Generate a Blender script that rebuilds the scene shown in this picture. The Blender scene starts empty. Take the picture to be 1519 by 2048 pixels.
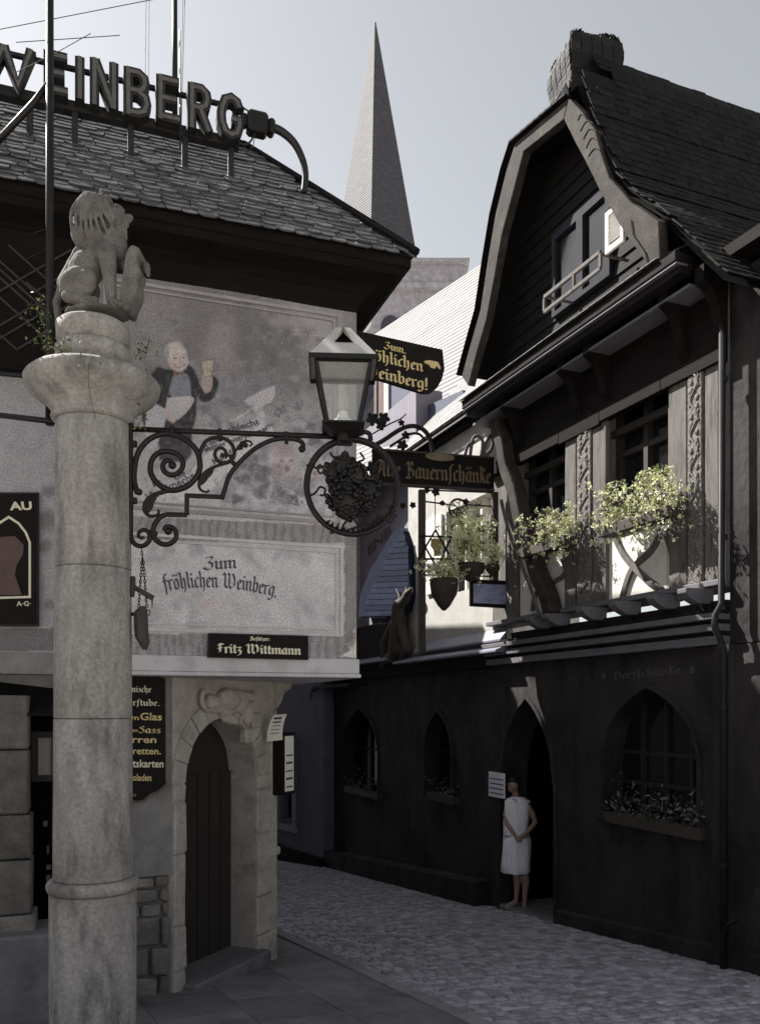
import bpy, math, random
import numpy as np
from mathutils import Vector, Matrix

random.seed(7)
RNG = np.random.default_rng(5)
scene = bpy.context.scene
COL = scene.collection

# ---------------------------------------------------------------- camera
EYE = 2.2
FPX, CX, CY = 1680.0, 760.0, 1415.0      # focal length and vanishing row measured on a 1519 x 2048 plate
cam_data = bpy.data.cameras.new('camera')
cam = bpy.data.objects.new('camera', cam_data)
COL.objects.link(cam)
cam.location = (0, 0, EYE)
cam.rotation_euler = (math.radians(90), 0, 0)
cam_data.sensor_fit = 'HORIZONTAL'
cam_data.sensor_width = 36.0
cam_data.lens = FPX / 1519.0 * 36.0
cam_data.shift_x = 0.0
cam_data.shift_y = (CY - 1024.0) / 1519.0
cam_data.clip_start = 0.05
cam_data.clip_end = 2000
scene.camera = cam

# ---------------------------------------------------------------- sky and sun
SUN_DIR = Vector((-0.597, 0.343, 0.728)).normalized()
SUN_ELEV = math.asin(SUN_DIR.z)
SUN_ROT = math.atan2(SUN_DIR.x, SUN_DIR.y)
world = bpy.data.worlds.new('World')
scene.world = world
world.use_nodes = True
wn = world.node_tree
wn.nodes.clear()
sky = wn.nodes.new('ShaderNodeTexSky')
sky.sky_type = 'NISHITA'
sky.sun_disc = False
sky.sun_elevation = SUN_ELEV
sky.sun_rotation = SUN_ROT
sky.air_density = 1.0
sky.dust_density = 1.4
sky.ozone_density = 1.0
hsv = wn.nodes.new('ShaderNodeHueSaturation')
hsv.inputs['Saturation'].default_value = 0.20
bg = wn.nodes.new('ShaderNodeBackground')
bg.inputs['Strength'].default_value = 0.062
wo = wn.nodes.new('ShaderNodeOutputWorld')
wn.links.new(sky.outputs[0], hsv.inputs['Color'])
wn.links.new(hsv.outputs[0], bg.inputs['Color'])
wn.links.new(bg.outputs[0], wo.inputs['Surface'])

sun_data = bpy.data.lights.new('sun', 'SUN')
sun_data.energy = 5.0
sun_data.angle = math.radians(0.5)
sun_data.color = (1.0, 0.96, 0.9)
sun = bpy.data.objects.new('sun', sun_data)
COL.objects.link(sun)
sun.location = (-10, 6, 14)
sun.rotation_euler = SUN_DIR.to_track_quat('Z', 'Y').to_euler()

scene.view_settings.view_transform = 'Standard'
scene.view_settings.look = 'None'
scene.view_settings.exposure = 1.35
scene.view_settings.gamma = 1.0
scene.view_settings.use_curve_mapping = False
scene.cycles.max_bounces = 6

# ---------------------------------------------------------------- frames
class Frame:
    """A plan frame: origin, unit u (a axis), unit v (b axis); z is up."""
    def __init__(s, ox, oy, ux, uy, vx=None, vy=None):
        n = math.hypot(ux, uy)
        s.ox, s.oy, s.ux, s.uy = ox, oy, ux / n, uy / n
        s.vx, s.vy = -s.uy, s.ux
    def w(s, a, b, z):
        return Vector((s.ox + a * s.ux + b * s.vx, s.oy + a * s.uy + b * s.vy, z))
    def px(s, x, y, b=0.0):
        """the point of the plane b = const seen at plate position x, y (used as a ruler)"""
        k = (x - CX) / FPX
        a = (k * (s.oy + b * s.vy) - (s.ox + b * s.vx)) / (s.ux - k * s.uy)
        Y = s.oy + a * s.uy + b * s.vy
        return Vector((a, b, EYE + (CY - y) / FPX * Y))
    def mat(s, base):
        o = s.w(*base)
        return Matrix(((s.ux, s.vx, 0, o.x), (s.uy, s.vy, 0, o.y), (0, 0, 1, o.z), (0, 0, 0, 1)))

WF = Frame(0, 0, 1, 0)                       # world: a = X, b = Y
LF = Frame(-0.168, 6.002, 0.9426, 0.334)     # inn, b inward
DF = Frame(-1.425, 5.77, 0.423, 0.906)       # chamfered door wall, b inward
RF = Frame(2.91, 6.99, -0.378, 0.926)        # gabled tavern and the houses in line with it, b outward
GF = Frame(2.02, 17.0, -0.562, 0.827)        # far house with the bright roof, b outward
UF = Frame(-1.09, 16.2, -0.534, 0.846)       # bluish house at the end of the lane
BF = Frame(-1.288, 4.36, 0.994, 0.112)       # wrought iron bracket
SF = Frame((988 - CX) / FPX * 10.35, 10.35, 0.972, 0.235)  # hanging board over the street
PF = Frame((714 - CX) / FPX * 6.05, 6.05, 0.868, 0.496)    # pointing board

def ground_z(y):
    """the lane falls gently away from the camera"""
    return -0.1 * (y - 7.4)

# ---------------------------------------------------------------- mesh builder
class MB:
    def __init__(s):
        s.v, s.f = [], []
    def add(s, vs, fs):
        o = len(s.v)
        s.v += [Vector(p) for p in vs]
        s.f += [tuple(i + o for i in f) for f in fs]
        return s
    def box(s, a0, a1, b0, b1, z0, z1):
        return s.add([(a0, b0, z0), (a1, b0, z0), (a1, b1, z0), (a0, b1, z0), (a0, b0, z1), (a1, b0, z1), (a1, b1, z1), (a0, b1, z1)],
                     [(0, 3, 2, 1), (4, 5, 6, 7), (0, 1, 5, 4), (1, 2, 6, 5), (2, 3, 7, 6), (3, 0, 4, 7)])
    def cbox(s, a0, a1, b0, b1, z0, z1, c=0.01, jit=0.0):
        """box with all corners cut (looks worn)"""
        j = lambda: random.uniform(-jit, jit)
        o = len(s.v)
        P = {}
        vs = []
        for i, A in enumerate((a0, a1)):
            for k, B in enumerate((b0, b1)):
                for l, Z in enumerate((z0, z1)):
                    sa, sb, sz = (1, -1)[i], (1, -1)[k], (1, -1)[l]
                    d = (j(), j(), j())
                    for t in range(3):
                        off = [sa * c, sb * c, sz * c]
                        off[t] = 0
                        P[(i, k, l, t)] = len(vs)
                        vs.append((A + off[0] + d[0], B + off[1] + d[1], Z + off[2] + d[2]))
        fs = []
        for i in (0, 1):
            fs.append([P[(i, 0, 0, 0)], P[(i, 1, 0, 0)], P[(i, 1, 1, 0)], P[(i, 0, 1, 0)]])
            fs.append([P[(0, i, 0, 1)], P[(1, i, 0, 1)], P[(1, i, 1, 1)], P[(0, i, 1, 1)]])
            fs.append([P[(0, 0, i, 2)], P[(1, 0, i, 2)], P[(1, 1, i, 2)], P[(0, 1, i, 2)]])
        for i in (0, 1):
            for k in (0, 1):
                fs.append([P[(0, i, k, 1)], P[(1, i, k, 1)], P[(1, i, k, 2)], P[(0, i, k, 2)]])
                fs.append([P[(i, 0, k, 0)], P[(i, 1, k, 0)], P[(i, 1, k, 2)], P[(i, 0, k, 2)]])
                fs.append([P[(i, k, 0, 0)], P[(i, k, 1, 0)], P[(i, k, 1, 1)], P[(i, k, 0, 1)]])
        for i in (0, 1):
            for k in (0, 1):
                for l in (0, 1):
                    fs.append([P[(i, k, l, 0)], P[(i, k, l, 1)], P[(i, k, l, 2)]])
        return s.add(vs, [tuple(f) for f in fs])
    def prism(s, pts, b0, b1):
        """polygon pts (a,z) extruded from b0 to b1"""
        n = len(pts)
        vs = [(p[0], b0, p[1]) for p in pts] + [(p[0], b1, p[1]) for p in pts]
        fs = [tuple(range(n)), tuple(range(2 * n - 1, n - 1, -1))]
        fs += [(i, (i + 1) % n + 0, (i + 1) % n + n, i + n) for i in range(n)]
        return s.add(vs, fs)
    def hexa(s, p):   # 8 points: bottom 4, top 4
        return s.add(p, [(0, 3, 2, 1), (4, 5, 6, 7), (0, 1, 5, 4), (1, 2, 6, 5), (2, 3, 7, 6), (3, 0, 4, 7)])
    def tube(s, pts, r, n=8, cap=True, flat=None):
        pts = [Vector(p) for p in pts]
        if not hasattr(r, '__len__'):
            r = [r] * len(pts)
        rings = []
        up = None
        for i, p in enumerate(pts):
            if i == 0: d = pts[1] - p
            elif i == len(pts) - 1: d = p - pts[i - 1]
            else: d = (pts[i + 1] - p).normalized() + (p - pts[i - 1]).normalized()
            if d.length < 1e-9: d = Vector((0, 0, 1))
            d.normalize()
            if up is None:
                up = Vector((0, 1, 0)) if abs(d.y) < 0.9 else Vector((1, 0, 0))
            side = d.cross(up)
            if side.length < 1e-6: side = d.orthogonal()
            side.normalize()
            up2 = side.cross(d).normalized()
            up = up2
            rings.append([p + side * math.cos(2 * math.pi * k / n) * r[i] + up2 * math.sin(2 * math.pi * k / n) * r[i] * (flat or 1) for k in range(n)])
        vs = [q for ring in rings for q in ring]
        fs = []
        for i in range(len(pts) - 1):
            for k in range(n):
                fs.append((i * n + k, i * n + (k + 1) % n, (i + 1) * n + (k + 1) % n, (i + 1) * n + k))
        if cap:
            fs.append(tuple(range(n - 1, -1, -1)))
            fs.append(tuple((len(pts) - 1) * n + k for k in range(n)))
        return s.add(vs, fs)
    def lathe(s, prof, c, n=48, wob=0.0, a0=0.0, a1=2 * math.pi):
        full = abs(a1 - a0 - 2 * math.pi) < 1e-6
        m = n if full else n + 1
        vs, fs = [], []
        for (r, z) in prof:
            for k in range(m):
                t = a0 + (a1 - a0) * k / n
                rr = r * (1 + wob * math.sin(5 * t + z * 9) * 0.5 + wob * math.sin(11 * t - z * 5) * 0.3)
                vs.append((c[0] + rr * math.cos(t), c[1] + rr * math.sin(t), z))
        for i in range(len(prof) - 1):
            for k in range(n):
                k2 = (k + 1) % m
                fs.append((i * m + k, i * m + k2, (i + 1) * m + k2, (i + 1) * m + k))
        if full:
            fs.append(tuple(range(m - 1, -1, -1)))
            fs.append(tuple((len(prof) - 1) * m + k for k in range(m)))
        return s.add(vs, fs)
    def ball(s, c, r, n=8, m=6):
        if not hasattr(r, '__len__'): r = (r, r, r)
        vs = [(c[0], c[1], c[2] - r[2])]
        for i in range(1, m):
            ph = math.pi * i / m
            for k in range(n):
                t = 2 * math.pi * k / n
                vs.append((c[0] + r[0] * math.sin(ph) * math.cos(t), c[1] + r[1] * math.sin(ph) * math.sin(t), c[2] - r[2] * math.cos(ph)))
        vs.append((c[0], c[1], c[2] + r[2]))
        fs = [(0, 1 + (k + 1) % n, 1 + k) for k in range(n)]
        for i in range(m - 2):
            for k in range(n):
                a = 1 + i * n
                fs.append((a + k, a + (k + 1) % n, a + n + (k + 1) % n, a + n + k))
        a = 1 + (m - 2) * n
        fs += [(a + k, a + (k + 1) % n, len(vs) - 1) for k in range(n)]
        return s.add(vs, fs)
    def ribbon(s, pts, wd, mp, d0, d1):
        """flat stroke of width wd along 2-D pts, mapped by mp(x, y, depth), from depth d0 to d1"""
        pts = [Vector((p[0], p[1])) for p in pts]
        L, R_ = [], []
        for i, p in enumerate(pts):
            if i == 0: d = pts[1] - p
            elif i == len(pts) - 1: d = p - pts[i - 1]
            else:
                e1, e2 = (p - pts[i - 1]).normalized(), (pts[i + 1] - p).normalized()
                d = e1 + e2
            if d.length < 1e-9: d = Vector((1, 0))
            d.normalize()
            sc = 1.0
            if 0 < i < len(pts) - 1:
                sc = min(1.8, 1 / max(0.35, abs(d.dot(e2))))
            nn = Vector((-d.y, d.x)) * wd / 2 * sc
            L.append(p + nn); R_.append(p - nn)
        n = len(pts)
        vs = [mp(q.x, q.y, d0) for q in L] + [mp(q.x, q.y, d0) for q in R_] + [mp(q.x, q.y, d1) for q in L] + [mp(q.x, q.y, d1) for q in R_]
        fs = []
        for i in range(n - 1):
            fs += [(i, i + 1, n + i + 1, n + i), (2 * n + i, 2 * n + i + 1, 3 * n + i + 1, 3 * n + i)]
            fs += [(i, i + 1, 2 * n + i + 1, 2 * n + i), (n + i, n + i + 1, 3 * n + i + 1, 3 * n + i)]
        fs += [(0, n, 3 * n, 2 * n), (n - 1, 2 * n - 1, 4 * n - 1, 3 * n - 1)]
        return s.add(vs, fs)
    def leafquad(s, c, size, nrm=None):
        d1 = Vector((random.gauss(0, 1), random.gauss(0, 1), random.gauss(0, 1))).normalized()
        d2 = d1.orthogonal().normalized()
        q = Matrix.Rotation(random.uniform(0, 6.28), 3, d1)
        d2 = q @ d2
        d3 = d1.cross(d2)
        c = Vector(c)
        l, w_ = size, size * 0.55
        return s.add([c, c + d2 * l * .5 + d3 * w_ * .5, c + d2 * l + d1 * l * .15, c + d2 * l * .5 - d3 * w_ * .5], [(0, 1, 2, 3)])

def catmull(pts, n=6):
    P = [Vector(p) for p in pts]
    out = []
    for i in range(len(P) - 1):
        p0, p1, p2, p3 = P[max(i - 1, 0)], P[i], P[i + 1], P[min(i + 2, len(P) - 1)]
        for k in range(n):
            t = k / n
            out.append(0.5 * ((2 * p1) + (p2 - p0) * t + (2 * p0 - 5 * p1 + 4 * p2 - p3) * t * t + (3 * p1 - p0 - 3 * p2 + p3) * t ** 3))
    out.append(P[-1])
    return out

# ---------------------------------------------------------------- object helpers
class T:  # a thing: its Empty, frame and base
    def __init__(s, o, fr, base): s.o, s.fr, s.base = o, fr, Vector(base)

def thing(name, label, cat, fr, base, group=None, kind=None):
    o = bpy.data.objects.new(name, None)
    COL.objects.link(o)
    o.matrix_world = fr.mat(base)
    o.empty_display_size = 0.1
    if label: o['label'] = label
    if cat: o['category'] = cat
    if group: o['group'] = group
    if kind: o['kind'] = kind
    return T(o, fr, base)

def mesh_of(name, mb, off=Vector((0, 0, 0)), smooth=False):
    me = bpy.data.meshes.new(name)
    me.from_pydata([tuple(v - off) for v in mb.v], [], mb.f)
    me.validate()
    import bmesh
    bm = bmesh.new(); bm.from_mesh(me)
    bmesh.ops.recalc_face_normals(bm, faces=bm.faces)
    bm.to_mesh(me); bm.free()
    if smooth:
        for p in me.polygons: p.use_smooth = True
    return me

def part(name, mb, m, t, smooth=False, label=None, kind=None, parent=None, bevel=0):
    """a mesh child of thing t (or of part object `parent`, itself a child of t at identity)"""
    me = mesh_of(name, mb, t.base, smooth)
    me.materials.append(m)
    o = bpy.data.objects.new(name, me)
    COL.objects.link(o)
    o.parent = parent or t.o
    if label: o['label'] = label
    if kind: o['kind'] = kind
    if bevel:
        b = o.modifiers.new('bevel', 'BEVEL'); b.width = bevel; b.segments = 2; b.limit_method = 'ANGLE'
    if smooth == 'auto':
        pass
    return o

def single(name, mb, m, label, cat, fr, base, group=None, kind=None, smooth=False, bevel=0):
    base = Vector(base)
    me = mesh_of(name, mb, base, smooth)
    me.materials.append(m)
    o = bpy.data.objects.new(name, me)
    COL.objects.link(o)
    o.matrix_world = fr.mat(base)
    if label: o['label'] = label
    if cat: o['category'] = cat
    if group: o['group'] = group
    if kind: o['kind'] = kind
    if bevel:
        b = o.modifiers.new('bevel', 'BEVEL'); b.width = bevel; b.segments = 2; b.limit_method = 'ANGLE'
    return o

def structure(name, mb, m, fr=WF, smooth=False):
    return single(name, mb, m, None, None, fr, (0, 0, 0), kind='structure', smooth=smooth)

def scatter(name, tiles, m, t, parent=None, limit=300):
    """tiles: list of (distance, meshdata, Matrix in t.frame coords). nearest `limit` become parts, rest one mesh."""
    tiles = sorted(tiles, key=lambda q: q[0])
    inv = Matrix.Translation(-t.base)
    for d, me, M in tiles[:limit]:
        o = bpy.data.objects.new(name, me)
        COL.objects.link(o)
        o.parent = parent or t.o
        o.matrix_local = inv @ M
    rest = tiles[limit:]
    if rest:
        mb = MB()
        for d, me, M in rest:
            mb.add([M @ v.co for v in me.vertices], [tuple(p.vertices) for p in me.polygons])
        part(name, mb, m, t, kind='stuff', parent=parent)

def sculpt(name, prims, voxel, m, t, label=None, top=None, smooth_it=4, disp=0.0, parent=None, mirror=None):
    mb = MB()
    for p in prims:
        if p[0] == 'e':
            c, r = p[1], p[2]
            tmp = MB().ball((0, 0, 0), r, 28, 20)
            rot = Matrix.Rotation(p[3], 3, p[4]) if len(p) > 3 else Matrix.Identity(3)
            mb.add([rot @ v + Vector(c) for v in tmp.v], tmp.f)
        else:
            p0, p1, r0, r1 = Vector(p[1]), Vector(p[2]), p[3], p[4]
            mb.tube([p0, p0.lerp(p1, .5), p1], [r0, (r0 + r1) / 2, r1], 12)
            mb.ball(p0, r0, 12, 8); mb.ball(p1, r1, 12, 8)
    me = mesh_of(name, mb)
    tmp = bpy.data.objects.new('tmp', me)
    COL.objects.link(tmp)
    r = tmp.modifiers.new('r', 'REMESH'); r.mode = 'VOXEL'; r.voxel_size = voxel
    s = tmp.modifiers.new('s', 'SMOOTH'); s.iterations = smooth_it; s.factor = 0.5
    if disp:
        tx = bpy.data.textures.new('n', 'CLOUDS'); tx.noise_scale = 0.04
        d = tmp.modifiers.new('d', 'DISPLACE'); d.texture = tx; d.strength = disp; d.mid_level = 0.5
    dg = bpy.context.evaluated_depsgraph_get()
    me2 = bpy.data.meshes.new_from_object(tmp.evaluated_get(dg))
    bpy.data.objects.remove(tmp)
    me2.name = name
    for v in me2.vertices: v.co = v.co - t.base
    for p in me2.polygons: p.use_smooth = True
    me2.materials.clear(); me2.materials.append(m)
    o = bpy.data.objects.new(name, me2)
    COL.objects.link(o)
    if t.o is not None:
        o.parent = parent or t.o
    if label: o['label'] = label
    return o

# ---------------------------------------------------------------- materials
def mat(name, c1, c2=None, rough=0.8, scale=6.0, bump=0.3, bscale=40.0, bdist=0.004, metal=0.0, rnd=0.0, detail=6.0,
        speck=0.0, speck_scale=180.0, stretch=None, attr=None, emit=None, spec=0.5, fine=0.18, stains=None):
    m = bpy.data.materials.new(name)
    m.use_nodes = True
    nt = m.node_tree; N = nt.nodes; Lk = nt.links
    b = N['Principled BSDF']
    b.inputs['Roughness'].default_value = rough
    b.inputs['Metallic'].default_value = metal
    b.inputs['Specular IOR Level'].default_value = spec
    tc = N.new('ShaderNodeTexCoord')
    mp = N.new('ShaderNodeMapping')
    geo = N.new('ShaderNodeNewGeometry')
    src = geo.outputs['Position'] if rnd else tc.outputs['Object']
    Lk.new(src, mp.inputs['Vector'])
    if stretch: mp.inputs['Scale'].default_value = stretch
    n1 = N.new('ShaderNodeTexNoise'); n1.inputs['Scale'].default_value = scale; n1.inputs['Detail'].default_value = detail
    n1.inputs['Roughness'].default_value = 0.65
    Lk.new(mp.outputs[0], n1.inputs['Vector'])
    cr = N.new('ShaderNodeMapRange'); cr.inputs[1].default_value = 0.32; cr.inputs[2].default_value = 0.68
    Lk.new(n1.outputs['Fac'], cr.inputs[0])
    mx = N.new('ShaderNodeMix'); mx.data_type = 'RGBA'
    Lk.new(cr.outputs[0], mx.inputs['Factor'])
    c2 = c2 or tuple(x * 0.7 for x in c1)
    if attr:
        at = N.new('ShaderNodeAttribute'); at.attribute_name = attr
        dk = N.new('ShaderNodeMix'); dk.data_type = 'RGBA'; dk.blend_type = 'MULTIPLY'; dk.inputs['Factor'].default_value = 1
        Lk.new(at.outputs['Color'], dk.inputs[6]); dk.inputs[7].default_value = (.80, .78, .78, 1)
        Lk.new(at.outputs['Color'], mx.inputs[6]); Lk.new(dk.outputs[2], mx.inputs[7])
    else:
        mx.inputs[6].default_value = (*c1, 1); mx.inputs[7].default_value = (*c2, 1)
    out = mx.outputs[2]
    # fine grain
    n2 = N.new('ShaderNodeTexNoise'); n2.inputs['Scale'].default_value = speck_scale; n2.inputs['Detail'].default_value = 2
    Lk.new(src, n2.inputs['Vector'])
    mr = N.new('ShaderNodeMapRange'); mr.inputs[1].default_value = 0.3; mr.inputs[2].default_value = 0.7
    mr.inputs[3].default_value = 1 - fine; mr.inputs[4].default_value = 1 + fine
    Lk.new(n2.outputs['Fac'], mr.inputs[0])
    mul = N.new('ShaderNodeVectorMath'); mul.operation = 'SCALE'
    Lk.new(out, mul.inputs[0]); Lk.new(mr.outputs[0], mul.inputs['Scale'])
    out = mul.outputs[0]
    if stains:
        n4 = N.new('ShaderNodeTexNoise'); n4.inputs['Scale'].default_value = stains[0]; n4.inputs['Detail'].default_value = 8; n4.inputs['Roughness'].default_value = 0.7
        Lk.new(mp.outputs[0], n4.inputs['Vector'])
        m4 = N.new('ShaderNodeMapRange'); m4.inputs[1].default_value = 0.52; m4.inputs[2].default_value = 0.66
        m4.inputs[3].default_value = 1; m4.inputs[4].default_value = stains[1]
        Lk.new(n4.outputs['Fac'], m4.inputs[0])
        mu = N.new('ShaderNodeVectorMath'); mu.operation = 'SCALE'
        Lk.new(out, mu.inputs[0]); Lk.new(m4.outputs[0], mu.inputs['Scale']); out = mu.outputs[0]
    if rnd:
        oi = N.new('ShaderNodeObjectInfo')
        m3 = N.new('ShaderNodeMapRange'); m3.inputs[3].default_value = 1 - rnd; m3.inputs[4].default_value = 1 + rnd
        ad = N.new('ShaderNodeMath'); ad.operation = 'ADD'; fr_ = N.new('ShaderNodeMath'); fr_.operation = 'FRACT'
        Lk.new(oi.outputs['Random'], ad.inputs[0]); Lk.new(geo.outputs['Random Per Island'], ad.inputs[1]); Lk.new(ad.outputs[0], fr_.inputs[0])
        Lk.new(fr_.outputs[0], m3.inputs[0])
        mu = N.new('ShaderNodeVectorMath'); mu.operation = 'SCALE'
        Lk.new(out, mu.inputs[0]); Lk.new(m3.outputs[0], mu.inputs['Scale']); out = mu.outputs[0]
    Lk.new(out, b.inputs['Base Color'])
    if bump:
        n3 = N.new('ShaderNodeTexNoise'); n3.inputs['Scale'].default_value = bscale; n3.inputs['Detail'].default_value = 5
        Lk.new(mp.outputs[0], n3.inputs['Vector'])
        bp = N.new('ShaderNodeBump'); bp.inputs['Strength'].default_value = bump; bp.inputs['Distance'].default_value = bdist
        Lk.new(n3.outputs['Fac'], bp.inputs['Height']); Lk.new(bp.outputs[0], b.inputs['Normal'])
    return m

M = {}
M['limestone'] = mat('limestone', (.45, .41, .37), (.31, .28, .255), rough=.9, scale=5, bump=.5, bscale=60, bdist=.006, fine=.35, stains=(3.2, .62))
M['column'] = mat('column_stone', (.33, .31, .292), (.20, .187, .175), rough=.9, scale=7, bump=.8, bscale=45, bdist=.008, fine=.2, speck_scale=55, stains=(3.4, .55), stretch=(1.6, 1.6, .55), detail=9)
M['lion'] = mat('lion_stone', (.165, .152, .142), (.08, .073, .067), rough=.95, scale=9, bump=.7, bscale=50, bdist=.008, fine=.35, stains=(6, .55))
M['rubble'] = mat('rubble_stone', (.20, .185, .17), (.11, .10, .092), rough=.95, scale=7, bump=.9, bscale=30, bdist=.012, rnd=.35, fine=.3)
M['stub'] = mat('grey_render', (.25, .24, .235), (.16, .153, .15), rough=.95, scale=5, bump=.5, bscale=30, stains=(4, .6))
M['mortar'] = mat('mortar', (.16, .15, .145), (.10, .095, .09), rough=.95)
M['plaster'] = mat('pale_plaster', (.56, .54, .56), (.44, .425, .44), rough=.9, scale=3, bump=.3, bscale=30, stains=(2.2, .7))
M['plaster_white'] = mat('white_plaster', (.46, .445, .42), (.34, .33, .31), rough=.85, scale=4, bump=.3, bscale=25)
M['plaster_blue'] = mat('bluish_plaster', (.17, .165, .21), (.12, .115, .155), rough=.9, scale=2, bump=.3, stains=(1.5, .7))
M['mural'] = mat('mural_paint', (.5, .5, .5), rough=.9, scale=9, bump=.25, bscale=35, attr='paint', fine=.28, speck_scale=90)
M['gable_dark'] = mat('verge_shade_boards', (.008, .007, .006), (.005, .004, .004), rough=.85, scale=4, stretch=(1, 6, 6), bump=.3, spec=.25)  # near-black colour stands in for the shade under the verge
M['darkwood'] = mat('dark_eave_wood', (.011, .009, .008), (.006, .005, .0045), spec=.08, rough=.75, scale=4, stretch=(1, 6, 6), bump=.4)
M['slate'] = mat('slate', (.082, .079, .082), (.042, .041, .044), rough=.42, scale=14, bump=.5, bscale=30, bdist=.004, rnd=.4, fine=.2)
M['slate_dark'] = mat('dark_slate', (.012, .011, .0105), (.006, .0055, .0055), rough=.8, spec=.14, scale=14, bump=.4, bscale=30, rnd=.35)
M['slate_hood'] = mat('hood_slate', (.014, .013, .013), (.007, .0065, .0065), spec=.25, rough=.7, scale=14, bump=.4, bscale=30, rnd=.35)
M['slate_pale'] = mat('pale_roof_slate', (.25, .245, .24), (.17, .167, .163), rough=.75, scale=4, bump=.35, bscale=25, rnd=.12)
M['slate_blue'] = mat('blue_slate', (.075, .085, .14), (.045, .05, .085), rough=.6, scale=6, bump=.5, bscale=25, rnd=.25)
M['spire'] = mat('spire_slate', (.085, .083, .092), (.052, .051, .06), rough=.74, spec=.36, scale=2.5, bump=0, rnd=0, fine=.25, speck_scale=7, stretch=(.4, .4, 3.5))
M['church'] = mat('church_stone', (.34, .32, .35), (.26, .245, .275), rough=.9, scale=.5, bump=0, stains=(.35, .7), fine=.2, speck_scale=3)
M['church_dark'] = mat('church_dark', (.05, .05, .07), rough=.9, scale=1, bump=0)
M['hood_blue'] = mat('blue_black_slate', (.018, .021, .040), (.010, .012, .022), spec=.05, rough=.9, scale=6, bump=.5, bscale=25, rnd=.25)
M['iron'] = mat('wrought_iron', (.007, .006, .006), (.012, .010, .009), spec=.28, rough=.48, scale=20, bump=.4, bscale=80, bdist=.002, metal=.0)
M['lamp_metal'] = mat('lantern_metal', (.45, .44, .42), (.34, .33, .31), rough=.6, scale=9, bump=.2)
M['black_paint'] = mat('black_signboard', (.007, .005, .005), (.012, .009, .009), spec=.15, rough=.7, scale=12, bump=.15)
M['gold'] = mat('gold_lettering', (.62, .50, .24), (.45, .35, .15), rough=.5, scale=30, bump=0)
M['dull_gold'] = mat('dull_gold_lettering', (.15, .10, .055), (.09, .06, .03), rough=.6, scale=30, bump=0)
M['cream'] = mat('cream_lettering', (.70, .66, .50), (.58, .54, .40), rough=.6, scale=30, bump=0)
M['panel_white'] = mat('sun_brightened_panel', (.72, .70, .65), (.52, .50, .46), rough=.85, scale=5, bump=.4, bscale=25)  # plaster colour raised to carry the sun patches on the tavern panels
M['ink'] = mat('dark_lettering', (.05, .045, .06), (.09, .08, .10), rough=.8, scale=25, bump=0)
M['faint_ink'] = mat('faded_lettering', (.075, .065, .08), (.05, .045, .055), rough=.8, scale=25, bump=0)
M['letter_face'] = mat('letter_metal', (.012, .011, .011), (.022, .021, .02), spec=.3, rough=.5, scale=20, bump=.2)
M['letter_tray'] = mat('letter_tray', (.10, .095, .09), (.06, .055, .05), rough=.55, scale=25, bump=.2)
M['timber'] = mat('weathered_timber', (.135, .122, .115), (.075, .067, .062), rough=.85, scale=5, stretch=(5, 5, .6), bump=.7, bscale=30, bdist=.006, fine=.25, stains=(5, .65))
M['darktimber'] = mat('dark_lath', (.05, .045, .04), (.03, .026, .023), rough=.8, bump=.2)
M['verge'] = mat('verge_board', (.046, .039, .035), (.022, .019, .017), spec=.2, rough=.85, scale=5, bump=.7, bscale=40, bdist=.006, fine=.25, stains=(6, 1.8))
M['carved'] = mat('carved_panel', (.17, .155, .148), (.075, .068, .065), rough=.85, scale=26, bump=1.0, bscale=26, bdist=.02, detail=3)
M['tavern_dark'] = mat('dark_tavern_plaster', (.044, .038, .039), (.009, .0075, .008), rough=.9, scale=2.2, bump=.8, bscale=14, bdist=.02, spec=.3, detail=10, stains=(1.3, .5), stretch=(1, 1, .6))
M['cornice'] = mat('cornice_boards', (.13, .125, .14), (.08, .076, .09), rough=.7, scale=4, stretch=(1, 5, 5), bump=.4)
M['pale_board'] = mat('pale_cornice_board', (.55, .53, .50), (.42, .40, .38), rough=.7, scale=4, stretch=(1, 5, 5), bump=.4)
M['dark_board'] = mat('dark_cornice_board', (.018, .015, .015), (.01, .009, .009), spec=.1, rough=.8, scale=4, bump=.3)
M['cobble'] = mat('cobble_granite', (.40, .39, .43), (.23, .226, .255), rough=.75, scale=9, bump=.6, bscale=35, bdist=.008, rnd=.32, fine=.25, speck_scale=120)
M['road_bed'] = mat('road_bed', (.07, .067, .072), (.045, .043, .047), rough=.95, scale=10, bump=.5)
M['square'] = mat('pale_square_paving', (.48, .46, .42), (.38, .365, .335), rough=.9, scale=.6, bump=0)
M['pavement'] = mat('pavement_stone', (.20, .195, .205), (.13, .127, .135), rough=.9, scale=5, bump=.4, rnd=.15, stains=(2, .7))
M['kerb'] = mat('kerb_stone', (.25, .245, .265), (.17, .165, .18), rough=.85, scale=8, bump=.5, rnd=.15)
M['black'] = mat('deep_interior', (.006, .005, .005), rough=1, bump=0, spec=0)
M['doorwood'] = mat('dark_door_wood', (.022, .016, .013), (.014, .011, .009), rough=.7, scale=5, stretch=(6, 6, .6), bump=.4)
M['glass_dark'] = mat('dark_pane', (.012, .013, .016), rough=.12, bump=0.05, bscale=4)
M['white_paint'] = mat('white_paint', (.74, .72, .68), (.62, .60, .56), rough=.6, scale=10, bump=.15)
M['window_frame'] = mat('grey_window_frame', (.03, .029, .038), (.018, .017, .024), spec=.15, rough=.8, scale=10, bump=.15)
M['leaf'] = mat('leaves', (.24, .27, .09), (.12, .15, .04), rough=.6, scale=25, bump=0)
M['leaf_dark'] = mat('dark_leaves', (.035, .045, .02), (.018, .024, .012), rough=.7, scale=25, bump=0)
M['bloom_white'] = mat('white_blossom', (.80, .79, .58), (.62, .66, .36), rough=.7, scale=40, bump=0)
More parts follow.
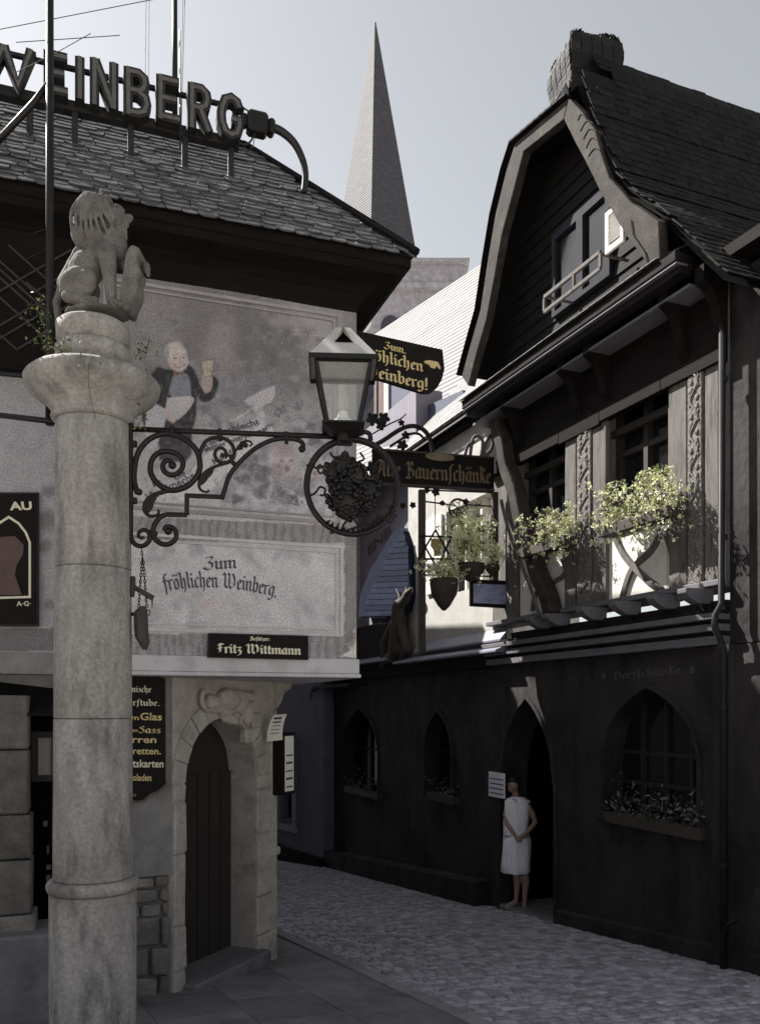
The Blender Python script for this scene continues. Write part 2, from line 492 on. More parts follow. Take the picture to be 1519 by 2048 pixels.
M['bloom_purple'] = mat('purple_blossom', (.16, .05, .16), (.10, .04, .20), rough=.7, scale=40, bump=0)
M['bloom_dim'] = mat('pale_blossom', (.17, .17, .17), (.08, .085, .08), rough=.7, scale=40, bump=0)
M['paper'] = mat('paper', (.78, .76, .68), (.66, .64, .56), rough=.8, scale=6, bump=.1)
M['blue_enamel'] = mat('blue_enamel', (.18, .19, .42), (.42, .43, .52), rough=.4, scale=7, stretch=(1, 1, 3), bump=0)
M['skin'] = mat('skin', (.34, .22, .17), (.27, .17, .13), rough=.6, scale=20, bump=0)
M['hair'] = mat('dark_hair', (.02, .015, .012), rough=.5, scale=40, bump=.4)
M['dress'] = mat('white_dress', (.86, .85, .88), (.74, .73, .78), rough=.85, scale=9, stretch=(4, 4, .7), bump=.7, bscale=12, bdist=.02)
M['shoe'] = mat('pale_shoe', (.30, .27, .26), rough=.5, bump=0)
M['stocking'] = mat('stocking', (.20, .16, .15), rough=.6, bump=0)
M['oldwood'] = mat('old_wood', (.055, .042, .034), (.03, .024, .02), rough=.8, scale=8, stretch=(5, 5, .8), bump=.6)
M['grey_iron'] = mat('galvanised_pipe', (.024, .024, .028), (.015, .015, .018), spec=.12, rough=.5, scale=8, bump=.15)
M['bright_metal'] = mat('white_downpipe_paint', (.70, .69, .68), rough=.5, scale=4, bump=.1)

def glass_mat():
    m = bpy.data.materials.new('lantern_glass')
    m.use_nodes = True
    b = m.node_tree.nodes['Principled BSDF']
    b.inputs['Base Color'].default_value = (.75, .77, .74, 1)
    b.inputs['Roughness'].default_value = .25
    b.inputs['Alpha'].default_value = .12
    b.inputs['Specular IOR Level'].default_value = .6
    return m
M['glass'] = glass_mat()
def frost_mat():
    m = bpy.data.materials.new('opal_glass')
    m.use_nodes = True
    b = m.node_tree.nodes['Principled BSDF']
    b.inputs['Base Color'].default_value = (.75, .75, .72, 1)
    b.inputs['Roughness'].default_value = .3
    return m
M['opal'] = frost_mat()

# ---------------------------------------------------------------- broken-letter alphabet, drawn as pen strokes
GL = {
 'i': (.42, [[(.06, .92), (.2, .8), (.2, .18), (.34, .06)], [(.16, 1.32), (.26, 1.22)]]),
 'n': (.80, [[(.05, .92), (.18, .8), (.18, .15), (.28, .05)], [(.22, .78), (.44, .96), (.58, .82), (.58, .18), (.72, .05)]]),
 'm': (1.2, [[(.05, .92), (.18, .8), (.18, .15), (.28, .05)], [(.22, .78), (.44, .96), (.58, .82), (.58, .15), (.68, .05)], [(.62, .78), (.84, .96), (.98, .82), (.98, .18), (1.12, .05)]]),
 'u': (.80, [[(.06, .95), (.18, .82), (.18, .2), (.34, .04), (.54, .2)], [(.5, .95), (.58, .82), (.58, .16), (.72, .05)]]),
 'r': (.56, [[(.05, .92), (.18, .8), (.18, .15), (.28, .05)], [(.2, .76), (.38, .96), (.52, .86)]]),
 'e': (.60, [[(.5, .16), (.32, .03), (.15, .18), (.15, .8), (.32, .96), (.5, .8), (.44, .6), (.16, .48)]]),
 'o': (.72, [[(.18, .85), (.15, .2), (.34, .03), (.55, .2), (.55, .8), (.36, .97), (.18, .85)]]),
 'f': (.50, [[(.52, 1.42), (.36, 1.5), (.22, 1.3), (.22, .1), (.14, -.3)], [(.04, .9), (.44, .92)]]),
 'S': (.80, [[(.7, 1.3), (.45, 1.48), (.2, 1.2), (.6, .75), (.68, .25), (.4, 0), (.08, .15)]]),
 'L': (.5, [[(.52, 1.42), (.36, 1.5), (.22, 1.3), (.22, .1), (.14, -.3)]]),      # long s
 'h': (.78, [[(.08, 1.5), (.2, 1.38), (.2, .15), (.28, .05)], [(.22, .76), (.44, .96), (.58, .82), (.58, .2), (.5, -.2), (.34, -.34)]]),
 'l': (.42, [[(.08, 1.5), (.18, 1.38), (.18, .2), (.34, .05)]]),
 'c': (.54, [[(.5, .86), (.34, .97), (.15, .8), (.15, .2), (.32, .03), (.48, .15)]]),
 'b': (.74, [[(.06, 1.5), (.18, 1.38), (.18, .2), (.36, .03), (.58, .2), (.58, .8), (.42, .95), (.2, .78)]]),
 'g': (.76, [[(.58, .86), (.36, .97), (.16, .8), (.16, .3), (.32, .12), (.56, .26)], [(.58, .97), (.58, -.1), (.4, -.35), (.12, -.25)]]),
 't': (.46, [[(.18, 1.28), (.2, 1.0), (.2, .2), (.36, .05)], [(.04, .9), (.4, .92)]]),
 'z': (.58, [[(.08, .95), (.46, .92), (.2, .52), (.48, .32), (.36, -.2), (.1, -.3)]]),
 's': (.58, [[(.48, .86), (.3, .97), (.14, .76), (.48, .38), (.4, .08), (.1, .1)]]),
 'a': (.74, [[(.5, .9), (.3, .97), (.14, .8), (.14, .2), (.3, .05), (.5, .2)], [(.54, .97), (.54, .16), (.68, .05)]]),
 'd': (.72, [[(.3, .92), (.15, .75), (.15, .2), (.34, .03), (.56, .2), (.56, .8), (.36, 1.2), (.12, 1.45)]]),
 'k': (.66, [[(.08, 1.5), (.18, 1.38), (.18, .05)], [(.2, 1.15), (.42, 1.38), (.5, 1.1), (.2, .78)], [(.28, .78), (.48, .15), (.62, .05)]]),
 'v': (.72, [[(.06, .95), (.18, .82), (.18, .2), (.36, .03), (.58, .25), (.56, .8), (.38, .97)]]),
 'Z': (.92, [[(.15, 1.32), (.6, 1.46), (.76, 1.3), (.4, .86), (.72, .68), (.74, .3), (.45, .0), (.12, .08), (.0, .28)]]),
 'W': (1.62, [[(.02, 1.2), (.18, 1.46), (.32, 1.25), (.28, .35), (.42, .05)], [(.62, 1.46), (.78, 1.28), (.76, .3), (.46, .05)], [(.82, .25), (.96, .02), (1.36, .3), (1.38, .95), (1.14, 1.44)]]),
 'F': (.84, [[(.1, 1.15), (.28, 1.46), (.74, 1.36)], [(.36, 1.4), (.36, .2), (.08, .0)], [(.1, .74), (.62, .8)]]),
 'B': (.98, [[(.04, 1.2), (.2, 1.46), (.36, 1.28), (.36, .1)], [(.36, 1.34), (.6, 1.46), (.76, 1.2), (.44, .85), (.82, .64), (.82, .2), (.46, 0), (.04, .1)]]),
 'G': (.98, [[(.76, 1.3), (.45, 1.46), (.15, 1.1), (.15, .35), (.46, 0), (.82, .2), (.82, .74), (.5, .8)]]),
 'A': (1.04, [[(.08, 1.15), (.3, 1.46), (.54, 1.3), (.3, .2), (.04, .05)], [(.54, 1.42), (.8, 1.2), (.8, .2), (.98, .05)], [(.3, .6), (.8, .66)]]),
 'D': (1.0, [[(.1, 1.3), (.4, 1.46), (.82, 1.1), (.82, .3), (.5, 0), (.1, .1)], [(.3, 1.3), (.3, .2)]]),
 'R': (1.0, [[(.04, 1.2), (.2, 1.46), (.34, 1.28), (.34, .1)], [(.34, 1.34), (.6, 1.46), (.76, 1.15), (.36, .76), (.7, .5), (.78, .1), (.95, .04)]]),
 '!': (.40, [[(.2, 1.5), (.2, .4)], [(.16, .14), (.26, .04)]]),
 '.': (.36, [[(.14, .14), (.24, .04)]]),
 ':': (.36, [[(.14, .14), (.24, .04)], [(.14, .74), (.24, .64)]]),
 ' ': (.5, []),
}
for a_, b_ in (('ö', 'o'), ('ä', 'a')):
    w_, st_ = GL[b_]
    GL[a_] = (w_, st_ + [[(.14, 1.34), (.24, 1.24)], [(.46, 1.34), (.56, 1.24)]])

def bl_width(s): return sum(GL[c][0] for c in s)

def blackletter(mb, s, mp, sx, sy, d0, d1, nib=.2, ang=38):
    """pen strokes with a broad nib; mp(x, y, depth) maps text metres to the frame"""
    ca, sa = math.cos(math.radians(ang)) * nib / 2, math.sin(math.radians(ang)) * nib / 2
    x = 0; layer = 0
    for ch in s:
        wd, strokes = GL[ch]
        for st in strokes:
            for (p, q) in zip(st[:-1], st[1:]):
                layer += 1
                e = 0.0003 * (layer % 5) * (1 if d1 > d0 else -1)
                pts = [(p[0] - ca, p[1] - sa), (p[0] + ca, p[1] + sa), (q[0] + ca, q[1] + sa), (q[0] - ca, q[1] - sa)]
                if abs((q[0] - p[0]) * sa - (q[1] - p[1]) * ca) < 0.0015:   # stroke along the nib: keep it a hairline
                    pts = [(p[0] - .03, p[1] + .03), (p[0] + .03, p[1] - .03), (q[0] + .03, q[1] - .03), (q[0] - .03, q[1] + .03)]
                vs = [mp((x + a) * sx, b * sy, d0) for a, b in pts] + [mp((x + a) * sx, b * sy, d1 + e) for a, b in pts]
                mb.add(vs, [(0, 1, 2, 3), (4, 5, 6, 7), (0, 1, 5, 4), (1, 2, 6, 5), (2, 3, 7, 6), (3, 0, 4, 7)])
        x += wd

def letter_line(fr, s, pa, pb, xh, b, thick=.004, nib=.2, arc=0.0):
    """one line of broken letters between plate points pa and pb on plane b; xh = x-height in metres; thick<0 is toward -b"""
    A, B_ = fr.px(pa[0], pa[1], b), fr.px(pb[0], pb[1], b)
    d = Vector((B_.x - A.x, B_.z - A.z)); Ln = d.length
    sx = Ln / bl_width(s)
    ex = d.normalized() if B_.x > A.x else d.normalized()
    ey = Vector((0, 1))
    mb = MB()
    def mp(x, y, dep):
        t = x / Ln
        h = arc * 4 * t * (1 - t)
        sl = arc * 4 * (1 - 2 * t) / Ln
        q = Vector((A.x, A.z)) + ex * (x - y * sl) + ey * (y + h)
        return (q.x, dep, q.y)
    blackletter(mb, s, mp, sx, xh, b, b + thick, nib)
    return mb

def font_mesh(s, size, offset=0.0):
    """verts/faces of a line of the built-in sans letters, as 2-D (x, y) with faces"""
    cu = bpy.data.curves.new('t', 'FONT'); cu.body = s; cu.size = size; cu.offset = offset; cu.fill_mode = 'FRONT'; cu.resolution_u = 3
    ob = bpy.data.objects.new('t', cu); COL.objects.link(ob)
    dg = bpy.context.evaluated_depsgraph_get()
    me = bpy.data.meshes.new_from_object(ob.evaluated_get(dg))
    bpy.data.objects.remove(ob)
    vs = [(v.co.x, v.co.y) for v in me.vertices]; fs = [tuple(p.vertices) for p in me.polygons]
    return vs, fs

def font_line(fr, s, pa, pb, size_z, b, thick=.003, offset=0.0, arc=0.0):
    vs, fs = font_mesh(s, 1.0, offset)
    w0 = max(v[0] for v in vs)
    A, B_ = fr.px(pa[0], pa[1], b), fr.px(pb[0], pb[1], b)
    d = Vector((B_.x - A.x, B_.z - A.z)); L_ = d.length; d.normalize()
    nrm = Vector((-d.y, d.x))
    mb = MB()
    out = []
    for (x, y) in vs:
        t = x / w0
        q = Vector((A.x, A.z)) + d * (t * L_) + nrm * (y * size_z + arc * 4 * t * (1 - t))
        out.append((q.x, b + thick, q.y))
    mb.add(out, fs)
    return mb

# ================================================================ SETTING: ground, road, pavement
def sloped(mb_pts, dz):
    return [(x, y, ground_z(y) + dz) for x, y in mb_pts]
g = MB()
g.add([(-400, -60, ground_z(-10) - .4), (400, -60, ground_z(-10) - .4), (400, 4.0, ground_z(4) - .06), (-400, 4.0, ground_z(4) - .06),
       (400, 30, ground_z(30) - .06), (-400, 30, ground_z(30) - .06), (400, 900, ground_z(30) - .06), (-400, 900, ground_z(30) - .06)],
      [(0, 1, 2, 3), (3, 2, 4, 5), (5, 4, 6, 7)])
g.add([(-400, -60, ground_z(-10) - .4), (400, -60, ground_z(-10) - .4), (400, -200, -.4), (-400, -200, -.4)], [(0, 1, 2, 3)])
structure('ground', g, M['square'])
KD = Vector((-.444, .896)).normalized()     # kerb direction
KP = Vector((.25, 5.85))
def kerb_x(y): return KP.x + (y - KP.y) * KD.x / KD.y
def wall_x(y): return RF.ox + (y - RF.oy) * RF.ux / RF.uy
rb = MB()
rb.add([(kerb_x(3.5), 3.5, ground_z(3.5) - .03), (wall_x(3.5) + .3, 3.5, ground_z(3.5) - .03), (wall_x(26) + .3, 26, ground_z(26) - .03), (kerb_x(26) - .6, 26, ground_z(26) - .03)], [(0, 1, 2, 3)])
road = single('road', rb, M['road_bed'], None, None, WF, (0, 0, 0), kind='structure')
# setts
SETT = []
for k in range(6):
    w_, l_ = .047 + .004 * (k % 3), .036 + .003 * (k % 2)
    mbk = MB()
    hb = [(-w_, -l_, -.05), (w_, -l_, -.05), (w_, l_, -.05), (-w_, l_, -.05)]
    j = lambda: random.uniform(-.004, .004)
    mid = [(-w_ + j(), -l_ + j(), -.012), (w_ + j(), -l_ + j(), -.012), (w_ + j(), l_ + j(), -.012), (-w_ + j(), l_ + j(), -.012)]
    top = [(-w_ * .80 + j(), -l_ * .78 + j(), .004 + j() * .5), (w_ * .80 + j(), -l_ * .78 + j(), .004 + j() * .5), (w_ * .80 + j(), l_ * .78 + j(), .004 + j() * .5), (-w_ * .80 + j(), l_ * .78 + j(), .004 + j() * .5)]
    mbk.add(hb + mid + top + [(0, 0, .006)], [(0, 1, 5, 4), (1, 2, 6, 5), (2, 3, 7, 6), (3, 0, 4, 7), (4, 5, 9, 8), (5, 6, 10, 9), (6, 7, 11, 10), (7, 4, 8, 11), (8, 9, 12), (9, 10, 12), (10, 11, 12), (11, 8, 12)])
    me = mesh_of('cobble', mbk, smooth=True); me.materials.append(M['cobble']); SETT.append(me)
rt = T(road, WF, (0, 0, 0))
cob = []
RD = Vector((RF.ux, RF.uy)); RN = Vector((-RD.y, RD.x))
tilt = Matrix.Rotation(-math.atan(.1), 4, 'X')
rows = int(20 / .080)
for r in range(-20, rows):
    off = random.uniform(0, .1)
    for c in range(0, 76):
        lx = c * .106 + off + random.uniform(-.006, .006)
        p = Vector((5.0, 3.6)) + RD * (r * .080 + .02 * math.sin(c * .5) + .010 * math.sin(r * 1.7 + c) + random.uniform(-.004, .004)) + RN * lx
        if p.y < 4.4 or p.y > 19: continue
        if p.x < kerb_x(p.y) + .06 or p.x > wall_x(p.y) - .02: continue
        if abs(p.x / p.y) > .62 : continue
        me = random.choice(SETT)
        Mx = Matrix.Translation((p.x, p.y, ground_z(p.y) + random.uniform(-.004, .004))) @ tilt @ Matrix.Rotation(math.atan2(RD.y, RD.x) - math.pi / 2 + random.uniform(-.08, .08), 4, 'Z')
        vis = p.y > 5.15
        cob.append((p.y if vis else 50 + p.y, me, Mx))
scatter('cobble', cob, M['cobble'], rt)
# pavement: flagstones and kerb
pv = MB()
pv.add([(-9, 1.0, ground_z(1) + .068), (kerb_x(1), 1.0, ground_z(1) + .068), (kerb_x(20), 20, ground_z(20) + .068), (-9, 20, ground_z(20) + .068)], [(0, 1, 2, 3)])
pave = single('pavement', pv, M['pavement'], None, None, WF, (0, 0, 0), kind='structure')
pt = T(pave, WF, (0, 0, 0))
KN = Vector((-KD.y, KD.x))
for i in range(-3, 22):
    t0 = i * .75
    p0 = KP + KD * t0; p1 = KP + KD * (t0 + .742)
    q0 = p0 + KN * .13; q1 = p1 + KN * .13
    mb = MB()
    def gz(p, d): return (p.x, p.y, ground_z(p.y) + d)
    mb.hexa([gz(p0, -.05), gz(p1, -.05), gz(q1, -.05), gz(q0, -.05), gz(p0, .085), gz(p1, .085), gz(q1, .09), gz(q0, .09)])
    part('kerb_stone', mb, M['kerb'], pt, bevel=.012)
for i in range(-2, 9):
    for j2 in range(0, 6):
        t0 = i * .62 + (j2 % 2) * .3
        ws = .55
        p0 = KP + KD * t0 + KN * (.137 + j2 * ws); p1 = KP + KD * (t0 + .617) + KN * (.137 + j2 * ws)
        q0 = p0 + KN * (ws - .003); q1 = p1 + KN * (ws - .003)
        if p0.y < 3.2: continue
        mb = MB(); dz = random.uniform(-.004, .004)
        mb.hexa([gz(p0, .0), gz(p1, .0), gz(q1, .0), gz(q0, .0), gz(p0, .078 + dz), gz(p1, .078 + dz), gz(q1, .078 + dz), gz(q0, .078 + dz)])
        part('paving_slab', mb, M['pavement'], pt, bevel=.006)

# ================================================================ arches
def arch_h(kind, t):
    x = abs(2 * t - 1)
    if kind == 'round': return math.sqrt(max(0, 1 - x * x))
    return math.sqrt(max(0, 4 - (1 + x) ** 2)) / math.sqrt(3)
def arch_wall(mb, a0, a1, z0, z1, b0, b1, ops, n=18):
    cur = a0
    for (oa, ob, zb, zs, h, kind) in sorted(ops):
        mb.box(cur, oa, b0, b1, z0, z1)
        if zb > z0: mb.box(oa, ob, b0, b1, z0, zb)
        for i in range(n):
            t0, t1 = i / n, (i + 1) / n
            A0, A1 = oa + (ob - oa) * t0, oa + (ob - oa) * t1
            h0, h1 = zs + h * arch_h(kind, t0), zs + h * arch_h(kind, t1)
            mb.hexa([(A0, b0, h0), (A1, b0, h1), (A1, b1, h1), (A0, b1, h0), (A0, b0, z1), (A1, b0, z1), (A1, b1, z1), (A0, b1, z1)])
        cur = ob
    mb.box(cur, a1, b0, b1, z0, z1)
    return mb
def arch_outline(oa, ob, zb, zs, h, kind, n=16):
    return [(oa, zb)] + [(oa + (ob - oa) * i / n, zs + h * arch_h(kind, i / n)) for i in range(n + 1)] + [(ob, zb)]

# ================================================================ THE INN
inn = thing('inn', 'corner inn with painted front wall, slate hip roof and arched door in its chamfered corner', 'inn', LF, (-1.8, 0, 0))
ZL, ZW, EZ, EO = 2.41, 5.08, 5.315, 0.307     # ledge underside, wall top, eave height, eave overhang
mb = MB(); mb.box(-9, 0, .014, 3.2, ZL + .002, ZW + .15)
part('upper_wall', mb, M['plaster'], inn)
mb = MB(); mb.box(-9, -2.48, .2, 3.2, -.6, ZL)
mb.box(-2.48, -1.262, .2, .55, 1.05, ZL)
wl = part('lower_wall', mb, M['stub'], inn)
mb = MB(); mb.box(-2.48, -1.262, .23, .55, -.6, 1.05)
mb.hexa([(-.33, 1.13, -.8), (-.33, 3.2, -1.0), (-.7, 3.2, -1.0), (-.7, 1.5, -.8), (-.33, 1.13, ZL), (-.33, 3.2, ZL), (-.7, 3.2, ZL), (-.7, 1.5, ZL)])
part('lower_core', mb, M['mortar'], inn)
# rubble stones in the lower front wall
z = -.05; row = 0
while z < 1.03:
    h = random.choice((.10, .13, .16, .2)); h = min(h, 1.05 - z)
    a = -2.46 + random.uniform(-.1, 0)
    while a < -1.30:
        w_ = random.uniform(.12, .30); w_ = min(w_, -1.275 - a)
        if w_ > .05:
            mb = MB(); mb.cbox(a, a + w_ - .014, .2 - random.uniform(.0, .02), .27, z, z + h - .014, c=.014, jit=.007)
            part('stone', mb, M['rubble'], inn, parent=wl)
        a += w_
    z += h
# ledge
mb = MB(); mb.box(-1.72, .03, -.024, .3, ZL, ZL + .028); mb.box(-1.72, .02, -.016, .3, ZL + .0285, ZL + .135); mb.box(-.06, .04, .3005, 3.2, ZL, ZL + .135)
part('ledge', mb, M['plaster'], inn, bevel=.010)
mb = MB(); mb.box(-9, -1.722, -.012, .3, ZL, ZL + .135); part('wall_band', mb, M['stub'], inn)
# under side boards of the overhanging corner
mb = MB(); mb.add([(-1.3, .19, ZL - .003), (0, .0, ZL - .003), (0, 3.1, ZL - .003), (-.34, 3.1, ZL - .003), (-.34, 1.12, ZL - .003)], [(0, 1, 2, 3, 4)])
part('jetty_underside', mb, M['plaster'], inn)

# ---- painted wall: colour attribute evaluated on a fine grid
PX0, PY0, PX1, PY1 = 0, 500, 760, 1380
Wc, Hc = PX1 - PX0, PY1 - PY0
yy, xx = np.mgrid[PY0:PY1, PX0:PX1].astype(float)
def vnoise(scale, seed, octs=4):
    rg = np.random.default_rng(seed); out = np.zeros((Hc, Wc)); amp = 1; tot = 0
    for o in range(octs):
        n1, n2 = int(Hc / scale) + 3, int(Wc / scale) + 3
        gr = rg.random((n1, n2))
        fy, fx = (yy - PY0) / scale, (xx - PX0) / scale
        iy, ix = fy.astype(int), fx.astype(int); ty, tx = fy - iy, fx - ix
        ty = ty * ty * (3 - 2 * ty); tx = tx * tx * (3 - 2 * tx)
        v = gr[iy, ix] * (1 - ty) * (1 - tx) + gr[iy + 1, ix] * ty * (1 - tx) + gr[iy, ix + 1] * (1 - ty) * tx + gr[iy + 1, ix + 1] * ty * tx
        out += v * amp; tot += amp; amp *= .55; scale = max(2.2, scale / 2)
    return out / tot
N1, N2, N3 = vnoise(90, 1), vnoise(40, 2), vnoise(16, 3)
pic = np.zeros((Hc, Wc, 3))
def blend(mask, col, a=1.0):
    m_ = np.clip(mask, 0, 1)[..., None] * a
    pic[:] = pic * (1 - m_) + np.array(col) * m_
def ell(cx, cy, rx, ry, soft=.25, rot=0, rough=0.0):
    c, s_ = math.cos(math.radians(rot)), math.sin(math.radians(rot))
    dx, dy = xx - cx, yy - cy
    u, v = (dx * c + dy * s_) / rx, (-dx * s_ + dy * c) / ry
    d = np.sqrt(u * u + v * v) + rough * (N3 - .5)
    return np.clip((1 - d) / soft + .5, 0, 1)
def poly(pts, soft=1.5):
    inside = np.zeros((Hc, Wc), bool); dist = np.full((Hc, Wc), 1e9)
    n = len(pts)
    for i in range(n):
        (x0, y0), (x1, y1) = pts[i], pts[(i + 1) % n]
        cond = ((y0 > yy) != (y1 > yy))
        xi = (x1 - x0) * (yy - y0) / (y1 - y0 + 1e-9) + x0
        inside ^= cond & (xx < xi)
        L2 = (x1 - x0) ** 2 + (y1 - y0) ** 2 + 1e-9
        t = np.clip(((xx - x0) * (x1 - x0) + (yy - y0) * (y1 - y0)) / L2, 0, 1)
        dist = np.minimum(dist, np.hypot(xx - x0 - t * (x1 - x0), yy - y0 - t * (y1 - y0)))
    sd = np.where(inside, dist, -dist)
    return np.clip(sd / soft + .5, 0, 1)
def line(pts, w_=2.0, soft=1.2):
    dist = np.full((Hc, Wc), 1e9)
    for (x0, y0), (x1, y1) in zip(pts[:-1], pts[1:]):
        L2 = (x1 - x0) ** 2 + (y1 - y0) ** 2 + 1e-9
        t = np.clip(((xx - x0) * (x1 - x0) + (yy - y0) * (y1 - y0)) / L2, 0, 1)
        dist = np.minimum(dist, np.hypot(xx - x0 - t * (x1 - x0), yy - y0 - t * (y1 - y0)))
    return np.clip((w_ / 2 - dist) / soft + .5, 0, 1)
def smooth(pts, n=8): return [(p.x, p.y) for p in catmull([(a, b, 0) for a, b in pts], n)]
# ground coat: greyish lilac plaster
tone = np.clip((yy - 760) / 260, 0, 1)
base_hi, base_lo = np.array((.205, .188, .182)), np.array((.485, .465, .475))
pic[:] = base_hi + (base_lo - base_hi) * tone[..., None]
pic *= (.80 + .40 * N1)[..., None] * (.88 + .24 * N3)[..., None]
# light haze of the sky at the right of the figure, dark smoke around it
blend(ell(600, 690, 130, 90, 1.1, 0, .5), (.33, .31, .32), .8)
blend(ell(470, 660, 120, 75, 1.0, 20, 1.0), (.13, .115, .125), .75)
blend(ell(560, 720, 90, 55, .9, 30, 1.1), (.12, .11, .12), .6)
blend(ell(380, 600, 90, 40, 1.0, 10, .9), (.16, .145, .15), .6)
blend(ell(480, 790, 90, 35, .8, 0, 1.0), (.19, .175, .20), .7)
blend(ell(320, 640, 60, 60, 1, 0, .6), (.25, .235, .24), .5)
blend(ell(440, 690, 30, 60, .9, 0, 1.2), (.32, .28, .27), .5)
# table-cloth-like lighter ground in the lower half with vine leaves and grapes
blend(ell(560, 960, 190, 110, .9, 0, .8), (.47, .45, .50), .55)
rl = random.Random(11)
for k in range(190):
    x, y = rl.uniform(430, 700), rl.uniform(830, 1025)
    if (x - 560) ** 2 / 150 ** 2 + (y - 930) ** 2 / 105 ** 2 > 1.2: continue
    cl = rl.choice([(.10, .10, .13), (.12, .13, .12), (.23, .23, .29), (.19, .19, .24), (.28, .26, .32), (.30, .32, .32), (.25, .225, .26)])
    blend(ell(x, y, rl.uniform(7, 17), rl.uniform(6, 12), .9, rl.uniform(0, 180), 1.3), cl, rl.uniform(.35, .7))
for (x, y, s_) in ((650, 800, 13), (655, 860, 15), (540, 870, 13), (660, 960, 15), (610, 960, 14), (470, 1000, 13), (560, 822, 12), (598, 808, 15), (628, 880, 14), (560, 985, 16), (590, 1000, 14), (520, 990, 13), (620, 850, 10), (505, 930, 17), (480, 955, 15)):
    for q in range(16):
        blend(ell(x + rl.gauss(0, s_ * .45), y + rl.gauss(0, s_ * .45), 3.4, 3.4, .6), rl.choice([(.14, .14, .18), (.19, .18, .23), (.11, .11, .13)]), .7)
for pts in ([(575, 900), (578, 850), (565, 800), (560, 770)], [(620, 850), (600, 835), (575, 850), (562, 875)], [(470, 1010), (520, 1020), (570, 1005), (610, 1015)], [(520, 930), (560, 965), (600, 985), (640, 990)], [(480, 1030), (540, 1040)]):
    blend(line(smooth(pts), 1.8), (.13, .12, .14), .75)
# singing cherub-like faces among the leaves
for (x, y, r_) in ((573, 925, 27), (628, 938, 17)):
    blend(ell(x, y, r_, r_ * 1.25, .5, 0, .5), (.46, .36, .36), .75)
    blend(ell(x, y - r_ * .9, r_ * .95, r_ * .5, .7, 0, .9), (.33, .26, .25), .8)
    blend(ell(x + 1, y + r_ * .45, r_ * .2, r_ * .24, .6), (.2, .12, .12), .8)
    for dx in (-.35, .35): blend(ell(x + dx * r_, y - r_ * .15, r_ * .15, r_ * .09, .7), (.18, .14, .15), .8)
    blend(ell(x, y + r_ * 1.25, r_ * .9, r_ * .3, .8), (.3, .26, .30), .5)
# scroll with a rhyme
scroll = smooth([(296, 985), (330, 975), (372, 950), (400, 918), (440, 885), (490, 860), (535, 846), (548, 862), (545, 880), (500, 905), (455, 945), (418, 985), (370, 1005), (310, 1012)])
blend(poly(scroll, 2), (.56, .54, .53), .85)
blend(line(scroll + [scroll[0]], 2.0), (.27, .24, .25), .6)
blend(poly(smooth([(486, 800), (510, 785), (548, 770), (545, 800), (525, 815), (536, 850), (515, 862), (500, 848), (515, 830), (500, 812)]), 2), (.50, .47, .50), .75)
blend(line(smooth([(486, 800), (510, 785), (550, 768)]), 3), (.18, .15, .17), .7)
blend(line(smooth([(430, 850), (470, 838), (505, 815)]), 2), (.6, .58, .55), .8)
blend(line(smooth([(515, 830), (533, 845), (528, 862)]), 2.5), (.2, .17, .2), .6)
for k in range(60):
    x, y = rl.uniform(395, 470), rl.uniform(770, 850)
    blend(ell(x, y, rl.uniform(4, 11), rl.uniform(4, 9), .9, rl.uniform(0, 180), 1.3), rl.choice([(.22, .21, .24), (.30, .29, .31), (.15, .14, .16), (.26, .27, .25)]), .6)
# the laughing host: dark coat, grey waistcoat, pale apron
coat = smooth([(316, 732), (340, 738), (378, 730), (392, 748), (402, 772), (412, 780), (426, 752), (437, 765), (427, 795), (406, 804), (394, 795), (392, 835), (384, 860), (378, 890), (322, 890), (292, 862), (284, 820), (294, 775), (304, 745)])
blend(poly(coat, 4), (.032, .028, .034), 1.0)
for k_ in range(14):
    blend(line(smooth([(rl.uniform(295, 385), rl.uniform(745, 800)), (rl.uniform(295, 390), rl.uniform(800, 830)), (rl.uniform(300, 380), rl.uniform(830, 870))]), rl.uniform(1, 3)), rl.choice([(.075, .068, .075), (.02, .018, .02)]), .5)
blend(poly([(318, 850), (376, 850), (385, 905), (370, 925), (318, 920)], 3), (.055, .048, .055), .95)
blend(poly(smooth([(345, 752), (374, 748), (382, 785), (378, 802), (348, 800), (338, 780)]), 3), (.20, .22, .27), .95)
blend(poly(smooth([(334, 795), (384, 793), (380, 815), (352, 840), (330, 828)]), 2.5), (.47, .44, .43), .95)
blend(poly(smooth([(296, 800), (332, 820), (330, 845), (312, 890), (295, 895), (290, 850)]), 3), (.46, .44, .47), .9)
for k in range(5): blend(line([(336 + k * 2, 800 + k * 6), (380 - k * 3, 803 + k * 7)], 1.2), (.28, .26, .27), .5)
blend(poly(smooth([(326, 815), (340, 822), (350, 838), (346, 846), (334, 838)]), 2), (.50, .38, .34), .95)
blend(poly(smooth([(404, 748), (415, 742), (424, 750), (424, 775), (412, 786), (403, 775)]), 2), (.40, .30, .28), .95)
blend(poly([(402, 722), (428, 718), (424, 752), (407, 754)], 1.5), (.42, .36, .22), .9)
blend(line([(402, 722), (428, 718), (424, 752), (407, 754), (402, 722)], 1.6), (.12, .10, .09), .9)
blend(line(smooth([(428, 724), (437, 730), (425, 744)]), 2.2), (.14, .12, .11), .9)
blend(ell(356, 716, 21, 27, .22, -8), (.49, .385, .34), .98)
blend(ell(350, 700, 20, 17, .4, -10), (.55, .46, .40), .9)
blend(poly(smooth([(362, 682), (378, 690), (382, 712), (377, 722), (373, 700)]), 3), (.16, .14, .15), .9)
blend(ell(335, 705, 4, 14, .7), (.30, .27, .27), .8)
blend(ell(350, 715, 4.2, 2.2, .6), (.14, .11, .12), .85); blend(ell(366, 714, 4.0, 2.2, .6), (.14, .11, .12), .85)
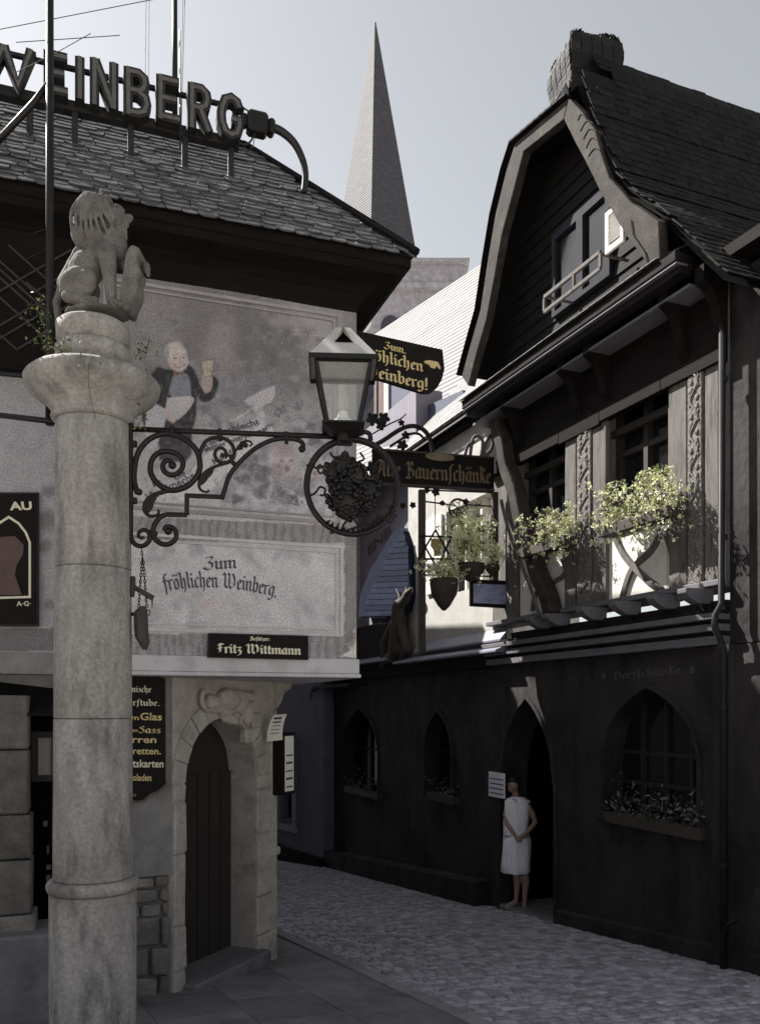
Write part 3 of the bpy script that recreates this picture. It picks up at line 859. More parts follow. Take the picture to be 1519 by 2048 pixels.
blend(line([(344, 709), (355, 708)], 2), (.2, .16, .15), .7); blend(line([(362, 708), (371, 708)], 2), (.2, .16, .15), .7)
blend(line([(359, 713), (361, 724), (357, 727)], 2), (.33, .22, .19), .8)
blend(line(smooth([(347, 728), (357, 735), (370, 728)]), 2.4), (.22, .10, .10), .85)
blend(ell(348, 724, 5, 4, .8), (.52, .30, .27), .5); blend(ell(368, 723, 4, 4, .8), (.52, .30, .27), .5)
blend(poly([(347, 742), (356, 748), (347, 754)], 1.5), (.3, .1, .09), .9); blend(poly([(367, 741), (356, 748), (367, 753)], 1.5), (.3, .1, .09), .9)
# age: scratches, rubbed spots and brush texture over the figure
for k in range(70):
    x, y = rl.uniform(290, 680), rl.uniform(580, 1020)
    blend(line([(x, y), (x + rl.uniform(-14, 14), y + rl.uniform(-9, 9))], rl.uniform(.6, 1.4)), rl.choice([(.13, .12, .12), (.45, .43, .42)]), .45)
blend(np.clip((N3 - .64) * 9, 0, 1) * (yy < 1030), (.36, .34, .33), .14)
blend(np.clip((.36 - N3) * 9, 0, 1) * (yy < 1030), (.12, .11, .11), .35)
# striped bands and lower panel
band1 = (yy > 1033 + (xx - 280) * .045) & (yy < 1078 + (xx - 280) * .03)
st = np.where((np.sin(xx * .35 + N2 * 9) + .4 * np.sin(xx * 1.3)) > .2, .80, 1.05)
blend(band1.astype(float), (.235, .215, .225), .9)
pic[band1] *= (st * (.85 + .4 * N3))[band1][..., None]
blend(((yy > 1000 + (xx - 280) * .035) & ~band1 & (yy < 1090)).astype(float) * (xx > 260), (.46, .445, .48), .5)
low = (yy > 1085) & (yy < 1262) & (xx > 262) & (xx < 690)
blend(low.astype(float), (.53, .515, .54), .65)
pic[low] *= (.86 + .3 * N2)[low][..., None]
for k in range(26):
    x, y = rl.choice([rl.uniform(280, 400), rl.uniform(480, 680)]), rl.choice([rl.uniform(1095, 1125), rl.uniform(1195, 1255)])
    blend(ell(x, y, rl.uniform(8, 22), rl.uniform(5, 13), 1, rl.uniform(0, 180), 1.4), rl.choice([(.30, .30, .36), (.34, .31, .33), (.27, .29, .33)]), rl.uniform(.3, .6))
for pts in ([(560, 1130), (600, 1110), (650, 1120)], [(340, 1215), (380, 1190), (430, 1185)], [(350, 1245), (390, 1220)], [(500, 1100), (560, 1108)]):
    blend(line(smooth(pts), 1.6), (.33, .31, .34), .5)
blend(ell(412, 1203, 16, 8, .8, -10, .8), (.55, .42, .38), .7)
band2 = (yy >= 1268) & (yy < 1318)
blend(band2.astype(float), (.25, .23, .24), .88)
pic[band2] *= (st * (.85 + .4 * N3))[band2][..., None]
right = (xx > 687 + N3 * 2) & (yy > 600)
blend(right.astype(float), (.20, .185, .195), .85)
blend((yy < 600).astype(float) * (xx > 683), (.12, .11, .11), .8)  # eave shade painted over the top of the right strip
# left bay behind the column: plain grey wall with stains
left = (xx < 118)
blend(left.astype(float), (.30, .29, .31), .9)
for (x, y, a_, b_) in ((98, 982, 14, 12), (95, 1040, 22, 18), (90, 1090, 20, 14), (100, 1210, 12, 10)):
    blend(ell(x, y, a_, b_, .9, 0, 1.2) * left, (.14, .12, .125), .7)
blend(((yy > 1255) & (yy < 1302)).astype(float) * left, (.13, .12, .125), .85)
# broken plaster at the lower right corner
blend(poly([(716, 1248), (704, 1262), (708, 1275), (692, 1288), (698, 1300), (680, 1312), (716, 1316)], 2), (.62, .60, .56), .95)
blend(ell(702, 1278, 9, 20, .8, 20, 1.4), (.20, .17, .15), .8)
lum = pic.mean(-1, keepdims=True); pic = lum + (pic - lum) * .62
pic = np.clip(pic * np.array((1.19, 1.17, 1.18)), .01, .85)

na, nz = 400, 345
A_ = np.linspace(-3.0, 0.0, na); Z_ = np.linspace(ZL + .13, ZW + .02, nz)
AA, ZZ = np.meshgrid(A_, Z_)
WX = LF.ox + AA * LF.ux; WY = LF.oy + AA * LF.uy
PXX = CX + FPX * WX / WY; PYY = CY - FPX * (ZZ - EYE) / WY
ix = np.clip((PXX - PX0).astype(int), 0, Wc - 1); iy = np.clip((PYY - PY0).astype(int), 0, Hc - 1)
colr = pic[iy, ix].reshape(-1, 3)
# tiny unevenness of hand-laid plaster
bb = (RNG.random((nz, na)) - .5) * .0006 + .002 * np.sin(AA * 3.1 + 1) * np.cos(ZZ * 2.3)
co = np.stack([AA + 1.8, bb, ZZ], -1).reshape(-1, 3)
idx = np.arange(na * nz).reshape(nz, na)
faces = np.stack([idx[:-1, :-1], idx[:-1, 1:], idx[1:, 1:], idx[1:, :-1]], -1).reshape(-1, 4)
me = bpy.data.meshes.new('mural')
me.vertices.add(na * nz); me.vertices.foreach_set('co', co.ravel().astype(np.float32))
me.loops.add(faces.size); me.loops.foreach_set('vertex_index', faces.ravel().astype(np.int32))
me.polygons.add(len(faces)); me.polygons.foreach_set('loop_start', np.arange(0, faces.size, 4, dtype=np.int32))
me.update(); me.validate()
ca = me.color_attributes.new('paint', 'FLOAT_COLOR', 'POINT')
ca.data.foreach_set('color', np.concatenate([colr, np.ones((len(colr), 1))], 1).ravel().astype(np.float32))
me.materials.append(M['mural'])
mural = bpy.data.objects.new('mural', me); COL.objects.link(mural); mural.parent = inn.o
mural['label'] = 'painted wall picture of a laughing host with vines and a rhyme scroll'

def frame_moulding(a0, a1, z0, z1, w_=.022, pr=.014):
    mb = MB()
    for o_ in (0, .045):
        ww = w_ * (1 if o_ == 0 else .5)
        mb.box(a0 + o_, a1 - o_, -pr, .003, z1 - o_ - ww, z1 - o_)
        mb.box(a0 + o_, a1 - o_, -pr, .003, z0 + o_, z0 + o_ + ww)
        mb.box(a0 + o_, a0 + o_ + ww, -pr + .002, .003, z0 + o_ + ww, z1 - o_ - ww)
        mb.box(a1 - o_ - ww, a1 - o_, -pr + .002, .003, z0 + o_ + ww, z1 - o_ - ww)
    return mb
pr = LF.px(681, 625); pl_ = LF.px(262, 1045)
zt = LF.px(300, 568).z
part('panel_moulding', frame_moulding(-1.72, pr.x, LF.px(681, 1050).z, zt), mat('moulding_upper', (.34, .32, .32), (.26, .245, .25), rough=.9), inn)
part('panel_moulding', frame_moulding(-1.72, LF.px(686, 1100).x, LF.px(686, 1274).z, LF.px(686, 1092).z), mat('moulding_lower', (.58, .56, .57), (.45, .43, .45), rough=.9), inn)
# lettering painted on the lower panel and the scroll
part('lettering', letter_line(LF, 'Zum', (408, 1140), (474, 1137), .060, -.001, -.003, nib=.24), M['ink'], inn)
part('lettering', letter_line(LF, 'fröhlichen Weinberg.', (330, 1183), (553, 1196), .072, -.001, -.003, nib=.22, arc=.045), M['ink'], inn)
for txt, pa, pb, sz in (('Is', (306, 975), (325, 970), .075), ('Hausknecht', (296, 1003), (392, 958), .075), ('da', (352, 962), (372, 947), .065), ('und nie', (398, 912), (440, 880), .06), ('schlecht', (448, 868), (520, 848), .06),
                        ('immer mittrinken', (412, 905), (522, 866), .05), ('tern', (522, 868), (545, 852), .05), ('Kann', (428, 930), (470, 903), .055)):
    part('lettering', font_line(LF, txt, pa, pb, sz, -.001, -.002, offset=.012), M['ink'], inn, label='small painted letters on the scroll')

# ---- eaves cove and roof
prof = [(0, ZW - .06), (.012, ZW + .0), (.05, ZW + .05), (.11, ZW + .09), (.19, ZW + .115), (.25, ZW + .13), (.285, ZW + .165), (.30, ZW + .17), (.30, EZ - .005), (0, EZ - .005)]
def ring_loft(profile, a_start=-9, b_end=3.2):
    mb = MB(); n = len(profile); vs = []
    for st_ in range(3):
        for e, z in profile:
            vs.append({0: (a_start, -e, z), 1: (e, -e, z), 2: (e, b_end, z)}[st_])
    fs = []
    for q in range(2):
        for i in range(n - 1): fs.append((q * n + i, q * n + i + 1, (q + 1) * n + i + 1, (q + 1) * n + i))
    return mb.add(vs, fs)
part('eaves_cove', ring_loft(prof), M['darkwood'], inn)
RISE, RUN = 1.16, .985
mb = MB()
e = EO + .005
rz = EZ + RISE
mb.add([(-9, -e, EZ), (e, -e, EZ), (e, -e + 2 * RUN, EZ), (-9, -e + 2 * RUN, EZ), (-9, -e + RUN, rz), (e - RUN, -e + RUN, rz)],
       [(0, 1, 5, 4), (1, 2, 5), (2, 3, 4, 5), (0, 4, 3), (0, 3, 2, 1)])
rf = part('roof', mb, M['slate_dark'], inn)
SL = math.hypot(RISE, RUN)
SLATE = []
for k in range(8):
    w_ = (.10, .125, .15, .18)[k % 4] * .96; h_ = .17; th = .007 + .0015 * (k % 3)
    c1, c2 = random.uniform(.008, .03), random.uniform(0, .02)
    pts = [(0, c1), (w_ * .3, 0), (w_ * .85, random.uniform(0, .006)), (w_, c2), (w_, h_), (0, h_)]
    mbk = MB(); n = len(pts)
    mbk.add([(x, y, th * (1.6 if y < .1 else .4)) for x, y in pts] + [(x, y, (.004 if y < .1 else -.004)) for x, y in pts],
            [tuple(range(n)), tuple(range(2 * n - 1, n - 1, -1))] + [(i, (i + 1) % n, (i + 1) % n + n, i + n) for i in range(n)])
    me = mesh_of('slate', mbk); me.materials.append(M['slate']); SLATE.append((w_ / .96, me))
def slate_rows(orig, ex, ey, en, length_fn, rows, expo, thing_, fr, jitter=.006, lift=.008):
    out = []
    for r in range(rows):
        x0, x1 = length_fn(r * expo)
        x = x0 + random.uniform(-.1, 0)
        while x < x1:
            w_, me = random.choice(SLATE)
            if x + w_ > x1 + .03: 
                break
            o_ = orig + ex * x + ey * (r * expo + random.uniform(-jitter, jitter)) + en * (lift + random.uniform(0, .004))
            R3 = Matrix((ex, ey, en)).transposed() @ Matrix.Rotation(random.uniform(-.02, .02), 3, 'Z') @ Matrix.Rotation(-.055 + random.uniform(-.02, .02), 3, 'X')
            Mx = R3.to_4x4(); Mx.translation = o_
            wp = fr.w(o_.x, o_.y, o_.z)
            out.append((wp.length, me, Mx))
            x += w_
    return out
ex, ey = Vector((1, 0, 0)), Vector((0, RUN, RISE)).normalized()
en = ex.cross(ey).normalized()
rows = int(SL / .070)
tiles = slate_rows(Vector((0, -e - .02, EZ - .02)), ex, ey, en, lambda t: (-2.75, e - RUN * t / SL + .03), rows, .070, inn, LF)
scatter('slate', tiles, M['slate'], inn, parent=rf)
mb = MB(); mb.tube([(-9, -e + RUN, rz + .02), (e - RUN, -e + RUN, rz + .02), (e + .02, -e - .02, EZ + .03)], .03, 6); part('ridge_capping', mb, M['slate_dark'], inn, parent=rf)

# ---- chamfered wall with the arched door (its own frame, same thing)
dor = thing('arched_doorway', 'weathered sandstone arched doorway in the chamfered corner under the painted wall', 'doorway', DF, (.65, 0, .1))
DL = 1.313
d_l = DF.px(370, 1700).x; d_r = DF.px(512, 1700).x
d_c = (d_l + d_r) / 2; rad = (d_r - d_l) / 2
apz = DF.px(CX + FPX * DF.w(d_c, 0, 0).x / DF.w(d_c, 0, 0).y, 1437).z
mb = arch_wall(MB(), -.002, DL, -.5, ZL - .004, 0, .30, [(d_l, d_r, -.5, apz - rad, rad, 'round')], 24)
part('wall', mb, M['limestone'], dor)
mb = MB(); 
mb.prism(arch_outline(d_l - .02, d_r + .02, -.4, apz - rad, rad + .02, 'round'), .255, .30)
mbp = MB()
leaf = part('door_leaf', mb, M['doorwood'], dor)
for k in range(6):
    x0 = d_l + .01 + k * (d_r - d_l) / 6
    mb = MB(); mb.box(x0, x0 + (d_r - d_l) / 6 - .012, .238, .256, .0, apz - rad + .02); part('plank', mb, M['doorwood'], dor, parent=leaf)
# jamb stones proud of the wall
zc = -.05; k = 0
while zc < apz - rad:
    h = (.42, .31, .5, .36)[k % 4]; h = min(h, apz - rad - zc)
    mb = MB(); mb.cbox(.004, d_l - .004, -.016 - .006 * (k % 2), .05, zc + .006, zc + h - .006, c=.01, jit=.004); part('jamb_stone', mb, M['limestone'], dor)
    mb = MB(); mb.cbox(d_r + .004, DL - .01, -.018 - .006 * ((k + 1) % 2), .05, zc + .006, zc + h - .006, c=.01, jit=.004); part('jamb_stone', mb, M['limestone'], dor)
    zc += h; k += 1
nv = 11
for k in range(nv):
    t0, t1 = math.pi * k / nv, math.pi * (k + 1) / nv
    zs = apz - rad
    o_ = [(d_c + (rad + w_) * math.cos(t0 + .012 + (t1 - t0 - .024) * q / 3), zs + (rad + w_) * math.sin(t0 + .012 + (t1 - t0 - .024) * q / 3)) for w_, seq in ((.004, range(4)),) for q in seq]
    o2 = [(d_c + (rad + .15) * math.cos(t0 + .012 + (t1 - t0 - .024) * q / 3), zs + (rad + .15) * math.sin(t0 + .012 + (t1 - t0 - .024) * q / 3)) for q in reversed(range(4))]
    mb = MB(); mb.prism(o_ + o2, -.012 - .005 * (k % 2), .03)
    part('arch_stone', mb, M['limestone'], dor)
# carved console: scroll, medallion, volutes, drop
scr = [((d_c - .05) + .10 * (1 - t) * math.cos(7.5 * t + 2.2) - .17, 0 - .04, (apz + .13) + .10 * (1 - t) * math.sin(7.5 * t + 2.2)) for t in np.linspace(0, .85, 26)]
prims = [('e', (d_c + .03, -.02, apz + .145), (.13, .09, .085)), ('e', (d_c - .17, -.01, apz + .12), (.07, .07, .065)), ('c', (d_c - .15, -.02, apz + .065), (d_c + .12, -.02, apz + .055), .028, .022),
         ('e', (d_c + .20, -.01, apz + .12), (.075, .07, .09)), ('e', (d_c + .28, -.02, apz + .03), (.055, .06, .10)), ('c', (d_c + .15, -.03, apz + .19), (d_c + .34, -.03, apz + .16), .03, .035),
         ('c', (d_c + .04, -.03, apz + .01), (d_c + .10, -.05, apz - .03), .035, .025), ('c', (d_c - .03, -.03, apz + .0), (d_c + .06, -.04, apz - .02), .03, .03),
         ('e', (d_c + .38, -.0, apz + .17), (.05, .06, .05))]
sculpt('carved_console', prims, .010, M['limestone'], dor, smooth_it=3, disp=.012)
mb = MB(); mb.tube(scr, [.018] * 26, 6); part('carved_volute', mb, M['limestone'], dor, smooth=True)
for k, (x, zz_) in enumerate(((d_c + .40, apz - .02), (d_c + .30, apz - .14))):
    mb = MB(); mb.cbox(x - .06, x + .06, -.05, .02, zz_ - .06, zz_ + .06, c=.012, jit=.003); part('corbel_stone', mb, M['limestone'], dor)
# corbel under the ledge at the corner
mb = MB(); pts = [(DL - .02, ZL - .005), (DL + .22, ZL - .005), (DL + .20, ZL - .05), (DL + .10, ZL - .09), (DL + .05, ZL - .17), (DL - .02, ZL - .22)]
mb.prism(pts, -.03, .12); part('corner_corbel', mb, M['limestone'], dor)
mb = MB(); mb.box(DL - .09, DL + .012, -.02, .2, -.6, ZL - .23); mb.box(DL - .11, DL + .03, -.04, .2, .98, 1.05); part('corner_pier', mb, M['limestone'], dor, bevel=.015)
mb = MB(); mb.cbox(d_l - .04, d_r + .05, -.12, .28, ground_z(6) - .1, ground_z(6) + .13, c=.015); part('threshold', mb, M['pavement'], dor)

# plain ground-floor front left of the column: dark entrance with a small porch roof
por = thing('side_entrance', 'dark ground floor entrance under a small pent roof behind the column', 'entrance', LF, (-2.5, .2, 0))
a0, a1 = LF.px(45, 1500, .19).x, LF.px(128, 1500, .19).x
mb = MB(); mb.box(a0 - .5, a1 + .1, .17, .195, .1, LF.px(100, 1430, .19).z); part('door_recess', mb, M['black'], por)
mb = MB()
z0, z1 = LF.px(100, 1432, -.1).z, LF.px(100, 1376, .19).z
mb.hexa([(a0 - .5, -.12, z0), (a1 + .12, -.12, z0), (a1 + .12, .21, z0), (a0 - .5, .21, z0), (a0 - .5, -.12, z0 + .015), (a1 + .12, -.12, z0 + .015), (a1 + .12, .205, z1 - .02), (a0 - .3, .205, z1 + .06)])
part('pent_roof', mb, M['slate_dark'], por)
A, B_ = LF.px(77, 1476, .16), LF.px(104, 1550, .16)
mb = MB(); mb.box(A.x, B_.x, .155, .168, B_.z, A.z); part('window_pane', mb, mat('dim_curtain', (.28, .27, .26), rough=.9), por)
mb = MB()
for (x0, x1, y0, y1) in ((A.x - .04, A.x, B_.z - .04, A.z + .04), (B_.x, B_.x + .04, B_.z - .04, A.z + .04), (A.x, B_.x, A.z, A.z + .04), (A.x, B_.x, B_.z - .04, B_.z)):
    mb.box(x0, x1, .14, .167, y0, y1)
part('window_frame', mb, M['doorwood'], por)
for (x, y, w_, h_) in ((91, 1648, 7, 10), (96, 1700, 4, 14), (98, 1735, 8, 8), (97, 1760, 7, 16)):
    q = LF.px(x, y, .15); mb = MB(); mb.box(q.x - w_ * .0018, q.x + w_ * .0018, .15, .168, q.z - h_ * .0018, q.z + h_ * .0018)
    part('door_fitting', mb, M['timber'], por)
mb = MB(); mb.cbox(a0 - .6, a1 + .3, -.25, .17, -.1, LF.px(100, 1842, .1).z, c=.015); part('doorstep', mb, M['pavement'], por)
# pale slanting slab beside the column
sl = single('stone_step', MB().cbox(-1.75, -1.38, -.12, .19, -.1, .235, c=.012, jit=.004), M['limestone'], 'pale worn stone step at the foot of the rubble wall right of the column', 'step', LF, (-1.55, .03, .1))
# stone pier of the side entrance, at the far left
pier = thing('stone_pier', 'pale block built stone pier at the far edge left of the round column', 'pier', LF, (-2.5, -.1, 0))
z = -.1; k = 0
while z < 2.2:
    h = (.34, .28, .4)[k % 3]; z1 = min(z + h, 2.28)
    xr = LF.px(58 + 18 * max(0, (1.9 - z)) / 2.0, 1700, -.12).x
    mb = MB(); mb.cbox(-3.3, xr - .01 * (k % 2), -.12, .16, z + .004, z1 - .004, c=.012, jit=.004); part('stone_block', mb, M['rubble'], pier)
    z += h; k += 1
# dark trellis screen under the eaves behind the lion
scr_ = thing('trellis_screen', 'dark wooden trellis screen with thin diagonal laths on the wall behind the lion', 'trellis', LF, (-2.3, -.1, 4.5))
q0, q1 = LF.px(-80, 745, -.10), LF.px(146, 745, -.10)
mb = MB(); mb.box(q0.x, q1.x, -.10, -.02, LF.px(60, 742, -.1).z, ZW + .06); part('backing', mb, M['darkwood'], scr_)
zz0, zz1 = LF.px(60, 742, -.1).z + .01, ZW + .02
for k in range(16):
    x = q0.x + .02 + k * .10
    for s_ in (1, -1):
        xa, xb = x, x + s_ * .55
        za, zb_ = zz0 + (k * .37) % .5, 0
        zb_ = za + .42
        xb = min(max(xb, q0.x), q1.x - .01); xa = min(max(xa, q0.x), q1.x - .01)
        if abs(xb - xa) < .08: continue
        mb = MB(); mb.tube([(xa, -.108 - .006 * s_, za), (xb, -.108 - .006 * s_, za + abs(xb - xa) * .8)], .006, 4); part('lath', mb, M['darktimber'], scr_)
# unseen houses added behind the inn, shaped to shade the tavern wall across the lane
rear = thing('added_shade_house', 'unseen slate roofed house added behind the inn to shade the tavern wall', 'house', LF, (-3, 7, 0))
mb = MB(); mb.box(-6, 0, 3.75, 6.3, -1.2, 7.6); part('wall', mb, M['plaster'], rear)
mb = MB(); mb.prism([(-6, 7.6), (.28, 7.6), (.28, 7.98), (-2.6, 8.5), (-6, 8.5)], 3.72, 6.35); part('roof', mb, M['slate_dark'], rear)
side = thing('added_shade_house_far', 'unseen plain house added farther down the lane to cast shade', 'house', LF, (-3, 11, 0))  # second unseen house, added to shade the walls farther along
mb = MB(); mb.box(-6, 0, 7.4, 16, -1.8, 7.6); part('wall', mb, M['plaster'], side)
mb = MB(); mb.prism([(-6, 7.6), (.25, 7.6), (.25, 7.8), (-2.6, 8.6), (-6, 8.6)], 7.35, 16.1); part('roof', mb, M['slate_dark'], side)
mb = MB(); mb.box(-6, 0, 6.36, 7.34, -1.5, 4.6); single('added_gap_wall', mb, M['plaster'], 'unseen low wall added between the two shading houses behind the inn', 'wall', LF, (-3, 6.9, 0))  # added low so sun passes between the shading houses

# ================================================================ ROOFTOP SIGN
ROOFB = .10      # plane of the letters (b inward from the wall)
sgn = thing('rooftop_sign', 'large dark metal capital letters on a rail along the inn roof', 'roof sign', LF, (-1.5, ROOFB, 5.9))
LETTERS = {  # strokes in a unit box: width, list of strokes
 'W': (1.25, [[(.06, 1.0), (.32, 0.03), (.62, .95)], [(.62, .95), (.92, .03), (1.19, 1.0)]]),
 'E': (.72, [[(.14, 0), (.14, 1)], [(.14, .92), (.68, .92)], [(.14, .5), (.60, .5)], [(.14, .08), (.70, .08)]]),
 'I': (.30, [[(.15, 0), (.15, 1)]]),
 'N': (.88, [[(.12, 0), (.12, 1)], [(.14, .98), (.74, .02)], [(.76, 0), (.76, 1)]]),
 'B': (.80, [[(.13, 0), (.13, 1)], [(.13, .92), (.45, .92), (.62, .84), (.66, .73), (.60, .60), (.44, .54), (.13, .54)], [(.44, .54), (.66, .44), (.71, .30), (.64, .14), (.46, .08), (.13, .08)]]),
 'R': (.84, [[(.13, 0), (.13, 1)], [(.13, .92), (.46, .92), (.64, .83), (.68, .70), (.62, .55), (.44, .48), (.13, .48)], [(.42, .48), (.74, 0.0)]]),
 'G': (.86, [[(.74, .72), (.66, .86), (.46, .93), (.24, .86), (.13, .66), (.11, .5), (.13, .32), (.24, .14), (.46, .07), (.66, .13), (.75, .30), (.75, .44), (.48, .44)]]),
}
spec = [('W', -52, 69, 92, 172), ('E', 88, 138, 110, 191), ('I', 150, 170, 119, 203), ('N', 182, 235, 126, 219), ('B', 248, 299, 143, 238), ('E', 311, 361, 158, 246), ('R', 376, 423, 174, 264), ('G', 436, 484, 193, 280)]
for ch, x0, x1, yt, yb in spec:
    wd, st = LETTERS[ch]
    A, B_ = LF.px(x0, (yt + yb) / 2, ROOFB), LF.px(x1, (yt + yb) / 2, ROOFB)
    zt_, zb_ = LF.px((x0 + x1) / 2, yt, ROOFB).z, LF.px((x0 + x1) / 2, yb, ROOFB).z
    sx, sz = (B_.x - A.x) / wd, (zt_ - zb_)
    mb, mi = MB(), MB()
    sw = .060
    for q, s_ in enumerate(st):
        pts = [(A.x + p[0] * sx, zb_ + p[1] * sz) for p in s_]
        e_ = .0008 * q
        mb.ribbon(pts, sw, lambda x, y, d: (x, d, y), ROOFB - .03 + e_, ROOFB + .05 - e_)
        mi.ribbon(pts, sw * .42, lambda x, y, d: (x, d, y), ROOFB - .036 + e_, ROOFB - .025 + e_)
    lo = part('letter', mb, M['letter_face'], sgn)
    part('light_tray', mi, M['letter_tray'], sgn, parent=lo)
r0, r1 = LF.px(-60, 95, ROOFB + .07), LF.px(488, 213, ROOFB + .07)
mb = MB(); mb.box(r0.x, r1.x, ROOFB + .055, ROOFB + .085, (r0.z + r1.z) / 2 - .012, (r0.z + r1.z) / 2 + .012); part('upper_rail', mb, M['letter_face'], sgn)
r0, r1 = LF.px(-60, 170, ROOFB + .07), LF.px(478, 284, ROOFB + .07)
mb = MB(); zr = (r0.z + r1.z) / 2; mb.box(r0.x, r1.x, ROOFB + .052, ROOFB + .12, zr - .035, zr + .03); part('lower_rail', mb, M['letter_face'], sgn)
def roof_z(b): return EZ + (b + e) / RUN * RISE
for x in (-60, 60, 150, 262, 370, 462):
    a = LF.px(x, 250, ROOFB + .08).x
    mb = MB(); mb.cbox(a - .02, a + .02, ROOFB + .06, ROOFB + .11, roof_z(ROOFB + .09) - .04, zr - .03, c=.004)
    part('support', mb, M['letter_face'], sgn)

lamp = thing('roof_floodlight', 'dark lamp box on a curved tapering pipe rising from the hip of the slate roof', 'roof lamp', LF, (-.45, .2, 6.0))
c0 = LF.px(515, 248, ROOFB)
mb = MB(); mb.cbox(c0.x - .075, c0.x + .07, ROOFB - .06, ROOFB + .06, c0.z - .075, c0.z + .07, c=.02); mb.cbox(c0.x - .12, c0.x - .076, ROOFB - .035, ROOFB + .035, c0.z - .04, c0.z + .04, c=.008); mb.cbox(c0.x + .071, c0.x + .12, ROOFB - .05, ROOFB + .05, c0.z - .055, c0.z + .045, c=.015)
part('lamp_box', mb, M['iron'], lamp)
arcp = catmull([LF.px(*p, ROOFB) for p in ((535, 252), (562, 262), (588, 285), (605, 318), (611, 348), (608, 384))], 6)
mb = MB(); mb.tube([(p.x, ROOFB, p.z) for p in arcp], [.030 - .008 * i / len(arcp) for i in range(len(arcp))], 8); part('curved_pipe', mb, M['letter_face'], lamp, smooth=True)
cab = catmull([LF.px(*p, ROOFB - .02) for p in ((480, 212), (497, 222), (505, 240))], 5) 
mb = MB(); mb.tube([(p.x, ROOFB - .02, p.z) for p in cab], .006, 5)
cab = catmull([LF.px(*p, ROOFB - .02) for p in ((478, 286), (492, 289), (503, 280), (510, 265))], 5)
mb.tube([(p.x, ROOFB - .02, p.z) for p in cab], .007, 5)
cab = catmull([LF.px(*p, ROOFB - .02) for p in ((488, 290), (496, 301), (506, 292), (510, 268))], 5)
mb.tube([(p.x, ROOFB - .02, p.z) for p in cab], .003, 4)
part('cable', mb, M['iron'], lamp)

# masts and wires
def post(name, label, fr, xt, xb, yt, yb, b, r, cat='mast', extra=None):
    P0, P1 = fr.px(xb, yb, b), fr.px(xt, yt, b)
    t = thing(name, label, cat, fr, (P0.x, b, P0.z))
    mb = MB(); mb.tube([P0, P0.lerp(P1, .5), P1], [r, r * .95, r * .9], 10); part('pole', mb, M['iron'], t, smooth=True)
    return t, P0, P1
t, P0, P1 = post('roof_mast', 'slim dark mast standing on the ridge behind the big letters', LF, 350, 350, -60, 236, .60, .020)
mb = MB(); q = LF.px(362, -60, .2); q2 = LF.px(361, 296, .02)
mb.tube([q2, LF.px(360, 60, .3)], .006, 5); part('stay_rod', mb, M['iron'], t)
for i, (xa, xb) in enumerate(((293, 290), (299, 297), (371, 363), (367, 362))):
    mb = MB(); mb.tube([LF.px(xa, -40, .55), LF.px(xb, 235 if i < 2 else 250, .3)], .0022, 4); part('wire', mb, M['iron'], t)
t, P0, P1 = post('iron_mast', 'thick black mast rising behind the lion column in front of the eaves', WF, 100, 100, -80, 850, 4.75, .024)
mb = MB(); mb.tube([WF.px(-30, 310, 4.75), WF.px(68, 205, 4.75), WF.px(101, 162, 4.75)], .018, 8); part('brace', mb, M['iron'], t, smooth=True)
mb = MB(); mb.tube([WF.px(-20, 828, 4.75), WF.px(125, 845, 4.5)], .016, 8); mb.tube([WF.px(-20, 745, 4.75), WF.px(104, 757, 4.75)], .014, 8); part('arm', mb, M['iron'], t, smooth=True)
for (p, q) in (((30, 145), (100, 112)), ((100, 112), (182, 66)), ((-10, 60), (400, -20)), ((33, 84), (240, 70)), ((60, 470), (97, 455)), ((50, 520), (97, 495)), ((48, 640), (92, 560))):
    mb = MB(); mb.tube([WF.px(*p, 4.77), WF.px(*q, 4.77)], .0028, 4); part('wire', mb, M['iron'], t)
# thin climber trellis wires left of the lion
# ================================================================ COLUMN
CXm, CYm = (187 - CX) / FPX * 4.35, 4.35
colm = thing('stone_column', 'tall round sandstone column with a wide bell capital, carrying the lion', 'column', WF, (CXm, CYm, ground_z(4.35)))
def cz(y, d=4.35): return EYE + (CY - y) / FPX * d
def lt(prof, wob=.004, n=64): return MB().lathe(prof, (CXm, CYm), n, wob)
rs = 4.35 / FPX
z_t = cz(1768)
base_prof = [(.214, -.5), (.214, .30), (.216, z_t - .035)]
part('base_drum', lt(base_prof), M['column'], colm, smooth=True)
tor = [(.205, z_t - .032), (.222, z_t - .028), (.230, z_t - .012), (.230, z_t + .008), (.220, z_t + .026), (.205, z_t + .034)]
part('base_ring', lt(tor), M['column'], colm, smooth=True)
joints = [z_t + .036, cz(1437), cz(1140), cz(848)]
for i in range(3):
    za, zb = joints[i], joints[i + 1]
    ra, rb_ = .198 - .0045 * i, .198 - .0045 * (i + 1)
    part('shaft_drum', lt([(ra - .004, za + .0015), (ra, za + .006), ((ra + rb_) / 2, (za + zb) / 2), (rb_, zb - .006), (rb_ - .004, zb - .0015)]), M['column'], colm, smooth=True)
zn = cz(848)
zr_ = cz(762)
cap = [(.180, zn), (.203, zn + .008), (.208, zn + .022), (.200, zn + .034), (.205, zn + .05), (.232, zn + .085), (.275, zn + .115), (.312, zn + .145), (.333, zn + .175), (.338, zn + .205), (.330, zr_ - .002), (.312, zr_ + .014), (.20, zr_ + .012)]
part('capital', lt(cap, .006), M['column'], colm, smooth=True)
zd = zr_ + .012
part('plinth_drum', lt([(.150, zd - .02), (.152, zd + .055), (.178, zd + .075), (.188, zd + .09), (.188, zd + .135), (.178, zd + .155), (.158, zd + .160)], .006), M['column'], colm, smooth=True)
part('plinth_drum', lt([(.158, zd + .158), (.160, zd + .172), (.182, zd + .184), (.184, zd + .26), (.170, zd + .272), (.10, zd + .274)], .006), M['column'], colm, smooth=True)
ZLION = zd + .27

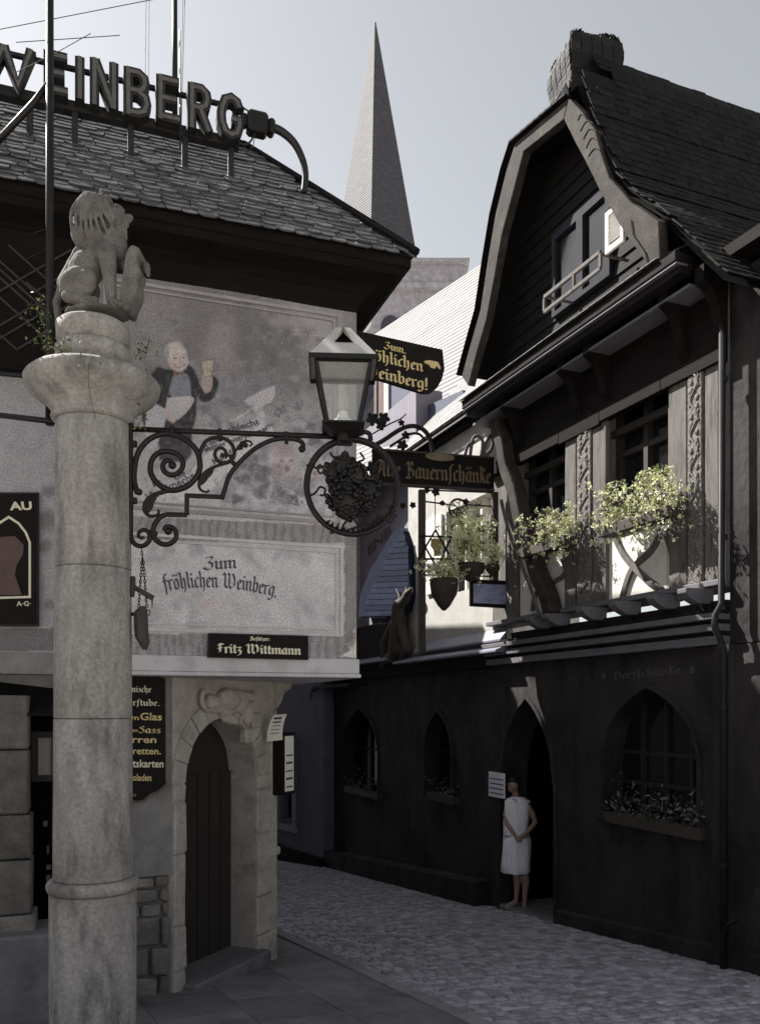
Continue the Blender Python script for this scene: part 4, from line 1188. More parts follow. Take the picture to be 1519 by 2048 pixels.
# ================================================================ LION
lion = thing('lion_statue', 'weathered stone lion sitting upright with a shield on top of the column', 'statue', WF, (CXm, CYm, ZLION))
def Lp(cx, cy, db=0.0):
    """crop position on the lion detail -> world point in the lion's own mid-plane"""
    x, y = 60 + cx / 4.996, 370 + cy / 4.996
    D = CYm + db
    return Vector(((x - CX) / FPX * CYm, D, EYE + (CY - y) / FPX * CYm))
u = CYm / FPX / 4.996
def E(cx, cy, rx, ry, db=0.0, rd=None, rot=0):
    return ('e', Lp(cx, cy, db), (rx * u, (rd if rd else min(rx, ry)) * u, ry * u), math.radians(rot), 'Y')
def C_(p, q, r0, r1, d0=0.0, d1=None):
    return ('c', Lp(*p, d0), Lp(*q, d0 if d1 is None else d1), r0 * u, r1 * u)
prims = [
    E(600, 360, 165, 205, 0, 165, -8), E(550, 500, 130, 140, 0, 140), E(650, 500, 145, 165, 0, 145), E(720, 300, 120, 170, 0, 120),
    E(830, 330, 105, 110, -.01, 100), E(760, 190, 75, 80, 0, 80), E(880, 260, 70, 55, 0, 70),          # mane, head, brow
    E(960, 335, 68, 45, 0, 45), E(995, 320, 36, 28, 0, 32), E(945, 400, 45, 35, 0, 38), E(935, 470, 42, 55, 0, 40), E(895, 440, 60, 70, 0, 60), E(955, 520, 26, 34, 0, 26),   # muzzle, jaw, beard
    E(745, 130, 22, 38, -.05, 16, 15), E(700, 140, 28, 36, .05, 18, -15),                                   # ears
    C_((700, 420), (640, 700), 120, 110), E(820, 560, 110, 160, 0, 110), E(880, 600, 90, 150, 0, 90, -10), C_((640, 700), (520, 950), 120, 150), E(560, 850, 170, 210, 0, 135, 18),   # chest, trunk
    C_((470, 640), (340, 960), 55, 90, .03), E(520, 1030, 190, 165, -.055, 85, -15), E(610, 1000, 100, 110, -.065, 70), E(480, 1090, 150, 110, -.05, 80),                   # back, haunch
    C_((430, 1180), (600, 1210), 60, 45, -.07), E(640, 1230, 95, 40, -.09, 50), E(700, 1240, 60, 32, -.10, 45),                                                                  # hind foot
    E(500, 1010, 160, 150, .07, 70), C_((430, 1170), (640, 1210), 50, 38, .07),
    C_((800, 720), (830, 980), 98, 68, -.05), C_((830, 980), (850, 1190), 64, 52, -.055), E(900, 1245, 72, 36, -.07, 48), E(945, 1265, 40, 28, -.075, 40),                       # fore leg and paw
    C_((900, 700), (1000, 820), 80, 60, .05), C_((1000, 820), (1130, 790), 50, 42, .03), E(1165, 830, 38, 62, .0, 40), E(1180, 890, 24, 34, 0, 26),                            # raised leg over the shield
    C_((270, 960), (215, 1120), 45, 40, .07), C_((215, 1120), (240, 1300), 40, 36, .07), C_((240, 1300), (330, 1400), 34, 28, .07), C_((330, 900), (270, 960), 40, 45, .07), C_((245, 1330), (270, 1480), 36, 30, .05), E(290, 1520, 45, 60, .05, 45),  # tail
    E(680, 1290, 330, 40, 0, 220),
]
rl = random.Random(3)
for s_ in (-1, 1):      # locks of the mane, lying on its swelling sides
    for j_ in range(8):
        t = j_ / 7
        st, cm, en_ = (600 + 150 * t, 165 + 25 * t), (440 + 370 * t, 340 + 40 * t), (455 + 420 * t, 545 + 70 * math.sin(t * 3.1))
        q_ = None
        for k in range(9):
            f = k / 8
            x = (1 - f) ** 2 * st[0] + 2 * f * (1 - f) * cm[0] + f * f * en_[0] + 7 * math.sin(f * 9 + j_)
            y = (1 - f) ** 2 * st[1] + 2 * f * (1 - f) * cm[1] + f * f * en_[1]
            d_ = math.sqrt(max(.05, 1 - ((x - 640) / 245) ** 2 - ((y - 375) / 270) ** 2)) * .080
            if q_: prims.append(C_(q_[0], (x, y), 25 - 10 * f, 24 - 10 * f, s_ * (q_[1] + .017), s_ * (d_ + .017)))
            q_ = ((x, y), d_)
for s_ in (-1, 1):
    prims += [E(895, 262, 24, 17, s_ * .055, 14), C_((700, 200), (860, 430), 30, 26, s_ * .062), C_((770, 180), (880, 400), 22, 20, s_ * .07)]
sculpt('body', prims, .0052, M['lion'], lion, smooth_it=1, disp=.006)
mb = MB()
sh = [(1060, 660), (1140, 700), (1125, 760), (1100, 830), (1140, 900), (1110, 1000), (1118, 1080), (1100, 1150), (1060, 1230), (1030, 1330), (960, 1300), (935, 1200), (950, 1050), (975, 880), (990, 780), (1020, 700)]
mb.prism([(Lp(*p).x, Lp(*p).z) for p in sh], CYm - .075, CYm + .065)
part('shield', mb, M['lion'], lion, bevel=.014)

# ================================================================ plants on the capital
def foliage(n, size, center, spread, drop=0.0):
    mb = MB()
    for _ in range(n):
        d = Vector((random.gauss(0, 1), random.gauss(0, 1), random.gauss(0, 1)))
        if d.length > 2.2: d *= 2.2 / d.length
        mb.leafquad(Vector(center) + Vector((d.x * spread[0], d.y * spread[1], d.z * spread[2])), size * random.uniform(.6, 1.3))
    return mb
def plant(name, label, pts, n, size, group=None):
    p0 = pts[0]
    t = thing(name, label, 'plant', WF, p0, group)
    mb = MB(); mb.tube(catmull(pts, 4) if len(pts) > 2 else pts, .0016, 4); part('stem', mb, M['leaf_dark'], t)
    lf, ld = MB(), MB()
    cp = catmull(pts, 12) if len(pts) > 2 else pts
    for k in range(n):
        p = random.choice(cp) + Vector((random.gauss(0, .03), random.gauss(0, .03), random.gauss(0, .03)))
        (lf if random.random() < .6 else ld).leafquad(p, size * random.uniform(.6, 1.3))
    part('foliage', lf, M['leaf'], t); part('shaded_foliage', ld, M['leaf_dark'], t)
    return t
plant('wall_plant', 'small green weed growing on the capital behind the tail of the lion', [WF.px(112, 705, 4.3), WF.px(100, 670, 4.3), WF.px(82, 640, 4.3), WF.px(84, 600, 4.3)], 110, .020)
plant('wall_plant', 'pale flowering weed on the rim of the capital at its outer edge', [WF.px(130, 705, 4.12), WF.px(112, 695, 4.12), WF.px(92, 690, 4.15), WF.px(75, 665, 4.15)], 90, .018)
plant('hanging_tendril', 'thin tendril hanging down the front of the column capital', [WF.px(182, 700, 4.03), WF.px(179, 722, 4.0), WF.px(177, 762, 4.02), WF.px(183, 800, 4.08), WF.px(192, 838, 4.12)], 22, .016)
plant('wall_plant', 'dim bushy weed on the rim of the capital beside the painted host', [WF.px(268, 715, 4.45), WF.px(282, 705, 4.45), WF.px(296, 695, 4.45), WF.px(298, 675, 4.45)], 80, .018)
plant('wall_plant', 'tiny bright green weed where the iron bracket meets the column', [WF.px(268, 855, 4.3), WF.px(279, 848, 4.28), WF.px(288, 825, 4.28)], 34, .015)

# ================================================================ WROUGHT IRON BRACKET
brk = thing('wrought_iron_bracket', 'black wrought iron bracket with spiral scrolls reaching from the column', 'bracket', BF, (0, 0, 2.2))
def C7(pts): return [BF.px(250 + x / 4.266, 840 + y / 4.266, 0) for x, y in pts]
IR = .0125
def bar(pts, r=IR, nm='bar', r_end=None, sm=True, m='iron', n=6, catm=True, fl=1.15):
    P = C7(pts) if catm != 'raw' else pts
    if catm: P = catmull(P, n)
    rr = [r] * len(P)
    if r_end: rr = [r + (r_end - r) * max(0, i / (len(P) - 1) - .5) * 2 for i in range(len(P))]
    mb = MB(); mb.tube(P, rr, 8, flat=fl)
    return part(nm, mb, M[m], brk, smooth=True)
bar([(48, 20), (50, 400), (50, 800), (50, 960)], .0135, 'wall_bar')
bar([(50, 960), (62, 1030), (110, 1072), (170, 1068), (212, 1020), (205, 960), (165, 938), (125, 955), (118, 990), (145, 1010), (165, 995)], IR, 'scroll', .007)
A0, A1 = BF.px(262, 858, 0), BF.px(690, 874, 0)
mb = MB(); mb.tube([A0, A0.lerp(A1, .5), A1], .0145, 10); part('arm', mb, M['iron'], brk, smooth=True)
mb = MB(); mb.tube(catmull([BF.px(*p, 0) for p in ((690, 874), (712, 870), (728, 864), (739, 868), (741, 880))], 5), [.013] * 20 + [.016], 8); part('arm_curl', mb, M['iron'], brk, smooth=True)
bar([(112, 628), (88, 560), (78, 480), (92, 350), (130, 250), (215, 160), (335, 118), (450, 135), (560, 200), (625, 290), (640, 410), (600, 500), (520, 570), (400, 600), (290, 550), (225, 460), (222, 370), (260, 300), (330, 268), (420, 278), (485, 330), (492, 400), (450, 455), (390, 468), (335, 435), (325, 380), (360, 345), (400, 360)], .0150, 'scroll', .0135)
mb = MB(); q = C7([(405, 385)])[0]; mb.ball(q, .021, 10, 8); q = C7([(370, 950)])[0]; mb.ball(q, .020, 10, 8); q = C7([(832, 300)])[0]; mb.ball(q, .012, 8, 6); q = BF.px(604, 898, 0); mb.ball(q, .019, 10, 8); q = C7([(122, 615)])[0]; mb.ball(q, .018, 8, 6)
part('scroll_eye', mb, M['iron'], brk, smooth=True)
bar([(470, 595), (340, 612), (240, 640), (178, 700), (168, 770), (205, 815), (255, 818), (288, 795), (285, 765)], .0105, 'leaf_scroll', .006)
bar([(640, 300), (655, 240), (700, 175), (790, 148), (880, 175), (930, 245), (925, 320), (870, 362), (800, 352), (768, 300), (785, 250), (830, 240), (862, 275), (845, 310)], .0105, 'scroll', .008)
bar([(930, 350), (840, 375), (750, 405), (680, 450), (635, 520), (640, 585), (690, 615), (722, 600)], .0085, 'leaf_scroll', .005)
for leafp in ([(165, 720), (180, 670), (230, 640), (275, 640), (268, 675), (250, 700), (240, 745), (205, 790), (178, 780)], [(625, 520), (650, 470), (700, 430), (765, 410), (745, 460), (715, 490), (690, 525), (650, 560)]):
    P = C7(leafp); mb = MB(); mb.prism([(p.x, p.z) for p in P], -.006, .008); part('iron_leaf', mb, M['iron'], brk)
big = [BF.px(*p, 0) for p in ((605, 898), (606, 888), (596, 880), (575, 877), (545, 880), (512, 896), (482, 922), (460, 950), (450, 978), (444, 998))]
mb = MB(); P = catmull(big, 6); mb.tube(P, .0125, 8, flat=1.15); part('brace_curve', mb, M['iron'], brk, smooth=True)
for p, q in (((446, 994), (370, 991)), ((374, 991), (374, 1030)), ((374, 1030), (332, 1029))):
    mb = MB(); mb.tube([BF.px(*p, 0), BF.px(*q, 0)], .0125, 8); part('brace_step', mb, M['iron'], brk)
bar([(350, 808), (300, 830), (255, 890), (238, 960), (262, 1020), (320, 1058), (385, 1055), (432, 1015), (436, 955), (400, 915), (350, 912), (335, 945)], .0135, 'scroll', .012)
for (x, y) in ((440, 868), (573, 874), (345, 862)):
    q = BF.px(x, y, 0); mb = MB(); mb.cbox(q.x - .011, q.x + .011, -.02, .02, q.z - .034, q.z + .026, c=.004); part('clamp', mb, M['iron'], brk)
for (x, y) in ((75, 205), (75, 690)):
    q = C7([(x, y)])[0]; mb = MB(); mb.cbox(q.x - .022, q.x + .018, -.014, .014, q.z - .016, q.z + .016, c=.004); part('wall_bolt', mb, M['iron'], brk)
for k, pts in enumerate(([(950, 260), (980, 215), (1010, 185), (1060, 180), (1085, 205), (1060, 225)], [(990, 250), (1020, 205), (1035, 165)], [(905, 320), (880, 300), (860, 330)])):
    bar(pts, .006, 'twig', .004)
for (x, y) in ((1000, 200), (1030, 215), (975, 235), (910, 315), (930, 370), (260, 970), (215, 985)):
    q = C7([(x, y)])[0]; mb = MB(); mb.ball(q, .014, 8, 6); part('iron_knot', mb, M['iron'], brk, smooth=True)

# chain with wooden trade tools
def chain(mb, p, q, r=.0075, th=.0024):
    L = (q - p).length; n = max(2, int(L / (r * 2.1)))
    for i in range(n):
        c = p.lerp(q, (i + .5) / n); d = (q - p).normalized()
        side = Vector((1, 0, 0)) if i % 2 else Vector((0, 1, 0))
        side = (side - d * side.dot(d)).normalized()
        ring = [c + d * math.cos(t) * r * 1.5 + side * math.sin(t) * r * .8 for t in [k * math.pi / 4 for k in range(9)]]
        mb.tube(ring, th, 5, cap=False)
hang = thing('hanging_wooden_tools', 'dark wooden trade emblem with a T shaped handle hanging on chains below the scroll bracket', 'trade sign', BF, (.05, 0, 2.9))
top = C7([(143, 1095)])[0]
mb = MB(); chain(mb, top, C7([(150, 1180)])[0]); part('chain', mb, M['iron'], hang)
mb = MB(); chain(mb, C7([(148, 1180)])[0], C7([(118, 1600)])[0]); part('chain', mb, M['iron'], hang)
mb = MB(); chain(mb, C7([(155, 1180)])[0], C7([(188, 1600)])[0]); part('chain', mb, M['iron'], hang)
P = C7([(72, 1335), (60, 1510)]); mb = MB(); mb.tube([P[0], P[0].lerp(P[1], .5), P[1]], [.011, .017, .012], 8)
P = C7([(75, 1425), (240, 1520)]); mb.tube([P[0], P[1]], [.012, .015], 8); P = C7([(235, 1500), (232, 1600)]); mb.tube([P[0], P[1]], [.006, .002], 6)
part('wooden_handle', mb, M['oldwood'], hang, smooth=True)
mb = MB()
def Q(x, y, b): p = C7([(x, y)])[0]; return (p.x, b, p.z)
sec = [(1590, 128, 178, .022), (1640, 75, 195, .034), (1780, 78, 200, .040), (1850, 85, 205, .038), (1900, 115, 212, .03), (1960, 150, 190, .012)]
vs = []; fs = []
for i, (y, x0, x1, h) in enumerate(sec):
    p0, p1 = Q(x0, y, 0), Q(x1, y, 0)
    n = 10
    for k in range(n):
        t = 2 * math.pi * k / n
        vs.append((p0[0] + (p1[0] - p0[0]) * (.5 - .5 * math.cos(t)), h * math.sin(t), p0[2]))
for i in range(len(sec) - 1):
    for k in range(10): fs.append((i * 10 + k, i * 10 + (k + 1) % 10, (i + 1) * 10 + (k + 1) % 10, (i + 1) * 10 + k))
fs += [tuple(range(9, -1, -1)), tuple(50 + k for k in range(10))]
mb.add(vs, fs); part('wooden_body', mb, M['oldwood'], hang)
mb = MB(); mb.tube([Q(10, 1648, 0), Q(80, 1650, 0)], .006, 6); mb.tube([Q(12, 1662, .01), Q(80, 1664, .01)], .005, 6); part('peg', mb, M['iron'], hang)
c = Q(196, 1645, 0); mb = MB(); mb.tube([(c[0] + .012 * math.cos(t), 0, c[2] + .016 * math.sin(t)) for t in [k * math.pi / 5 for k in range(11)]], .003, 5, cap=False); part('ring', mb, M['iron'], hang)

# ================================================================ GRAPE RING
ring = thing('grape_wreath', 'black iron ring with grape bunches and vine leaves hanging under the lantern', 'hanging sign', BF, (1.15, 0, 3.4))
rc = BF.px(705, 973, 0); rl_ = BF.px(613, 973, 0); RR = rc.x - rl_.x
mb = MB(); mb.tube([(rc.x + RR * math.cos(t), 0, rc.z + RR * 1.04 * math.sin(t)) for t in [k * math.pi / 36 for k in range(73)]], .0155, 9, cap=False); part('hoop', mb, M['iron'], ring, smooth=True)
mb = MB(); mb.tube([(rc.x + (RR - .012) * math.cos(t), .012, rc.z + (RR * 1.04 - .012) * math.sin(t)) for t in [k * math.pi / 36 for k in range(73)]], .006, 6, cap=False); part('inner_hoop', mb, M['iron'], ring, smooth=True)
def bunch(px_, py_, wpx, hpx, n, b=0.0):
    mb = MB(); c = BF.px(px_, py_, b); s_ = c.z - BF.px(px_, py_ + 1, b).z
    rnd = random.Random(px_)
    for k in range(n):
        t = rnd.random(); ang = rnd.uniform(0, 6.28)
        y = (t * 2 - 1) * hpx
        wlim = wpx * math.sqrt(max(0, 1 - (y / hpx) ** 2)) * (1.0 if y < 0 else 1 - .25 * y / hpx)
        r_ = math.sqrt(rnd.uniform(.3, 1))
        mb.ball((c.x + math.cos(ang) * wlim * r_ * s_, b + math.sin(ang) * wlim * r_ * s_ * .75, c.z - y * s_), .0155, 7, 5)
    mb.ball(c, (wpx * s_ * .8, wpx * s_ * .55, hpx * s_ * .85), 10, 8)
    return part('grape_bunch', mb, M['iron'], ring, smooth=True)
bunch(690, 1000, 37, 34, 150); bunch(682, 965, 30, 26, 90, .03); bunch(735, 985, 26, 34, 90); bunch(710, 950, 24, 24, 60, -.02); bunch(748, 968, 14, 16, 25, .03); bunch(700, 1022, 24, 18, 40)
def vleaf(cx_, cy_, r, rot, b, fr=BF, t=ring, nm='vine_leaf', m='iron'):
    c = fr.px(cx_, cy_, b); s_ = c.z - fr.px(cx_, cy_ + 1, b).z
    pts = []
    for k in range(20):
        a = 2 * math.pi * k / 20
        rr = r * (.62 + .38 * abs(math.cos(2.5 * a)) ** .8) * s_
        pts.append((c.x + rr * math.cos(a + rot), c.z + rr * math.sin(a + rot)))
    mb = MB(); mb.add([(c.x, b - .012, c.z)] + [(p[0], b + (.006 if k % 2 else -.004), p[1]) for k, p in enumerate(pts)] + [(c.x, b + .004, c.z)] + [(p[0], b + .014, p[1]) for p in pts],
                      [(0, 1 + k, 1 + (k + 1) % 20) for k in range(20)] + [(21, 22 + (k + 1) % 20, 22 + k) for k in range(20)] + [(1 + k, 1 + (k + 1) % 20, 22 + (k + 1) % 20, 22 + k) for k in range(20)])
    return part(nm, mb, M[m], t)
vleaf(690, 925, 24, .3, -.03); vleaf(664, 938, 20, 1.2, -.02); vleaf(745, 935, 14, .8, .01); vleaf(733, 1012, 15, 2.0, .01)
for pts in ([(613, 932), (622, 928), (632, 936), (640, 930), (648, 940), (641, 947), (636, 938), (650, 932), (660, 928)], [(612, 982), (622, 990), (632, 984), (640, 974), (650, 978), (648, 990), (640, 990)],
            [(700, 1015), (712, 1045), (735, 1055), (760, 1035), (785, 1030)], [(718, 1005), (735, 1020), (755, 1018), (772, 1010), (780, 1022)], [(695, 1040), (686, 1052), (690, 1060), (680, 1068)], [(660, 1066), (690, 1062), (725, 1050), (760, 1040), (790, 1022)],
            [(715, 1052), (722, 1040), (716, 1030)], [(745, 1046), (755, 1030), (750, 1022)], [(770, 1035), (780, 1045), (792, 1030)], [(660, 905), (670, 915), (690, 910), (700, 920)], [(720, 905), (728, 918), (716, 925), (730, 935)]):
    mb = MB(); P = catmull([BF.px(*p, -.012) for p in pts], 5); mb.tube(P, .0062, 6); part('tendril', mb, M['iron'], ring, smooth=True)
for k in range(16):
    t = math.radians(-125 + k * 7); c = (rc.x + RR * .96 * math.cos(t), -.02, rc.z + RR * 1.0 * math.sin(t))
    mb = MB(); mb.tube([c, (c[0] + random.uniform(-.01, .02), -.035, c[2] + random.uniform(.01, .035))], [.009, .003], 6); part('iron_bud', mb, M['iron'], ring, smooth=True)
mb = MB(); q = BF.px(690, 885, 0); mb.cbox(q.x - .04, q.x + .04, -.03, .03, q.z - .012, q.z + .03, c=.006); part('hanger', mb, M['iron'], ring)

# ================================================================ LANTERN
lz = lambda y, d: EYE + (CY - y) / FPX * d
NF = Frame((619 - CX) / FPX * 4.22, 4.22, .998, .06)     # near-left eave corner, a right, b away
We = (755 - 619) / FPX * 4.22; De = .335
lan = thing('street_lantern', 'four sided glass street lantern with grey hipped roof standing on the iron arm', 'lantern', NF, (We / 2, De / 2, 3.6))
ze = lz(706, 4.22); zap = lz(669, 4.38)
cx_, cy_ = We / 2, De / 2
mb = MB(); ap = .035
P8 = [(-.0, 0, ze), (We, 0, ze), (We, De, ze), (0, De, ze), (cx_ - ap, cy_ - ap, zap + .03), (cx_ + ap, cy_ - ap, zap + .03), (cx_ + ap, cy_ + ap, zap + .03), (cx_ - ap, cy_ + ap, zap + .03)]
mb.hexa(P8)
rfl = part('lantern_roof', mb, M['lamp_metal'], lan)
mb = MB()
for (x0, x1, y0, y1) in ((-.004, We + .004, -.005, .0), (-.004, We + .004, De, De + .005), (-.005, -.0, 0, De), (We, We + .005, 0, De)):
    mb.box(x0, x1, y0, y1, ze - .022, ze + .003)
part('roof_rim', mb, M['iron'], lan, parent=rfl)
# small triangular vent on the front slope
def roofpt(a, t):   # front slope, t 0..1 up
    return Vector((a, t * (cy_ - ap), ze + t * (zap + .03 - ze)))
mb = MB(); n_ = Vector((0, -(zap + .03 - ze), cy_ - ap)).normalized()
tri = [roofpt(cx_ - .045, .42), roofpt(cx_ + .05, .42), roofpt(cx_ + .0, .80)]
mb.add([p + n_ * .002 for p in tri] + [tri[2] + n_ * .03], [(0, 1, 2)]); part('vent_hole', mb, M['black'], lan, parent=rfl)
mb = MB(); mb.add([tri[0], tri[2], tri[2] + n_ * .035 - Vector((0, .01, 0)), tri[1]], [(0, 1, 2), (1, 3, 2)]); part('vent_hood', mb, M['lamp_metal'], lan, parent=rfl)
g1, g0 = .138, .080
zt_, zb_ = ze - .018, lz(842, 4.31)
def corner(i, top):
    g_ = g1 if top else g0
    sx, sy = ((-1, -1), (1, -1), (1, 1), (-1, 1))[i]
    return Vector((cx_ + sx * g_, cy_ + sy * g_, zt_ if top else zb_))
for i in range(4):
    mb = MB(); mb.tube([corner(i, 0), corner(i, 1)], .0095, 6); part('corner_bar', mb, M['iron'], lan)
    j_ = (i + 1) % 4
    mb = MB(); q = [corner(i, 0), corner(j_, 0), corner(j_, 1), corner(i, 1)]
    c_ = sum(q, Vector()) / 4
    mb.add([c_ + (p - c_) * .95 for p in q], [(0, 1, 2, 3)]); part('glass_pane', mb, M['glass'], lan)
    mb = MB(); mb.tube([corner(i, 1), corner(j_, 1)], .010, 6); part('top_bar', mb, M['iron'], lan)
    if i in (1, 3):
        mb = MB(); mb.tube([corner(i, 0).lerp(corner(j_, 0), .5), corner(i, 1).lerp(corner(j_, 1), .5)], .004, 5); part('glazing_bar', mb, M['iron'], lan)
mb = MB(); k1, k0 = .105, .055
zt2, zb2 = zb_ - .002, BF.px(690, 874, 0).z - .012
mb.hexa([(cx_ - k0, cy_ - k0, zb2), (cx_ + k0, cy_ - k0, zb2), (cx_ + k0, cy_ + k0, zb2), (cx_ - k0, cy_ + k0, zb2), (cx_ - k1, cy_ - k1, zt2 - .01), (cx_ + k1, cy_ - k1, zt2 - .01), (cx_ + k1, cy_ + k1, zt2 - .01), (cx_ - k1, cy_ + k1, zt2 - .01)])
mb.box(cx_ - k1 - .004, cx_ + k1 + .004, cy_ - k1 - .004, cy_ + k1 + .004, zt2 - .009, zt2)
part('tray', mb, M['iron'], lan)
mb = MB(); mb.lathe([(.01, zb2 - .05), (.03, zb2 - .04), (.03, zb2 - .0)], (cx_, cy_), 12); part('socket', mb, M['iron'], lan)
mb = MB(); mb.lathe([(.055, zb_ + .004), (.062, zb_ + .015), (.045, zb_ + .035), (.03, zb_ + .05), (.028, zb_ + .075), (.02, zb_ + .08)], (cx_, cy_), 20); part('burner', mb, M['opal'], lan, smooth=True)
mb = MB(); mb.lathe([(.02, zb_ + .08), (.036, zb_ + .11), (.034, zb_ + .15), (.022, zb_ + .18), (.018, zb_ + .22)], (cx_, cy_), 20); part('glass_chimney', mb, M['glass'], lan, smooth=True)

# ================================================================ BOARDS ON THE INN
def board(fr, name, label, cat, pts, b0, b1, m='black_paint', rim=None):
    P = [fr.px(x, y, b0) for x, y in pts]
    c = sum(P, Vector()) / len(P)
    t = thing(name, label, cat, fr, (c.x, b0, c.z))
    mb = MB(); mb.prism([(p.x, p.z) for p in P], b0, b1); bo = part('board', mb, M[m], t)
    if rim:
        mb = MB(); n = len(P)
        loop = [(p.x, p.z) for p in P] + [(P[0].x, P[0].z), (P[1].x, P[1].z)]
        cc = Vector((c.x, c.z)); loop = [tuple(cc + (Vector(q) - cc) * .985) for q in loop]
        mb.ribbon(loop[:-1], rim[0], lambda x, y, d: (x, d, y), b0 - .004, b0 + .002); part('border', mb, M[rim[1]], t)
    return t
t = board(LF, 'name_board', 'black enamel board with the owner name in white broken letters', 'sign', [(417, 1267), (617, 1272), (617, 1320), (416, 1315)], -.045, -.018, rim=(.006, 'iron'))
part('lettering', letter_line(LF, 'Fritz', (434, 1306), (484, 1307), .043, -.046, -.004, nib=.30), M['cream'], t)
part('lettering', letter_line(LF, 'Wittmann', (492, 1307), (602, 1310), .043, -.046, -.004, nib=.30), M['cream'], t)
part('lettering', letter_line(LF, 'BeLitzer:', (500, 1281), (540, 1282), .018, -.046, -.003, nib=.32), M['cream'], t)
# menu board
men = [(250, 1318), (262, 1312), (282, 1316), (296, 1322), (303, 1335), (318, 1350), (333, 1355), (334, 1570), (318, 1585), (300, 1592), (290, 1602), (278, 1606), (250, 1603), (222, 1606), (212, 1602), (204, 1592), (188, 1585), (172, 1572), (172, 1355), (188, 1350), (205, 1335), (215, 1322), (235, 1316)]
t = board(LF, 'menu_board', 'shaped black board of drinks and postcards in yellow letters behind the column', 'sign', men, .16, .197, rim=(.008, 'dull_gold'))
for s, x0, x1, y, xh, col, kind in (('Rheinische', 234, 303, 1384, .036, 'cream', 0), ('BierLtube.', 238, 320, 1411, .036, 'cream', 0), ('im', 258, 278, 1439, .030, 'gold', 1), ('Glas', 280, 324, 1440, .048, 'gold', 1), ('vom', 259, 276, 1463, .020, 'gold', 1), ('Sass', 277, 322, 1466, .038, 'gold', 0),
                                    ('Zigarren', 213, 313, 1485, .044, 'gold', 1), ('Zigaretten.', 228, 322, 1508, .044, 'gold', 1), ('Ansichtskarten', 214, 327, 1534, .050, 'cream', 1), ('Schokoladen', 230, 303, 1561, .044, 'gold', 1)):
    if kind: part('lettering', font_line(LF, s, (x0, y), (x1, y + 1), xh * 1.45, .158, -.002, offset=.02), M[col], t)
    else: part('lettering', letter_line(LF, s, (x0, y), (x1, y + 1), xh * .8, .159, -.004, nib=.24), M[col], t)
for (x, y) in ((266, 1334), (267, 1591)):
    q = LF.px(x, y, .158); mb = MB(); mb.ball(q, (.022, .003, .010), 10, 6); part('ornament', mb, M['dull_gold'], t)
# beer board at far left
t = board(LF, 'beer_board', 'dark beer advertisement board with a drinking vessel on the wall left of the column', 'sign', [(-40, 985), (78, 985), (78, 1253), (-40, 1253)], -.03, -.012, rim=(.012, 'iron'))
part('lettering', font_line(LF, 'AU', (22, 1020), (65, 1019), .070, -.0335, -.002, offset=.035), M['cream'], t)
part('lettering', font_line(LF, 'A·G·', (34, 1212), (62, 1212), .042, -.0335, -.002, offset=.02), M['cream'], t)
P = [LF.px(x, y, -.033) for x, y in ((-10, 1052), (18, 1034), (38, 1047), (52, 1065), (60, 1085), (60, 1194), (-10, 1196))]
mb = MB(); mb.ribbon([(p.x, p.z) for p in P], .014, lambda x, y, d: (x, d, y), -.034, -.031); part('emblem_outline', mb, M['cream'], t)
P = [LF.px(x, y, -.033) for x, y in ((-5, 1075), (30, 1072), (48, 1090), (46, 1110), (34, 1130), (30, 1150), (44, 1190), (-5, 1190))]
mb = MB(); mb.prism([(p.x, p.z) for p in P], -.0335, -.0305); part('emblem', mb, mat('emblem_red', (.10, .055, .045), rough=.6), t)

# pointing board
t = board(PF, 'pointing_board', 'black pennant shaped board with yellow broken letters and a pointing hand behind the lantern', 'sign', [(714, 661), (800, 680), (885, 699), (889, 738), (884, 758), (874, 776), (862, 786), (846, 786), (714, 745)], 0, .03)
part('lettering', letter_line(PF, 'Zum.', (768, 697), (812, 708), .036, -.001, -.004, nib=.26), M['gold'], t)
part('lettering', letter_line(PF, 'fröhlichen', (728, 716), (846, 744), .058, -.001, -.004, nib=.24), M['gold'], t)
part('lettering', letter_line(PF, 'Weinberg!', (722, 748), (856, 781), .060, -.001, -.004, nib=.24), M['gold'], t)
P = [PF.px(x, y, -.004) for x, y in ((848, 722), (858, 720), (868, 722), (876, 724), (881, 734), (881, 739), (876, 735), (873, 731), (870, 737), (862, 735), (858, 729), (850, 726))]
mb = MB(); mb.prism([(p.x, p.z) for p in P], -.004, -.0005); part('pointing_hand', mb, M['gold'], t)
mb = MB(); q0, q1 = PF.px(714, 690, .015), PF.px(700, 688, .015); mb.tube([q0, q1], .012, 6); q0, q1 = PF.px(714, 735, .015), PF.px(700, 732, .015); mb.tube([q0, q1], .012, 6); part('mounting', mb, M['iron'], t)

# showcase and paper at the door corner
t = thing('menu_showcase', 'narrow dark display case with white sheets at the corner beside the arched door', 'display case', DF, (DL, 0, 1.6))
a0 = DL - .07
z0, z1 = DF.px(545, 1590, 0).z, DF.px(545, 1465, 0).z
mb = MB(); mb.box(a0, a0 + .20, -.12, -.02, z0, z1)
part('case', mb, M['black_paint'], t, bevel=.006)
mb = MB(); mb.box(a0 + .03, a0 + .17, -.1205, -.119, z0 + .03, z1 - .03); part('recess', mb, M['paper'], t, label='white printed sheet inside the case')
for k in range(5):
    zz = z0 + .06 + k * .065; mb = MB(); mb.box(a0 + .05, a0 + .15, -.1225, -.1208, zz, zz + .012 + .006 * (k % 2)); part('print_line', mb, M['faint_ink'], t)
t = thing('paper_notice', 'curling white paper notice pinned above the narrow display case', 'notice', WF, WF.px(552, 1450, 6.75))
vs = []; n = 8
cor = [(547, 1430), (574, 1428), (566, 1480), (534, 1484)]
P = [WF.px(x, y, 6.75) for x, y in cor]
